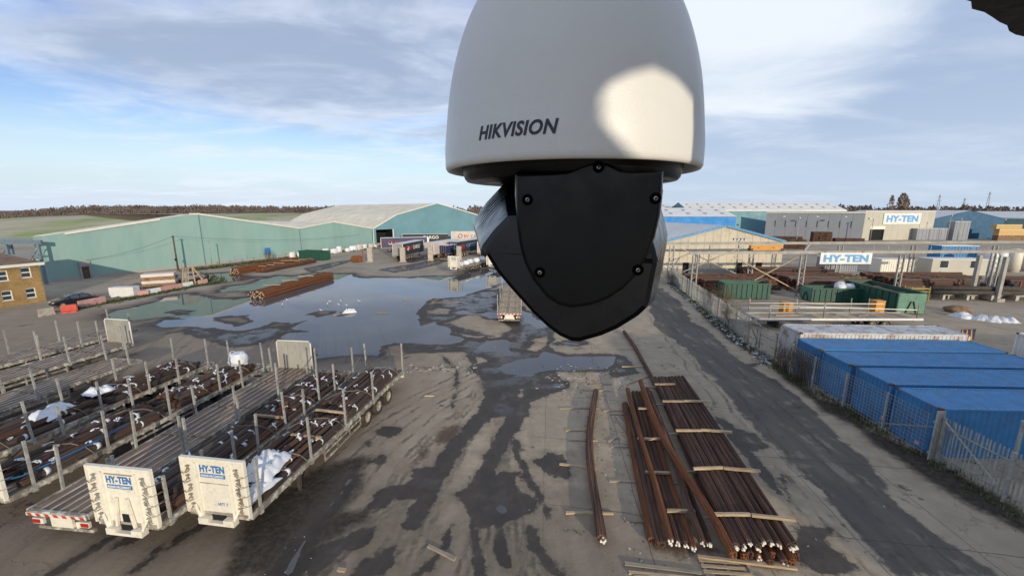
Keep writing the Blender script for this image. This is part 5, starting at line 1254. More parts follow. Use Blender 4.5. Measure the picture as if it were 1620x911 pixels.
for s in (-1, 1):
    for x0, x1 in ((-1.15, -.3), (-.22, .62)):
        y = s * .84; b = MB(); b.add([(x0, s * .905, 1.0), (x1, s * .905, 1.0), (min(x1, .55) - .05, s * .80, 1.40), (x0 + (.18 if x0 < -1 else .02), s * .80, 1.42), ], [(0, 1, 2, 3)]); b.build('side_window', M['glass'], car)
    for x in (-1.3, 1.32):
        w = put('wheel', shared('cwheel', lambda: MB().lathe([(.18, -.1), (.29, -.1), (.32, -.05), (.32, .05), (.29, .1), (.18, .1)], 18, 0, cap=False).mesh('wheel', M['tyre'])), car, (x, s * .82, .32), rot=(R(90) * -s, 0, 0))
        put('rim', shared('crim', lambda: MB().lathe([(.02, .07), (.1, .09), (.17, .10), (.2, .11), (.2, -.05)], 14, 0).mesh('rim', M['rim'])), w)
    MB().box((2.03, s * .62, .70), (.2, .34, .12)).build('headlight', M['lamp'], car)
    MB().box((-2.08, s * .66, .86), (.1, .3, .14)).build('tail_light', M['redlamp'], car)
    MB().box((.62, s * .98, 1.04), (.12, .16, .12)).build('mirror', M['car'], car)
b = MB(); b.add([(.72, -.72, 1.325), (.72, .72, 1.325), (1.24, .80, 1.0), (1.24, -.80, 1.0)], [(0, 1, 2, 3)]); b.build('windscreen', M['glass'], car)
MB().box((2.14, 0, .42), (.06, 1.5, .16)).build('bumper', M['tyre'], car)
car.rotation_euler = (0, 0, R(62 + 180)); car.location = (-56.0, 50.6, .03)

def barrier(label, x, y, rz, L_=1.9, mk='red', h=.75):
    t = thing('road_barrier', label, 'barrier', (x, y, .04), rz, 'plastic road barriers along the yard edge')
    b = MB(); prof = [(-.22, 0), (.22, 0), (.22, .16), (.12, .3), (.09, h), (-.09, h), (-.12, .3), (-.22, .16)]
    n = len(prof); vs = [(-L_ / 2, p, z) for p, z in prof] + [(L_ / 2, p, z) for p, z in prof]
    b.add(vs, [tuple(range(n)), tuple(range(n, 2 * n))] + [(i, (i + 1) % n, (i + 1) % n + n, i + n) for i in range(n)]); b.build('barrier_body', M[mk], t)
    for s in (-.28, .28): MB().box((s * L_, 0, .1), (.34, .47, .09)).build('fork_slot', M['dark'] if mk == 'dark' else M['timberd'], t)
    MB().box((L_ / 2 + .03, 0, h * .5), (.06, .08, h * .6)).build('joint_post', M[mk], t)
    return t
barrier('bright red plastic barrier in front of the black car', -52.4, 46.5, R(38), 1.3, 'red', .95)
barrier('long faded red and white barrier behind the black car', -53.2, 50.0, R(83), 3.0, 'fadedred', .95)
barrier('grey concrete barrier left of the bright red one', -53.5, 45.1, R(75), 1.3, 'concrete', .9)
seq = [(-52.0, 57.6, 'white'), (-51.7, 59.2, 'fadedred'), (-51.4, 60.9, 'fadedred'), (-51.1, 62.6, 'white'), (-50.6, 65.2, 'fadedred')]
for k, (x, y, mk) in enumerate(seq): barrier('%s barrier in the line leading to the timber frame, %s from the left' % ('white' if mk == 'white' else 'faded red', ORD[k]), x, y, R(79), 1.8 if k < 4 else 1.5, mk, .8)
barrier('small faded red barrier beside the white box by the yard edge', -52.1, 55.9, R(60), 1.2, 'fadedred', .8)
wbx = thing('storage_box', 'white oblong storage tank standing at the yard edge near the teal wall', 'tank', (-54.1, 55.4, .04), R(8))
b = MB(); b.b2(-1.5, 1.5, -.6, .6, .12, 1.45); b.build('tank_body', M['white'], wbx)
for x in (-1.2, 0, 1.2): MB().b2(x - .08, x + .08, -.62, .62, 0, .12).build('skid', M['galv'], wbx)
for k in range(5): MB().b2(-1.5 + k * .7, -1.44 + k * .7, -.63, -.601, .15, 1.42).build('rib', M['white'], wbx)
crt = thing('panel_pile', 'pinkish brown stack of panels behind the white tank', 'stack', (-56.0, 63.5, .04), R(30))
for k in range(4): MB().b2(-2.0 + random.uniform(-.1, .1), 2.0 + random.uniform(-.1, .1), -1.1, 1.1, .1 + k * .52, .58 + k * .52).build('panel', M['pinkw'] if k % 2 else M['debris'], crt)
van = thing('parked_car', 'silver grey car end peeping out beside the pinkish panel stack', 'car', (-55.2, 68.5, .03), R(70))
car_shell().build('body', M['galv'], van)
for s in (-1, 1):
    MB().add([(-1.1, s * .906, 1.0), (.6, s * .906, 1.0), (.5, s * .80, 1.40), (-.95, s * .80, 1.42)], [(0, 1, 2, 3)]).build('side_window', M['glass'], van)
    for x in (-1.3, 1.32):
        w = put('wheel', _sh['cwheel'], van, (x, s * .82, .32), rot=(R(90) * -s, 0, 0)); put('rim', _sh['crim'], w)
af = thing('timber_trestle', 'tall A-shaped timber frame clad with boards on the far shore of the pond', 'frame', (-51.2, 64.2, .05), R(58))
for k in range(5): MB().beam((-1.3 + k * .2 - .35, .1, 0), (-1.1 + k * .2 - .1, .25, 2.9), .19, .05).build('board', M['timber'], af)
MB().beam((.1, 0, 0), (.05, .2, 2.95), .16).build('post', M['timber'], af); MB().beam((1.5, 0, 0), (.1, .2, 2.95), .16).build('post', M['timber'], af)
MB().beam((.1, .1, .5), (1.25, .05, .5), .12).build('rail', M['timber'], af); MB().beam((.1, .12, 1.5), (.8, .1, 1.5), .12).build('rail', M['timber'], af)
up = thing('utility_pole', 'tall dark wooden utility pole in front of the teal warehouse', 'pole', (-67.0, 80.4, 0), 0)
MB().tube([(0, 0, 0), (0, 0, 7.0)], [.17, .12], 8).build('shaft', M['pole'], up); MB().b2(-.2, .2, -.25, -.1, 2.0, 2.5).build('box', M['wire'], up); MB().b2(-.3, .3, -.05, .05, 6.7, 6.8).build('crossarm', M['pole'], up)
up2 = thing('lamp_post', 'thin grey post by the timber frame in front of the teal wall', 'pole', (-63.5, 85, 0), 0)
MB().tube([(0, 0, 0), (0, 0, 5.6)], .08, 7).build('shaft', M['galvd'], up2); MB().b2(-.25, .1, -.06, .06, 5.55, 5.65).build('arm', M['galvd'], up2)
def cable(label, a, b_, sag):
    p = [tuple(a[i] + (b_[i] - a[i]) * t - (sag * 4 * t * (1 - t) if i == 2 else 0) for i in range(3)) for t in [k / 12 for k in range(13)]]
    o = MB().tube(p, .022, 4).build('overhead_cable', M['wire']); o['label'] = label; o['category'] = 'cable'
cable('overhead cable from the utility pole to the left end of the teal wall', (-67, 80.4, 6.9), (-75.2, 71, 3.3), .6)
cable('overhead cable from the utility pole rightwards along the teal wall', (-67, 80.4, 6.9), (-47, 126, 4.6), 1.2)

# fence and pale clutter along the foot of the teal warehouse
fn = thing('wire_fence', 'thin wire fence along the foot of the long teal warehouse', 'fence', (-63.0, 83.0, 0), math.atan2(47, 19.5))
for k in range(18): MB().b2(k * 2.9 - .04, k * 2.9 + .04, -.04, .04, 0, 2.1).build('post', M['galvd'], fn)
for z in (.3, 1.1, 2.0): MB().b2(0, 49.3, -.012, .012, z - .012, z + .012).build('strand', M['galvd'], fn)
rk = random.Random(8)
for k in range(13):
    t = .38 + .05 * k; x, y = -63 + 19.5 * t + rk.uniform(-.5, .1) + 1.0, 83 + 47 * t
    tt = thing('stacked_sacks', 'pale wrapped pallet by the teal wall fence, %s from the left' % ORD[k], 'pallet load', (x, y, .04), R(rk.uniform(50, 75)), 'pale wrapped pallets along the teal warehouse')
    w = rk.uniform(1.4, 2.4); h = rk.uniform(1.0, 1.9)
    sack_mesh(w, 1.1, h, 60 + k, .12, 12, 6).build('load', M[rk.choice(('white', 'pinkw', 'sack'))], tt); MB().b2(-w / 2, w / 2, -.5, .5, -.04, .08).build('base', M['timberd'], tt)

# green skips
def skip(label, loc, rz, L_=6.0, W_=2.3, H_=2.2, mk='green', fill=None, door='lgreen', group='green waste skips'):
    t = thing('waste_skip', label, 'skip', loc, rz, group)
    b = MB(); tk = .08
    b.b2(0, L_, 0, tk, .15, H_); b.b2(0, L_, W_ - tk, W_, .15, H_); b.b2(tk, L_ - tk, tk, W_ - tk, .15, .25); b.build('body', M[mk], t)
    MB().b2(-.02, tk - .02, tk + .002, W_ - tk - .002, .15, H_ - .02).build('end_door', M[door], t); MB().b2(L_ - tk + .02, L_ + .02, tk + .002, W_ - tk - .002, .15, H_ - .02).build('end_wall', M[mk], t)
    for k in range(9):
        x = .35 + k * (L_ - .7) / 8
        MB().b2(x - .06, x + .06, -.09, -.001, .15, H_ - .14).build('rib', M[mk], t)
        MB().b2(x - .06, x + .06, W_ + .001, W_ + .09, .15, H_ - .14).build('rib', M[mk], t)
    for y0 in (-.11, W_ - .03): MB().b2(-.05, L_ + .05, y0, y0 + .14, H_ - .13, H_ + .02).build('top_rail', M[mk], t)
    for y in (.5, W_ - .5): MB().b2(0, L_, y - .09, y + .09, 0, .149).build('runner', M['chassis'], t)
    for s in (-1, 1): MB().beam((-.07, W_ / 2 + s * .12, H_ * .62), (-.07, W_ / 2 + s * .55, .2), .09).build('door_brace', M['tyre'], t)
    if fill:
        fb = hill = MB(); n = 12; m_ = 6; vs = []
        for j in range(m_ + 1):
            for i in range(n + 1): vs.append((tk + .01 + (L_ - 2 * tk - .02) * i / n, tk + .01 + (W_ - 2 * tk - .02) * j / m_, H_ * fill + .3 * n2(i * 1.7, j * 1.7, .6, int(loc[0] * 10))))
        fb.add(vs, [(j * (n + 1) + i, j * (n + 1) + i + 1, (j + 1) * (n + 1) + i + 1, (j + 1) * (n + 1) + i) for j in range(m_) for i in range(n)]); fb.build('fill', M['debris'], t)
    return t
skip('green skip beside the rusty stacks near the teal warehouse', (-52.1, 98.6, .05), R(-19), 7.4, 2.4, 2.2, 'green', .7, 'green')

# concrete pillars
for k, (x, y) in enumerate(((-33.1, 94.2), (-25.5, 94.2), (-19.5, 96.6), (-12.8, 97.6))):
    t = thing('concrete_pillar', 'square concrete pillar at the far pond shore, %s from the left' % ORD[k], 'pillar', (x, y, 0), R(5), 'row of concrete pillars beyond the pond')
    b = MB(); b.b2(-.58, .58, -.5, .5, .25, 3.3); b.build('shaft', M['concrete'], t); MB().b2(-.75, .75, -.68, .68, 0, .25).build('foot', M['concrete'], t); MB().b2(-.6, .6, -.52, .52, 3.3, 3.42).build('cap', M['concrete'], t)
hp = thing('cable_drum', 'reddish steel coil lying left of the first concrete pillar', 'coil', (-36.4, 93, .05), R(20))
for k in range(3): MB().lathe([(.55, -.12), (.8, -.1), (.8, .1), (.55, .12)], 16, 0).build('coil', M['rusto'], hp, loc=(k * .55, 0, .8), rot=(R(90), 0, R(20)))
MB().b2(1.7, 2.0, -.2, .2, 0, 2.6).build('red_post', M['stanch'], hp)

# ------------------------------------------------------------------ parked box trailers
def box_trailer(label, loc, deg, side, rear, L_=13.6, H_=4.0, roofm='roofg', side_txt=None, rear_txt=None, front_white=False, doors=True):
    """rear end at the origin, body running along +y"""
    t = thing('box_trailer', label, 'trailer', loc, R(deg - 90), 'box trailers parked beyond the pond')
    W2 = 1.27
    MB().b2(-W2, W2, 0.1, L_, 1.15, H_).build('body', M[side], t)
    b = MB(); b.b2(-W2 - .02, W2 + .02, .0, L_ + .02, H_, H_ + .05); b.build('roof', M[roofm], t)
    for s in (-1, 1):
        MB().b2(s * .64 - .61, s * .64 + .61, 0.02, .098, 1.2, H_ - .06).build('rear_door', M[rear], t)
        for k in (.3, .95): MB().b2(s * k - .02, s * k + .02, -.03, .02, 1.15, H_ - .1).build('locking_bar', M['galv'], t)
        MB().b2(s * W2 - .05, s * W2 + .05, -.02, .1, 1.1, H_).build('rear_post', M['white' if rear != 'navy' else 'navy'], t)
        MB().b2(s * W2 - .02, s * W2 + .02, .2, L_, 1.02, 1.15).build('side_rail', M['galv'], t)
        if front_white: MB().b2(s * W2 - .03, s * W2 + .03, L_ - .5, L_ + .03, 1.15, H_ - .01).build('front_pillar', M['white'], t)
        MB().b2(s * .9 - .25, s * .9 + .25, -.02, .05, .85, 1.05).build('lamp_cluster', M['orange'], t)
        for y in (2.3, 3.6, 4.9): wheel_part(t, s * 1.06, y, side=s)
        put('landing_leg', shared('leg', m_leg), t, (s * .9, L_ - 2.8, 0))
    b = MB(); b.b2(-.55, -.43, .3, L_ - .3, .8, 1.02); b.b2(.43, .55, .3, L_ - .3, .8, 1.02); b.b2(-1.1, 1.1, .1, .2, .45, .6); b.build('chassis', M['chassis'], t)
    for (txt, f_, x, y, z, w, h, m_) in side_txt or []: text_part(txt, w, h, M[m_], t, (x, y, z), f_, bold=.02)
    for (txt, x, z, w, h, m_) in rear_txt or []: text_part(txt, w, h, M[m_], t, (x, -.03, z), '-y', bold=.0)
    return t
def swirl(t, x, y, z, r, face=1, m_='txtred', m2='txtwhite'):
    for k, (mm, a0, a1, rr) in enumerate(((m_, .2, 3.6, r), (m2, 3.3, 6.6, r * .8))):
        b = MB(); n = 10
        pts_ = [(x, y + math.cos(a0 + (a1 - a0) * i / n) * rr * .8 * face, z + math.sin(a0 + (a1 - a0) * i / n) * rr + (.12 if k else -.12)) for i in range(n + 1)]
        b.tube(pts_, .11, 5); b.build('emblem', M[mm], t)
t = box_trailer('charcoal EV CARGO box trailer nearest the concrete pillars', (-27.2, 96.2, .03), 80.5, 'charcoal', 'galv', side_txt=[('EV', '+x', 1.285, 4.9, 2.75, 1.5, .95, 'txtred'), ('CARGO', '+x', 1.285, 8.4, 2.75, 4.6, .95, 'txtwhite')], front_white=True)
swirl(t, 1.3, 3.0, 2.75, .75)
t = box_trailer('purple box trailer with a pink swirl behind the charcoal one', (-38.0, 117.5, .03), 18, 'purple', 'white', side_txt=[('BOX', '-x', -1.285, 8, 2.6, 3.0, .9, 'txtred')], front_white=True)
swirl(t, 1.3, 2.6, 2.6, .7, 1, 'txtred', 'txtwhite')
text_part('CARGO', 5.0, .9, M['txtred'], t, (1.285, 6.4, 2.5), '+x')
t = box_trailer('charcoal CARGO trailer seen sideways in front of the blue-teal hall', (-36.5, 136, .03), 4, 'charcoal', 'white', L_=15, side_txt=[('CARGO', '+x', 1.285, 9.4, 3.0, 5.2, 1.0, 'txtwhite')])
t = box_trailer('faded white box trailer with weathered doors, third from the left beyond the pond', (-20.4, 100, .03), 70, 'pinkw', 'pinkw')
t = box_trailer('navy tanker-like trailer with orange rear lamps between the white and the dark ones', (-17.4, 101.5, .03), 62, 'navy', 'navy', L_=11, H_=3.2)
t = box_trailer('dark blue box trailer with white writing on its rear, beside the navy one', (-14.9, 103, .03), 68, 'charcoal', 'navy', rear_txt=[('DELIVERS', 0, 3.4, 1.7, .28, 'txtwhite'), ('CARGO', .4, 2.2, 1.0, .25, 'txtwhite')], side_txt=[('EV', '+x', 1.285, 3.0, 2.6, 1.5, 1.2, 'txtred'), ('CARGO', '+x', 1.285, 7.2, 2.8, 5.2, .9, 'txtlblue')])
t = box_trailer('faded white box trailer partly hidden behind the camera dome', (-7.6, 103, .03), 78, 'pinkw', 'pinkw')
t = box_trailer('pale EV CARGO trailer seen sideways behind the others', (-21.0, 141.5, .03), 2, 'pinkw', 'white', L_=14, H_=4.6, side_txt=[('EV', '+x', 1.285, 5.2, 3.0, 1.5, 1.1, 'txtred'), ('CARGO', '+x', 1.285, 9.2, 3.0, 5.0, 1.1, 'txtgrey')])
swirl(t, 1.3, 3.2, 3.0, .9, 1, 'txtgrey', 'txtgrey')
# far flatbeds with white headboards
TR['pondfar'] = flatbed('far flatbed trailer with white headboard reflected in the pond, carrying white sacks', (-11.0, 76.0, .03), 66, 'cream', stakes=(.6, 13.0), sign='plain')
TR['pondfar2'] = flatbed('far flatbed trailer with white headboard half hidden by the camera dome', (-3.9, 80.0, .03), 72, 'cream', stakes=(.6, 13.0), sign='plain')
for k in range(5): bulk_bag('white sack on the far flatbed trailer, %s from its headboard' % ORD[k], to_world(TR['pondfar'], random.uniform(-.4, .4), 2.2 + k * 2.2, 1.3), R(20 * k), 1.2, 1.2, .8, 70 + k, 'white sacks on the far flatbed', .4)

# shrubs and weeds
def twig_bush(b, cx, cy, cz, w, h, n, rnd, mi=0):
    for _ in range(n):
        a = rnd.uniform(0, 6.283); d = Vector((math.cos(a) * rnd.uniform(0, .7), math.sin(a) * rnd.uniform(0, .7), 1)).normalized(); L_ = h * rnd.uniform(.5, 1.0)
        p0 = Vector((cx + rnd.gauss(0, w * .12), cy + rnd.gauss(0, w * .12), cz)); p1 = p0 + Vector((d.x * w * .5, d.y * w * .5, L_ * .55)); p2 = p1 + Vector((d.x * w * .4 + rnd.gauss(0, .1), d.y * w * .4 + rnd.gauss(0, .1), L_ * .45))
        b.tube([p0, p1, p2], [.022, .014, .006], 3, mi, False, False)
        for _k in range(9):
            q = p1.lerp(p2, rnd.random()); e = q + Vector((rnd.gauss(0, .25), rnd.gauss(0, .25), rnd.uniform(.05, .45))) * (h / 2); b.tube([q, e], [.010, .004], 3, mi, False, False)
def shrub(label, x, y, w, h, n, seed, mk='twig', name='bare_shrub'):
    rnd = random.Random(seed); t = thing(name, label, 'shrub', (x, y, .02), 0, None)
    b = MB(); twig_bush(b, 0, 0, 0, w, h, n, rnd); b.build('branches', M[mk], t)
    b = MB(); b.tube([(0, 0, 0), (.05, 0, h * .3)], [.07, .04], 6); b.build('stem', M[mk], t); return t
shrub('small bare tree in front of the teal wall near the rusty stacks', -58.0, 96, 2.6, 3.2, 26, 1)
shrub('low bare shrub behind the barriers near the timber frame', -54.0, 70, 3.5, 1.6, 26, 2)
gb = MB(); r6 = random.Random(66)
def grass_tuft(x, y, h, n=5, s=.05):
    for _ in range(n):
        a = r6.uniform(0, 6.28); q = Vector((x + r6.gauss(0, .12), y + r6.gauss(0, .12), .0)); tip = q + Vector((math.cos(a) * h * .5, math.sin(a) * h * .5, h * r6.uniform(.6, 1.1)))
        sd_ = Vector((-math.sin(a), math.cos(a), 0)) * s; gb.add([q - sd_, q + sd_, tip], [(0, 1, 2)])
for _ in range(900):
    t = r6.random(); grass_tuft(-53.6 + 4.2 * t + r6.gauss(0, .5), 47.5 + 20 * t + r6.gauss(0, .5), r6.uniform(.15, .5), 5, .06)
for _ in range(1300):
    t = r6.random(); grass_tuft(-65.5 + 21 * t + r6.gauss(0, .7) + 1.0, 79 + 50 * t + r6.gauss(0, .6), r6.uniform(.2, .8), 5, .10)
for _ in range(420): grass_tuft(r6.gauss(-56, 2.5), r6.gauss(67, 3), r6.uniform(.2, .6), 5, .08)
gb.build('rough_grass', M['weed'], kind='stuff')
# ------------------------------------------------------------------ sign on the factory block
text_sign = MB().b2(-9.2, 9.2, -.26, -.06, 0, 4.3).build('sign_board', M['white'], fac, loc=(FW * .50 - .5 + 1.2, 0, 6.35))
text_part('HY-TEN', 15.6, 2.6, M['txtlblue'], text_sign, (0, -.28, 2.15), bold=.05)
MB().box((2.2, -.3, 8.7), (.9, .5, .5)).build('wall_lamp', M['lamp'], fac)

# ------------------------------------------------------------------ crane gantry
gt = thing('gantry_crane', 'pale grey open crane gantry carrying the white and blue company sign', 'gantry', (0, 0, 0), 0)
YA, YB, ZA, ZB = 56.0, 67.0, 6.15, 6.5
def i_beam(p, q, w, h, m_, parent, name):
    b = MB(); p, q = Vector(p), Vector(q)
    b.beam(p + Vector((0, 0, h / 2 - .03)), q + Vector((0, 0, h / 2 - .03)), w, .05); b.beam(p - Vector((0, 0, h / 2 - .03)), q - Vector((0, 0, h / 2 - .03)), w, .05); b.beam(p, q, .05, h - .1)
    return b.build(name, m_, parent)
i_beam((24.6, YA, ZA), (80, YA, ZA + .25), .26, .42, M['gantry'], gt, 'runway_beam'); i_beam((24.6, YB, ZB), (92, YB, ZB + .35), .26, .42, M['gantry'], gt, 'runway_beam')
for k in range(28): MB().beam((24.8 + k * 2, YA + .8, ZA), (24.8 + k * 2, YA + .8, ZA + .9), .05).build('handrail_post', M['galvd'], gt) if k > 12 else None
def lattice_col(x, y, h):
    b = MB(); w = .34
    for dx in (-w, w): b.b2(x + dx - .07, x + dx + .07, y - .12, y + .12, .1, h)
    n = int(h / .7)
    for k in range(n):
        z0, z1 = .2 + k * (h - .3) / n, .2 + (k + 1) * (h - .3) / n; s = 1 if k % 2 else -1
        b.beam((x - w * s, y, z0), (x + w * s, y, z1), .06)
    b.b2(x - .55, x + .55, y - .3, y + .3, 0, .1); b.build('column', M['gantry'], gt)
for x in (25.5, 40.5, 54.2, 67.5): lattice_col(x, YA, ZA - .32)
for x in (26.5, 39.8, 54.4, 66.5, 80): lattice_col(x, YB, ZB - .32)
for x0, x1 in ((27.2, 39.2),): 
    MB().beam((x0 + .2, YB + .2, 1.2), (x1 - 1, YB + .2, 6.0), .12).build('brace', M['gantry'], gt); MB().beam((x0 + .2, YB - .2, 6.0), (x1 - 1, YB - .2, 1.2), .12).build('brace', M['gantry'], gt)
MB().beam((30.6, YA - .25, 5.7), (39.9, YA - .25, .9), .13).build('brace', M['timber'], gt); MB().beam((33.6, YA + .25, 1.9), (39.9, YA + .25, 5.6), .13).build('brace', M['timber'], gt)
MB().beam((40.5, YA, ZA + .3), (41.1, YA, 7.4), .2).build('post', M['gantry'], gt)
sgn = thing('company_sign', 'long white sign with blue lettering hanging on the front runway of the gantry', 'sign', (46.1, YA - .42, 5.42), 0)
MB().b2(-3.55, 3.55, 0, .08, -.78, .78).build('sign_board', M['white'], sgn); text_part('HY-TEN', 6.2, 1.02, M['txtlblue'], sgn, (0, -.012, 0), bold=.05)
for x in (-2.6, 2.6): MB().b2(x - .06, x + .06, .081, .18, -.8, .95).build('hanger', M['galv'], sgn)
cb = thing('crane_bridge', 'orange crane bridge beam resting on the front runway', 'crane', (35.1, YA, 6.47), 0)
b = MB(); b.b2(-2.2, 2.2, -.3, .3, .05, .72); b.build('girder', M['orange'], cb); MB().b2(-2.3, -1.9, -.32, .32, -.02, .3).build('end_carriage', M['chassis'], cb); MB().b2(1.9, 2.3, -.32, .32, -.02, .3).build('end_carriage', M['chassis'], cb)
for x in (-1.2, .9): MB().box((x, -.32, .4), (.12, .06, .12)).build('bolt_plate', M['chassis'], cb)
# floodlights
def flood(label, x, y, h, n=1, grp=None):
    t = thing('floodlight_mast', label, 'mast', (x, y, 0), 0)
    MB().tube([(0, 0, 0), (0, 0, h)], [.14, .09], 8).build('mast', M['galv'], t)
    MB().b2(-.35 * n, .35 * n, -.06, .06, h, h + .12).build('crossbar', M['galvd'], t)
    for k in range(n):
        x0 = (k - (n - 1) / 2) * .62; hd = MB().box((x0, -.22, h - .1), (.46, .24, .36)).build('lamp_head', M['chassis'], t); MB().box((x0, -.36, h - .12), (.40, .03, .3)).build('lens', M['lamp'], hd)
flood('cluster of dark floodlights on a mast in front of the beige shed', 40.0, 71.5, 7.0, 4)
flood('thin floodlight mast in front of the grey factory wall', 91, 130, 9.6, 1)
flood('left of the two slim lamp posts before the dark blue shed', 169, 158, 10.0, 1); flood('right of the two slim lamp posts before the dark blue shed', 173, 158, 8.6, 1)
flood('small lamp post at the left end of the cream factory front', 137.5, 156, 8.4, 1)
for k, (x, y) in enumerate(((113.8, 171), (123.5, 165.5), (131.5, 161.5))):
    t = thing('wall_floodlight', 'small bright wall floodlight on the grey factory wall, %s from the left' % ORD[k], 'lamp', (x - 1.2, y - 1.2, 9.3), R(-30)); MB().box((0, 0, 0), (.9, .5, .6)).build('housing', M['galv'], t); MB().box((0, -.28, 0), (.75, .05, .45)).build('lens', M['lamp'], t)

# rebar stock in racks below the gantry
r7 = random.Random(77)
rows_ = [(58.6, 27.5, 39.0, 3), (61.0, 27.0, 40, 3), (63.4, 27.0, 40, 3), (59.0, 41.5, 53, 3), (61.6, 41.5, 54, 3), (64.2, 41.5, 54, 3), (69.5, 40, 55, 3), (71.5, 40, 56, 3), (59.5, 56.5, 70, 3), (62.2, 56.5, 72, 3), (65.0, 56.5, 74, 3), (58.2, 72, 84, 3), (61.0, 74, 88, 3)]
G2 = 'bar bundles stacked in the yard racks under the gantry'
for ri, (y, x0, x1, n) in enumerate(rows_):
    for k in range(n):
        for j in range(3):
            yy = y + (k - n / 2) * .56 + j * .2; L_ = (x1 - x0) * r7.uniform(.85, 1)
            bundle('dark bar bundle in the %s rack bay under the gantry, %s row, bundle %s' % ('left' if x0 < 40 else 'middle' if x0 < 56 else 'right' if x0 < 71 else 'far right', ORD[ri % 10], ORD[k * 3 + j]), 'bar bundle', None, (x0 + r7.uniform(0, .8), yy, .80 + j * .46), -math.pi / 2 + r7.uniform(-.02, .02), L_, .26, r7.choice(('rust', 'rust', 'bar')), 800 + ri * 20 + k * 3 + j, [], G2, sag=.02, loose=0)
    for q in range(int((x1 - x0) / 4.4) + 1):
        x = x0 + .6 + q * 4.4 + r7.uniform(-.5, .5)
        rk_ = thing('rack', 'red oxide stanchion rack, %s bay under the gantry, %s row, %s from left' % ('left' if x0 < 40 else 'middle' if x0 < 56 else 'right' if x0 < 71 else 'far right', ORD[ri % 10], ORD[q]), 'rack', (x, y, 0), 0, 'bar racks under the gantry')
        MB().b2(-.12, .12, -1.1, 1.1, .32, .55).build('beam', M['stanch'], rk_)
        for s in (-1, 1): MB().b2(-.10, .10, s * 1.12 - .09, s * 1.12 + .09, 0, 1.7 + r7.uniform(-.2, .3)).build('stanchion', M['stanch'], rk_)
# yellow-olive racks
for k, (x, y, lb) in enumerate(((46.6, 60.6, 'olive yellow slatted rack right of the hanging sign, seen between columns'), (53.6, 52.5, 'larger olive yellow slatted rack in the middle of the right-hand stock'))):
    t = thing('slatted_rack', lb, 'rack', (x + 5 * (1 - k) , y, 0), 0)
    for j in range(5): MB().b2(-1.3, 1.3, -.5, .5, .25 + j * .38, .36 + j * .38).build('slat', M['greenstraw'], t)
    for sx in (-1.2, 1.2):
        for sy in (-.45, .45): MB().b2(sx - .05, sx + .05, sy - .05, sy + .05, 0, 2.1).build('leg', M['greenstraw'], t)
dk_ = thing('pipe_bundle', 'thick dark pipe bundle lying on the long low rack at the right', 'pipes', (56.5, 53.3, .9), R(-4))
for k, (y, z) in enumerate(((0, .25), (.62, .25), (.31, .78))): MB().tube([(0, y, z), (11, y, z)], .3, 12).build('pipe', M['chassis'], dk_)
for k in range(4): MB().b2(1 + k * 3.0, 1.3 + k * 3.0, -.5, 1.1, -.7, -.06).build('cradle', M['galv'], dk_)
lo = thing('low_rack', 'long pale low steel bench under the right-hand stock', 'rack', (54.5, 55.5, 0), R(-6))
MB().b2(0, 24, -1.0, 1.0, .55, .78).build('bench_beam', M['gantry'], lo)
for k in range(6): MB().b2(1 + k * 4.2, 1.3 + k * 4.2, -.9, .9, 0, .549).build('support', M['gantry'], lo)
for k in range(3): 
    t = thing('steel_pallet', 'dark machine part on the long bench at the right edge, %s from the left' % ORD[k], 'machine', (64 + k * 3.6, 54.0 - k * .4, .8), 0)
    MB().b2(-1.2, 1.2, -.7, .7, 0, 1.0).build('block', M['chassis'], t); MB().lathe([(.3, 0), (.34, .3), (.3, .5)], 10, 0, (0, 0, 1.0)).build('boss', M['chassis'], t)
# the nearer right-hand columns
for x, y, lb in ((62.9, 54.2, 'left one of the pair of columns before the right-hand stock'), (64.3, 52.4, 'right one of the pair of columns before the right-hand stock')):
    t = thing('steel_column', 'pale steel post on a concrete foot, ' + lb, 'column', (x, y, 0), 0); MB().b2(-.2, .2, -.2, .2, .5, 6.0).build('shaft', M['gantry'], t); MB().b2(-.5, .5, -.5, .5, 0, .5).build('foot', M['concrete'], t)

# things behind the gantry
def plain_box(label, x, y, w, d, h, mk, rz=0, name='cabin', cat='cabin', wins=(), z=0, ribs=0):
    t = thing(name, label, cat, (x, y, z), rz)
    b = MB(); b.b2(-w / 2, w / 2, 0, d, .12, h); b.build('body', M[mk], t); MB().b2(-w / 2 - .08, w / 2 + .08, -.08, d + .08, h, h + .12).build('roof', M['roofg'], t); MB().b2(-w / 2 + .1, w / 2 - .1, .1, d - .1, 0, .119).build('base', M['chassis'], t)
    for x0, x1, z0, z1 in wins:
        f_ = MB().b2(x0 - .08, x1 + .08, -.04, -.001, z0 - .08, z1 + .08).build('window', M['upvc'], t); MB().b2(x0, x1, -.06, -.041, z0, z1).build('pane', M['glass'], f_)
    for k in range(ribs): MB().b2(-w / 2 + (k + .5) * w / ribs - .06, -w / 2 + (k + .5) * w / ribs + .06, -.06, -.001, .2, h - .1).build('rib', M[mk], t)
    return t
plain_box('white cabin with two dark windows behind the gantry columns', 82.5, 74, 9.5, 3, 3.0, 'creamclad', R(-4), wins=((-3.4, -2.0, 1.5, 2.8), (1.8, 3.2, 1.5, 2.8)))
plain_box('cream container behind the gantry, left of the white cabin', 73, 76, 6.0, 2.6, 2.7, 'cream', R(-3), 'shipping_container', 'container', ribs=14)
plain_box('pale blue container behind the gantry between sign and cream container', 64, 78, 6.0, 2.6, 2.9, 'greyclad', R(-3), 'shipping_container', 'container', ribs=14)
plain_box('blue flat container end at the far right behind the columns', 93, 84, 7, 3, 4.6, 'blue', R(-5), 'shipping_container', 'container', ribs=12)
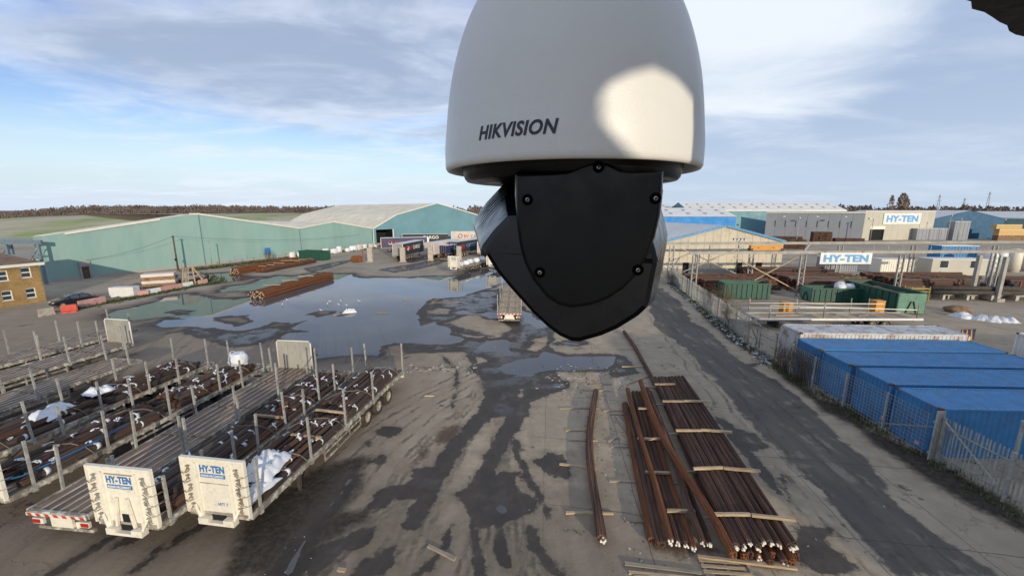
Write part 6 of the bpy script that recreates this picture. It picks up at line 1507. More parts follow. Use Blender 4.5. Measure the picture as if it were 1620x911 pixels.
for k, (x, y, r_, h) in enumerate(((91, 76.5, .9, 4.2), (94, 77.5, .9, 4.4), (98, 78.5, 1.0, 4.6), (102, 79.5, 1.0, 4.6))):
    t = thing('storage_silo', 'white upright tank at the far right behind the columns, %s from the left' % ORD[k], 'tank', (x, y, 0), 0)
    MB().lathe([(r_, .5), (r_, h - .6), (r_ * .75, h - .15), (.2, h)], 18, 0).build('tank_body', M['cream'] if k > 1 else M['white'], t); MB().lathe([(r_ * .9, 0), (r_ * .9, .49)], 14, 0).build('plinth', M['concrete'], t)
for k, (x, y, w, h, lb) in enumerate(((100, 150, 12, 2.4, 'rusty bale stack before the grey factory wall, left'), (112.5, 148, 6, 4.2, 'tallest rusty bale stack before the grey factory wall'), (121, 146, 9, 2.0, 'low rusty bale stack before the grey factory wall, right'), (78, 125, 9, 3.4, 'rusty stack behind the roof of the beige shed'), (87, 126, 7, 3.0, 'dark rusty stack right of the beige shed roof'))):
    t = thing('scrap_stack', lb, 'stack', (x, y, 0), R(-15)); n_ = int(h / .75)
    for j in range(n_):
        for i in range(3): MB().b2(-w / 2 + i * w / 3 + .05, -w / 2 + (i + 1) * w / 3 - .05, -1 + random.uniform(-.2, .2), 1.5, j * h / n_ + .03, (j + 1) * h / n_ - .04).build('bale', M['rustflat'], t)
t = thing('timber_stack', 'bright yellow timber stack in front of the dark blue shed', 'stack', (196, 160, 0), 0)
for j in range(5): MB().b2(-6 + (0 if j < 3 else -1.5), 5.5 - (0 if j < 3 else 3.0), -1, 1, 2.2 + j * .85, 3.0 + j * .85).build('pack', M['yellow'], t)
MB().b2(-6, 6, -1, 1, 0, 2.15).build('pack', M['debris'], t)
plain_box('grey box containers left of the dark blue shed', 168, 163, 12, 3, 4.6, 'greyclad', 0, 'shipping_container', 'container', ribs=8)
plain_box('tall grey silo block before the dark blue shed', 178.5, 162, 6, 3, 7.4, 'greyclad', 0, 'silo_block', 'silo', ribs=4)
t = thing('hedge_bank', 'brown hedge bank before the pale teal shed at the far right', 'hedge', (226, 150, 0), 0)
b = MB(); r8 = random.Random(4)
for k in range(24): crown_quads(b, -18 + k * 1.6, r8.uniform(-1, 1), 0, 1.5, 4.0, 34, .9, r8)
b.build('twigs', M['poplar'], t)
# distant trees on the right
def far_tree(label, x, y, w, h, n, s, seed, mk='poplar', grp=None):
    t = thing('poplar_tree', label, 'tree', (x, y, 0), 0, grp); rr = random.Random(seed)
    b = MB(); crown_quads(b, 0, 0, h * .18, w, h * .8, n, s, rr)
    for _ in range(18):
        a = rr.uniform(0, 6.28); b.tube([(0, 0, h * .25), (math.cos(a) * w * .4, math.sin(a) * w * .4, h * .6), (math.cos(a) * w * .55, math.sin(a) * w * .55, h * rr.uniform(.8, 1.0))], [.18, .10, .03], 3, 0, False, False)
    b.build('crown', M[mk], t); MB().tube([(0, 0, 0), (0, 0, h * .6)], [.45, .2], 7).build('trunk', M['pole'], t)
far_tree('slim bare poplar left of the pair beyond the cream factory', 275.5, 300, 2.2, 22, 150, 1.1, 1)
far_tree('broad brown poplar beyond the cream factory', 283.5, 300, 4.6, 23.5, 380, 1.2, 2); far_tree('brown poplar leaning on the broad one beyond the cream factory', 289, 303, 3.0, 20.5, 200, 1.1, 3)
for k, (x, h) in enumerate(((243, 15.5), (251, 14.5), (262, 14), (300, 14), (312, 13.5), (335, 15), (352, 14))): far_tree('low bare tree behind the factory roofs, %s from the left' % ORD[k], x, 305, 4.5, h, 120, 1.5, 20 + k, 'twigd')
for k, (x, y, h) in enumerate(((640, 620, 34), (700, 640, 30), (760, 660, 40))):
    t = thing('pylon', 'thin distant pylon on the right horizon, %s from the left' % ORD[k], 'pylon', (x, y, 0), 0)
    b = MB()
    for s in (-1, 1): b.beam((s * 3, 0, 0), (s * .4, 0, h), .5)
    for z in (.55, .75, .92): b.beam((-4, 0, h * z), (4, 0, h * z), .5)
    b.build('lattice', M['greyclad'], t)

# ------------------------------------------------------------------ skips in the right yard
skip('dark green skip farthest left under the gantry, behind the bare shrub', (28.9, 54.0, .02), R(-5), 6.0, 2.3, 2.25, 'green', .72, 'green')
skip('dark green skip in the middle, below the hanging sign, heaped with white sacks', (39.4, 52.0, .02), R(-4), 6.4, 2.3, 1.9, 'green', .8, 'lgreen')
skip('long green skip with pale green end standing nearest, left of the white sacks', (47.9, 45.6, .02), R(83), 9.0, 3.0, 2.5, 'green', .8, 'lgreen')
# the long skip points away from the camera: its pale door faces us
for k, (x, y, z) in enumerate(((43.6, 52.8, 1.6), (45.0, 53.0, 1.55), (44.2, 53.6, 1.75))): bulk_bag('white sack heaped in the middle green skip, %s from the left' % ORD[k], (x, y, z), .3 * k, 1.1, 1.0, .75, 90 + k, 'white sacks in the green skip', .5)
for k, (x, y, w, h) in enumerate(((51.2, 44.4, 1.9, .70), (52.5, 43.2, 2.1, .75), (53.9, 42.9, 2.0, .65))):
    crumpled_sheet('crumpled white sack on the ground right of the long green skip, %s from the left' % ORD[k], (x, y, .03), .6 * k, w, w, h, 95 + k, 'crumpled_sack')
t = thing('rubble_heap', 'orange-brown rubble heap between the long green skip and the white bags', 'heap', (53.0, 46.8, 0), 0)
sack_mesh(2.0, 1.4, .9, 9, .9, 18, 8).build('rubble', M['debris'], t)
for k, (x, y, lb) in enumerate(((30.2, 43.4, 'left orange tool box behind the rails of the long white trailer'), (41.0, 44.2, 'right orange tool box behind the rails of the long white trailer'))):
    t = thing('tool_box', lb, 'box', (x, y, 0), 0); MB().b2(-.5, .5, -.4, .4, .75, 2.0).build('box_body', M['orange'], t); MB().b2(-.52, .52, -.42, .42, 2.0, 2.08).build('lid', M['orange'], t)
    for s in (-.4, .4): MB().b2(s - .05, s + .05, -.3, .3, 0, .749).build('leg', M['chassis'], t)

# ------------------------------------------------------------------ scruffy white flatbed behind the containers
wf = thing('flatbed_trailer', 'long scruffy white flatbed trailer with tubular rails behind the containers', 'trailer', (25.2, 39.7, 0), R(0))
for k in range(16): MB().b2(k * 1.04 + .01, k * 1.04 + 1.02, .08, 2.42, 1.12, 1.17).build('deck_board', M['timberd'] if k % 3 else M['timber'], wf)
for y in (0, 2.45): MB().b2(-.1, 16.5, y - .06, y + .07, .98, 1.2).build('side_rail', M['white'], wf)
for x in (-.05, 16.5): MB().b2(x - .05, x + .05, .071, 2.38, .98, 1.19).build('end_rail', M['white'], wf)
for y in (.7, 1.75): MB().b2(.2, 16.3, y - .07, y + .07, .7, 1.1).build('chassis_beam', M['chassis'], wf)
for x, y in ((.15, 2.4), (.9, .05), (5.2, 2.4), (6.4, .05), (11.0, 2.4), (15.9, .05), (12.9, 2.4)): MB().tube([(x, y, 1.2), (x, y, 2.75)], .06, 7).build('stake', M['rail'], wf)
for z in (1.75, 2.25): MB().tube([(.15, 2.36, z), (14.5, 2.36, z - .1)], .045, 6).build('tube_rail', M['cream'], wf)
MB().tube([(.9, .1, 2.5), (15.9, .1, 2.05)], .05, 6).build('tube_rail', M['cream'], wf)
for x in (11.6, 12.9): 
    for s in (0.25, 2.2): wheel_part(wf, x, s, .5) .rotation_euler = (R(90), 0, 0)
MB().b2(2.0, 2.2, .4, 2.0, 0, 1.0).build('landing_leg', M['chassis'], wf)
for k in range(7): timber('scrap timber on the deck of the scruffy white trailer, %s from the left' % ORD[k], 26.6 + k * 2.0, 40.9 + random.uniform(-.6, .6), 1.18, random.uniform(1.2, 2.6), random.uniform(-.7, .7), .14, .1, 'timber' if k % 2 else 'timberd', group='scrap timber on the white trailer')

# rack of upright ladders
rkf = thing('ladder_rack', 'pale steel ladder-like rack standing by the fence before the grey container', 'rack', (21.4, 34.9, 0), 0)
def ladder(p0, p1, h, n):
    b = MB()
    for p in (p0, p1): b.beam((p[0], p[1], 0), (p[0], p[1], h), .09)
    for k in range(n): b.beam((p0[0], p0[1], .3 + k * (h - .45) / (n - 1)), (p1[0], p1[1], .3 + k * (h - .45) / (n - 1)), .06)
    b.build('ladder', M['rail'], rkf)
ladder((-.35, .2), (-.2, -1.3), 2.5, 4); ladder((-.3, -1.9), (-.2, -3.9), 2.4, 4); MB().beam((-.2, -1.3, 2.4), (-.3, -1.9, 2.3), .07).build('tie_bar', M['rail'], rkf)
MB().beam((1.0, .2, 0), (-.25, .1, 2.3), .07).build('tie_bar', M['rail'], rkf)

# ------------------------------------------------------------------ shipping containers
def corr(b, p0, p1, z0, z1, n, depth, out):
    """trapezoidal corrugated sheet from p0 to p1"""
    p0, p1, out = Vector((*p0, 0)), Vector((*p1, 0)), Vector((*out, 0)); d = (p1 - p0) / n; pts = []
    for k in range(n): 
        for f, o_ in ((0, 0), (.18, 0), (.34, depth), (.68, depth), (.84, 0)): pts.append(p0 + d * (k + f) + out * o_)
    pts.append(p1)
    vs = [(p.x, p.y, z0) for p in pts] + [(p.x, p.y, z1) for p in pts]; n_ = len(pts)
    b.add(vs, [(i, i + 1, i + 1 + n_, i + n_) for i in range(n_ - 1)])
def container(label, loc, rz, mk, L_=12.19, H_=2.59, W_=2.44, group=None):
    """local: long side along +x, near side at y=0, left end at x=0"""
    t = thing('shipping_container', label, 'container', loc, rz, group)
    b = MB(); corr(b, (.12, .05), (L_ - .12, .05), .16, H_ - .1, 42, -.036, (0, -1)); b.build('side_panel', M[mk], t)
    b = MB(); corr(b, (L_ - .12, W_ - .05), (.12, W_ - .05), .16, H_ - .1, 42, -.036, (0, 1)); b.build('side_panel', M[mk], t)
    b = MB(); corr(b, (.05, W_ - .1), (.05, .1), .16, H_ - .1, 9, -.04, (-1, 0)); b.build('end_panel', M[mk], t)
    b = MB(); corr(b, (L_ - .05, .1), (L_ - .05, W_ - .1), .16, H_ - .1, 9, -.04, (1, 0)); b.build('end_panel', M[mk], t)
    b = MB(); n = 44; rows2 = []
    for k in range(n):
        for f, z in ((0, 0), (.2, 0), (.35, .024), (.65, .024), (.8, 0)): rows2.append((.1 + (L_ - .2) * (k + f) / n, H_ - .035 + z))
    rows2.append((L_ - .1, H_ - .035)); m2_ = len(rows2)
    b.add([(x, .1, z) for x, z in rows2] + [(x, W_ - .1, z) for x, z in rows2], [(i, i + 1, i + 1 + m2_, i + m2_) for i in range(m2_ - 1)]); b.build('roof', M[mk], t)
    b = MB()
    for y in (.05, W_ - .05):
        b.b2(.16, L_ - .16, y - .05, y + .05, H_ - .11, H_ - .005); b.b2(.16, L_ - .16, y - .05, y + .05, .01, .16)
    for x in (.05, L_ - .05):
        b.b2(x - .05, x + .05, .16, W_ - .16, H_ - .12, H_ - .005); b.b2(x - .05, x + .05, .16, W_ - .16, .01, .16)
        for y in (.06, W_ - .06): b.b2(x - .05, x + .06, y - .06, y + .06, .12, H_ - .12)
    b.build('frame', M[mk], t)
    for x in (.08, L_ - .08):
        for y in (.08, W_ - .08):
            for z in (.06, H_ - .06): MB().box((x, y, z), (.18, .17, .125)).build('corner_casting', M['casting'], t)
    return t
CA = R(-2.5)
names = ['nearest', 'second nearest', 'third nearest', 'farthest']
for k in range(4): container('long blue shipping container, %s of the four blue ones along the fence' % names[k], (20.62 + k * .16 + (.0, .06, -.03, .05)[k], 17.98 + k * 2.80, .03), CA, 'blue')
container('rust-streaked pale grey shipping container beyond the four blue ones', (21.75, 29.25, .03), CA, 'greyc', 12.19, 2.9)
container('dirty white container whose end shows at the right edge behind the blue ones', (39.2, 27.9, .03), R(-4), 'white', 6.06, 2.59)
# hazard post
hp2 = thing('hazard_board', 'small blue and yellow striped board at the corner of the grey container', 'sign', (35.9, 30.6, 0), R(10))
MB().b2(-.7, .7, -.03, .03, 1.9, 2.8).build('board', M['navy'], hp2)
for k in range(3): MB().add([(-.6 + k * .45, -.036, 1.92), (-.4 + k * .45, -.036, 1.92), (-.6 + k * .45 + .0, -.036, 2.78), (-.8 + k * .45 + .1, -.036, 2.78)], [(0, 1, 2, 3)]).build('stripe', M['orange'], hp2)
for s in (-.5, .5): MB().b2(s - .04, s + .04, .031, .1, 0, 2.0).build('leg', M['galv'], hp2)

# ------------------------------------------------------------------ palisade fences
def pale_mesh(h):
    b = MB(); w = .035
    b.add([(-w, 0, .05), (-.012, -.022, .05), (.012, -.022, .05), (w, 0, .05), (-w, 0, h - .1), (-.012, -.022, h - .1), (.012, -.022, h - .1), (w, 0, h - .1), (0, -.012, h), (-w, .006, .05), (w, .006, .05), (-w, .006, h - .1), (w, .006, h - .1)],
          [(0, 1, 5, 4), (1, 2, 6, 5), (2, 3, 7, 6), (9, 10, 12, 11), (0, 9, 11, 4), (3, 10, 12, 7), (4, 5, 8), (5, 6, 8), (6, 7, 8), (7, 12, 8), (12, 11, 8), (11, 4, 8)])
    return b.mesh('pale', M['galvd'])
def palisade(label, A, B, h, step=.155, singles=True, post=2.75):
    d = Vector((B[0] - A[0], B[1] - A[1], 0)); L_ = d.length; ang = math.atan2(d.y, d.x)
    t = thing('palisade_fence', label, 'fence', (A[0], A[1], 0), ang); pm = pale_mesh(h); n = int(L_ / step)
    if singles:
        for k in range(n): put('pale', pm, t, (step * (k + .5), .06, random.uniform(-.012, .012)), rz=0, rot=(random.uniform(-.015, .015), random.uniform(-.01, .01), math.pi))
    else:
        b = MB()
        for k in range(n): b.b2(step * k, step * k + .07, .03, .05, .05, h + random.uniform(-.03, .03))
        o = b.build('pales', M['galvd'], t); o['kind'] = 'stuff'
    for z in (.45, h - .5): MB().b2(0, L_, -.02, .025, z - .025, z + .025).build('rail', M['galvd'], t)
    for k in range(int(L_ / post) + 1): MB().b2(k * post - .055, k * post + .055, -.13, -.021, 0, h - .02).build('post', M['galvd'], t)
    return t
palisade('grey steel palisade fence beside the nearest blue container, lower right corner', (20.58, 17.6), (20.35, 7.6), 2.35)
palisade('weathered palisade fence running away along the lane past the gantry', (21.6, 35.6), (27.7, 71.5), 2.35, .17, False, 2.75)
gp_ = thing('gate_post', 'wide corrugated grey gate post at the corner of the nearest blue container', 'gate post', (20.40, 17.75, 0), 0)
for k in range(4): MB().b2(-.18 + k * .1, -.10 + k * .1, -.03, .03, 0, 2.62).build('pale', M['galvd'], gp_)
MB().b2(-.2, .24, .031, .08, .4, .5).build('rail', M['galvd'], gp_); MB().b2(-.2, .24, .031, .08, 2.0, 2.1).build('rail', M['galvd'], gp_)
MB().beam((-.05, .1, 1.75), (.0, 3.2, .25), .06).build('brace', M['galvd'], gp_); MB().beam((.05, -.2, 2.2), (.05, -2.6, .6), .05).build('brace', M['galvd'], gp_)
MB().box((-.22, .6, .62), (.03, .22, .16)).build('tag', M['fadedred'], gp_)
tp_ = thing('steel_post', 'tall plain steel post rising behind the near palisade fence', 'post', (22.3, 16.2, 0), 0); MB().b2(-.05, .05, -.05, .05, 0, 2.95).build('shaft', M['galvd'], tp_); MB().b2(-.07, .07, -.07, .07, 2.95, 2.98).build('cap', M['galvd'], tp_)
for k, (x, y) in enumerate(((20.50, 20.3), (20.52, 23.0), (20.60, 25.7), (20.85, 28.3))):
    t = thing('fence_post', 'thin steel fence post in front of the container ends, %s from the near end' % ORD[k], 'post', (x - .25, y, 0), 0)
    MB().b2(-.04, .04, -.04, .04, 0, 2.35).build('shaft', M['galvd'], t); MB().b2(-.08, .08, -.08, .08, 0, .04).build('base_plate', M['galvd'], t); MB().box((-.06, 0, .9), (.05, .12, .16)).build('tag', M['fadedred'] if k < 2 else M['galvd'], t)

wm = thing('wire_mesh_fence', 'see-through wire fence running past the ends of the blue containers', 'fence', (0, 0, 0), 0)
for z in [.12 + .2 * k for k in range(12)]:
    MB().tube([(20.22, 18.0, z), (20.25, 20.3, z), (20.27, 23.0, z), (20.35, 25.7, z), (20.6, 28.3, z), (21.2, 33.0, z)], .008, 4).build('wire', M['galvd'], wm)
for k in range(75):
    y = 18.1 + k * .2; x = 20.22 + .02 * (y - 18) + max(0, y - 25.7) * .05; MB().b2(x - .006, x + .006, y - .006, y + .006, .05, 2.35).build('wire', M['galvd'], wm)

# verge growth along the fence
shrub('tall grey bare shrub growing through the palisade fence', 24.6, 46.5, 3.4, 3.6, 44, 11); shrub('reddish bare shrub at the foot of the palisade fence', 22.6, 40.5, 2.0, 2.6, 30, 12)
shrub('brown bramble thicket against the end of the farthest blue container', 20.5, 26.9, 2.0, 2.3, 46, 13, 'twig'); shrub('brown bramble thicket before the grey container corner', 20.7, 29.0, 1.8, 2.1, 40, 15, 'twig')
shrub('straw coloured weeds by the fence under the far gantry column', 27.0, 66, 4.0, 2.2, 46, 14, 'twig')
gb = MB()
for _ in range(1500):
    y = r6.uniform(13, 66); x = 20.25 + max(0, (y - 31)) * .17 + r6.gauss(0, .28); grass_tuft(x, y, r6.uniform(.08, .42) * (1.2 if 18 < y < 31 else .9), 4, .02 + y * .0006)
gb.build('verge_weeds', M['weed'], kind='stuff')
sb = MB()
for _ in range(420):
    y = r6.uniform(30, 64); scrap_x = 20.3 + max(0, (y - 31)) * .165 + r6.gauss(0, .35); s = r6.uniform(.06, .4); sb.box((scrap_x, y, .08), (s, s * r6.uniform(.3, .8), s * .4), r6.uniform(0, 3), r6.choice((0, 0, 1, 2)))
sb.build('verge_litter', [M['litter'], M['galv'], M['timberd']], kind='stuff')
# ------------------------------------------------------------------ the dome camera hanging close to the viewer
cam_t = thing('security_camera', 'large white and black dome security camera hanging close in the foreground', 'security camera', (.0553, .406, 12.0), R(-7.75))
mm = .001
prof = [(.1095, .046), (.1125, .0372), (.1145, .0347), (.1165, .0350), (.1179, .0372), (.1178, .055), (.1162, .0716), (.1144, .088), (.1118, .1055), (.1092, .118), (.1058, .131), (.1018, .1435), (.0972, .1555), (.0925, .1655), (.0873, .1747), (.080, .1855), (.071, .196), (.060, .2055), (.050, .212), (.043, .218), (.041, .30)]
# smooth the profile by resampling with a spline
pr = np.array(prof[4:]); tt = np.arange(len(pr)); 
def cat(p, n=4):
    out = []
    for i in range(len(p) - 1):
        p0, p1, p2, p3 = p[max(i - 1, 0)], p[i], p[i + 1], p[min(i + 2, len(p) - 1)]
        for k in range(n):
            t = k / n; out.append(tuple(.5 * (2 * p1 + (p2 - p0) * t + (2 * p0 - 5 * p1 + 4 * p2 - p3) * t * t + (3 * p1 - p0 - 3 * p2 + p3) * t ** 3)))
    return out + [tuple(p[-1])]
prof2 = [tuple(q) for q in prof[:4]] + cat(pr)
MB().lathe(prof2, 128, 0, cap=False).build('housing', M['shell'], cam_t)
MB().lathe([(.1094, .047), (.1094, .0455), (.1045, .0452), (.1030, .044), (.1022, .034), (.1005, .0285), (.0985, .0262), (.094, .0258), (.02, .0258)], 96, 0, cap=True).build('base_ring', M['black'], cam_t)
# lettering curved onto the shell
def shell_r(z):
    zs = [p[1] for p in prof2[4:]]; rs_ = [p[0] for p in prof2[4:]]; return float(np.interp(z, zs, rs_))
vs, fs, tw, th = text_geo('HIKVISION', 1.0, .032, .004, .24, 1.06)
# refine long edges so that the letters follow the curve
bm_ = bmesh.new(); bv = [bm_.verts.new(v) for v in vs]
for f in fs:
    try: bm_.faces.new([bv[i] for i in f])
    except ValueError: pass
bmesh.ops.triangulate(bm_, faces=bm_.faces); bmesh.ops.subdivide_edges(bm_, edges=[e for e in bm_.edges if e.calc_length() > .12], cuts=2)
bm_.verts.index_update(); vs = [tuple(v.co) for v in bm_.verts]; fs = [tuple(v.index for v in f.verts) for f in bm_.faces]; bm_.free()
TW0, TH0 = .0635, .0102; CA0, CZ0 = math.radians(-19.4), .0560
b = MB(); out = []
for x, y, z in vs:
    a = CA0 + x / tw * (TW0 / .1165); zz = CZ0 + y / th * TH0
    r_ = shell_r(zz) + .00012 + (z > 0) * .0002
    out.append((r_ * math.sin(a), -r_ * math.cos(a), zz))
b.add(out, fs); b.build('lettering', M['logo'], cam_t)

def inset(poly, k, c=None):
    if c is not None and len(c) == 2 and c[1] == -.035: return [(x * k, (HT if z > -.025 else -.035) + (z - (HT if z > -.025 else -.035)) * k) for x, z in poly]
    cx = sum(p[0] for p in poly) / len(poly) if c is None else c[0]; cz = sum(p[1] for p in poly) / len(poly) if c is None else c[1]
    return [(cx + (x - cx) * k, cz + (z - cz) * k) for x, z in poly]
def resample(poly, n):
    P = np.array(poly + [poly[0]]); d = np.r_[0, np.cumsum(np.hypot(*np.diff(P, axis=0).T))]; t = np.linspace(0, d[-1], n, endpoint=False)
    return list(zip(np.interp(t, d, P[:, 0]), np.interp(t, d, P[:, 1])))
def loft_poly(name, levels, m_, parent, smooth=False):
    """levels: list of (b toward viewer, polygon (x,z))"""
    b = MB(); b.loft([[(x, -bb, z) for x, z in poly] for bb, poly in levels], 0, smooth, True); o = b.build(name, m_, parent)
    o.data.set_sharp_from_angle(angle=R(16)); return o
HEAD = [(-65.3, 24.1), (-81.6, 7.5), (-93.6, -8.2), (-95.4, -13.0), (-95.1, -18.5), (-90.6, -30.7), (-78.9, -50.1), (-62.4, -69.6), (-35.8, -99.1), (-19.1, -114.2), (-5.8, -123.9), (7.4, -129.5), (16.0, -129.9), (23.6, -127.5), (40.5, -121.5), (58.0, -112.6), (78.9, -97.3), (87.0, -88.5), (89.6, -80.7), (92.2, -59.8), (95.3, -34.9), (95.6, -22.8), (91.8, -9.5), (88.1, 1.2), (88.7, 18.8), (60, 25.0), (0, 25.4)]
HEAD = [(x * mm, z * mm) for x, z in HEAD]
hc = (0.0, -.035)
HT = -.068      # the upper flanks taper towards a lower centre than the belly
HEADB = [(x * 1.049, z * 1.049) for x, z in HEAD]
levels = [(-.095, inset(HEADB, .70, hc)), (-.085, inset(HEADB, .86, hc)), (-.07, inset(HEADB, .96, hc)), (-.05, HEADB), (-.020, HEADB), (-.016, inset(HEADB, .992, hc)), (.040, inset(HEADB, .83, hc)), (.094, inset(HEADB, .68, hc)), (.096, inset(HEADB, .64, hc))]
head_o = loft_poly('camera_head', levels, [M['blackg'], M['blackm']], cam_t, True)
# the underside and the window side are matt, the upper flanks satin
for p_ in head_o.data.polygons:
    ks_ = sorted({i % len(HEAD) for i in p_.vertices})
    if len(ks_) == 2 and ks_[1] - ks_[0] == 1 and 4 <= ks_[0] <= 16: p_.material_index = 1
PLATE_PX = [(-39.6, 25.8), (-16.2, 26.4), (-2.4, 27.2), (3.4, 28.9), (8.8, 31.4), (14.6, 33.3), (22.2, 33.9), (28.0, 32.7), (33.0, 30.2), (37.5, 28.0), (44.6, 27.0), (66.3, 27.0), (66.7, 14.2), (66.2, -3.6), (63.7, -19.5), (60.3, -30.1), (56.4, -39.6), (51.0, -49.2), (42.3, -59.1), (31.9, -66.7), (19.3, -72.0), (5.0, -74.5), (-4.8, -72.8), (-14.7, -66.6), (-24.7, -54.3), (-32.2, -39.7), (-36.1, -25.2), (-38.6, -3.8), (-39.6, 10.2)]
PLATE = [(x * mm, z * mm) for x, z in PLATE_PX]
pc = (.012, -.012)
lv = [(.035, inset(PLATE, 1.05, pc)), (.088, inset(PLATE, 1.03, pc)), (.096, inset(PLATE, 1.016, pc)), (.0998, inset(PLATE, .990, pc)), (.1012, inset(PLATE, .968, pc)), (.1015, inset(PLATE, .952, pc))]
cp = loft_poly('cover_plate', lv, M['black'], cam_t)
# screws in their dark recesses
def screw(x, z, r=.0030):
    t = MB().lathe([(r * .2, .0001), (r, .0001), (r * 1.28, .0004), (r * 1.4, .0003)], 24, 0).build('screw_recess', M['slot'], cam_t, loc=(x, -.1016, z), rot=(R(90), 0, 0))
    MB().lathe([(.00005, .0011), (r * .45, .0011), (r * .56, .0006), (r * .58, .0002)], 16, 0).build('screw', M['screw'], t)
    MB().lathe([(.00005, .0013), (r * .26, .0013), (r * .28, .0011)], 6, 0).build('hex_socket', M['slot'], t)
for x, z in [(21.0, 30.2), (-30.3, 7.4), (61.9, 8.0), (-20.4, -47.3), (52.6, -43.9)]: screw(x * mm, z * mm)
# seam line from the plate to the edge of the head, and the vents on the upper left flank
def flank(u, v, lift=.0005):
    """point on the upper left flank of the head: u along the rim, v from the rim towards the viewer"""
    rim = [Vector((x * 1.049 * mm, 0, z * 1.049 * mm)) for x, z in ((-65.3, 24.1), (-81.6, 7.5), (-93.6, -8.2))]
    q = rim[0].lerp(rim[1], u * 2) if u < .5 else rim[1].lerp(rim[2], u * 2 - 1)
    c = Vector((0, 0, HT)); k = .992 + (.68 - .992) * v; bb = -.016 + .110 * v
    p = c + (q - c) * k; n = (q - c).normalized() * .93 + Vector((0, -.36, 0))
    return Vector((p.x, -bb, p.z)) + n * lift
for k in range(6):
    b = MB(); n = 10; L1, L2 = [], []
    for i in range(n + 1):
        t = i / n; u = -.10 + t * (.96 + .03 * k); w = .046 * (1 - t ** 2.5) + .003; vc = .04 + k * .085 + .015 * t
        L1.append(flank(u, vc - w * .5)); L2.append(flank(u, vc + w * .5))
    b.add(L1 + L2, [(i, i + 1, i + 2 + n, i + 1 + n) for i in range(n)]); b.build('vent_slot', M['slot'], cam_t)

# suspension arm above the dome, out of the top of the picture
MB().tube([(0, 0, .29), (0, 0, .40), (0, -.05, .47), (.05, -.25, .50), (.25, -.9, .50)], .03, 14).build('hanging_arm', M['shell'], cam_t)

# added, unseen boom behind the viewer; its plates shape the dome's sun patch
mast = thing('shade_boom', 'added boom with unseen shade plates for the dome, and dark canopy edge, upper right corner', 'boom', (0, 0, 0), 0)
az_, el_ = R(SUN_AZ), R(SUN_EL)
e1 = Vector((math.cos(az_), math.sin(az_), 0)); e2 = Vector((-math.sin(az_) * math.sin(el_), math.cos(az_) * math.sin(el_), math.cos(el_))); e3 = sun_dir
Q = Vector((.0553, .406, 12.07)) + sun_dir * .62
def plate(name, poly, far=0.0):
    b = MB(); n = len(poly); vs = [Q + e1 * x + e2 * z + e3 * (t + far) for t in (0 + .0004 * len(mast.children), .012 + .0004 * len(mast.children)) for x, z in poly]
    b.add(vs, [tuple(range(n)), tuple(reversed(range(n, 2 * n)))] + [(i, (i + 1) % n, (i + 1) % n + n, i + n) for i in range(n)]); return b.build(name, M['eave'], mast)
plate('shade_plate', [(-.34, -.34), (-.0415, -.34), (-.0415, .30), (-.34, .30)], 1.0)
plate('shade_plate', [(-.058, -.013), (-.042, -.015), (-.036, -.008), (-.022, -.002), (-.004, .003), (.018, -.001), (.0405, -.010), (.050, -.013), (.050, .30), (-.058, .30)], .55)
plate('shade_plate', [(.040, -.34), (.30, -.34), (.30, .30), (.040, .30)])
plate('shade_plate', [(-.058, -.34), (.050, -.34), (.050, -.062), (-.012, -.062), (-.034, -.041), (-.042, -.031), (-.058, -.033)], .8)
for z in (-.2, .2):
    b = MB(); b.beam(Q + e1 * -.3 + e2 * z + e3 * .03, Q + e1 * .75 + e2 * z + e3 * .03, .03); b.build('shade_plate_arm', M['galv'], mast)
pm_ = Q + e1 * .85 + e3 * .1
# the added lattice boom that reaches here from the roof of the shade block
BA, BB = Vector((pm_.x - .2, pm_.y - .4, 13.9)), Vector((31.0, -8.0, 13.9))
MB().tube([(pm_.x, pm_.y, 11.9), (pm_.x, pm_.y, 14.0)], .05, 10).build('hanger_post', M['galv'], mast)
MB().beam((pm_.x, pm_.y, 13.7), (pm_.x - .2, pm_.y - .5, 13.7), .08).build('hanger_arm', M['galv'], mast)
for dy, dz in ((-.3, -.3), (.3, -.3), (0, .3)):
    MB().tube([BA + Vector((0, dy, dz)), BB + Vector((0, dy, dz))], .04, 8).build('boom_chord', M['galv'], mast)
for k in range(24):
    p, q = BA.lerp(BB, k / 24), BA.lerp(BB, (k + 1) / 24)
    b = MB(); b.beam(p + Vector((0, -.3, -.3)), q + Vector((0, 0, .3)), .03); b.beam(p + Vector((0, .3, -.3)), q + Vector((0, 0, .3)), .03); b.build('boom_lacing', M['galv'], mast)
MB().b2(30.6, 31.4, -8.4, -7.6, 9.0, 14.3).build('boom_pedestal', M['eave'], mast)
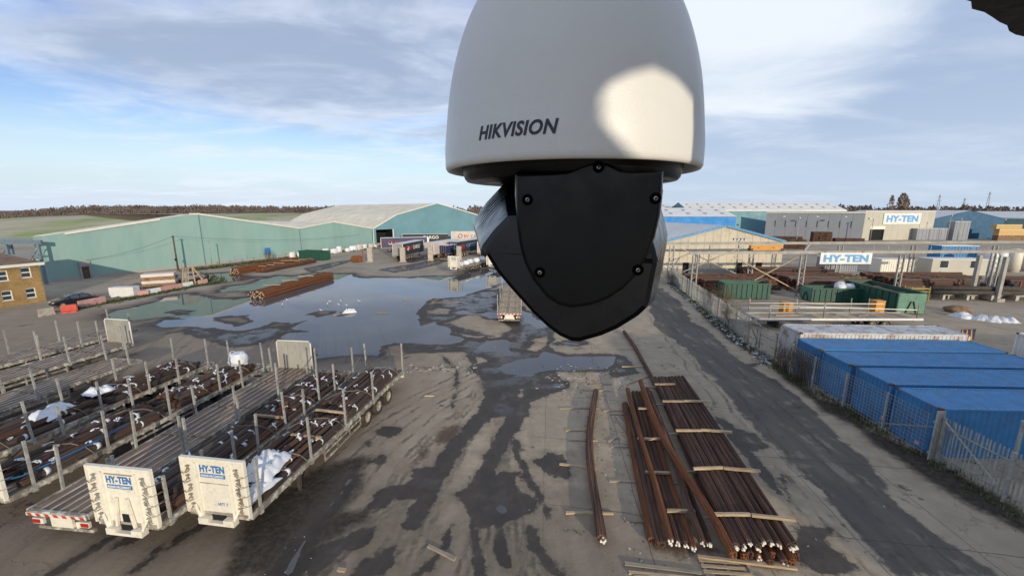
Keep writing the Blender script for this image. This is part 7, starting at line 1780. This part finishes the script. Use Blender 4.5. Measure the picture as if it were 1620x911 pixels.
# dark canopy edge that shows in the upper right corner
h_ = .42; r9 = random.Random(3)
E0, E1 = Vector((2.05 * h_, 2.12 * h_, 12 + h_)), Vector((4.4 * h_, 3.36 * h_, 12 + h_)); dd = (E1 - E0)
edge_pts = [E0 + dd * (k / 24) + Vector((r9.uniform(-.004, .004), r9.uniform(-.006, .006), 0)) for k in range(25)]
poly = [(p.x, p.y) for p in edge_pts] + [(E1.x + .16, E1.y - .30), (E0.x + .16, E0.y - .30)]
MB().slab(poly, 12 + h_, 12 + h_ + .03).build('canopy', M['eave'], mast)
MB().beam((pm_.x, pm_.y, 12 + h_ + .06), (1.45, 1.0, 12 + h_ + .06), .05).build('canopy_arm', M['galv'], mast)

# added block, unseen behind the viewer on the right, to shade the containers
ob_ = thing('shade_block', 'added plain brick block behind the viewer, unseen, shading the containers', 'shade blocker', (27.5, -4.5, 0), 0)
b = MB(); wn2 = [(2.5 + 5 * i, 4.3 + 5 * i, 1 + 3.6 * j, 2.6 + 3.6 * j) for i in range(7) for j in range(2)]
nm_b = MB(); 
xs_ = sorted({0.0, 40.0} | {w[0] for w in wn2} | {w[1] for w in wn2}); zs_ = sorted({0.0, 8.6} | {w[2] for w in wn2} | {w[3] for w in wn2})
for i in range(len(xs_) - 1):
    for j in range(len(zs_) - 1):
        cx, cz = (xs_[i] + xs_[i + 1]) / 2, (zs_[j] + zs_[j + 1]) / 2
        if not any(w[0] < cx < w[1] and w[2] < cz < w[3] for w in wn2): b.b2(xs_[i], xs_[i + 1], -.3, 0, zs_[j], zs_[j + 1])
b.build('front_wall', M['brick'], ob_)
for w in wn2:
    f_ = MB().b2(w[0], w[1], -.28, -.2, w[2], w[3]).build('window', M['upvc'], ob_); MB().b2(w[0] + .1, w[1] - .1, -.2, -.17, w[2] + .1, w[3] - .1).build('pane', M['glass'], f_)
MB().b2(0, .3, -18, -.301, 0, 8.6).build('side_wall', M['brick'], ob_); MB().b2(39.7, 40, -18, -.301, 0, 8.6).build('side_wall', M['brick'], ob_); MB().b2(.301, 39.699, -18, -17.7, 0, 8.6).build('rear_wall', M['brick'], ob_)
MB().b2(-.2, 40.2, -18.2, .2, 8.601, 9.0).build('roof', M['roofg'], ob_)
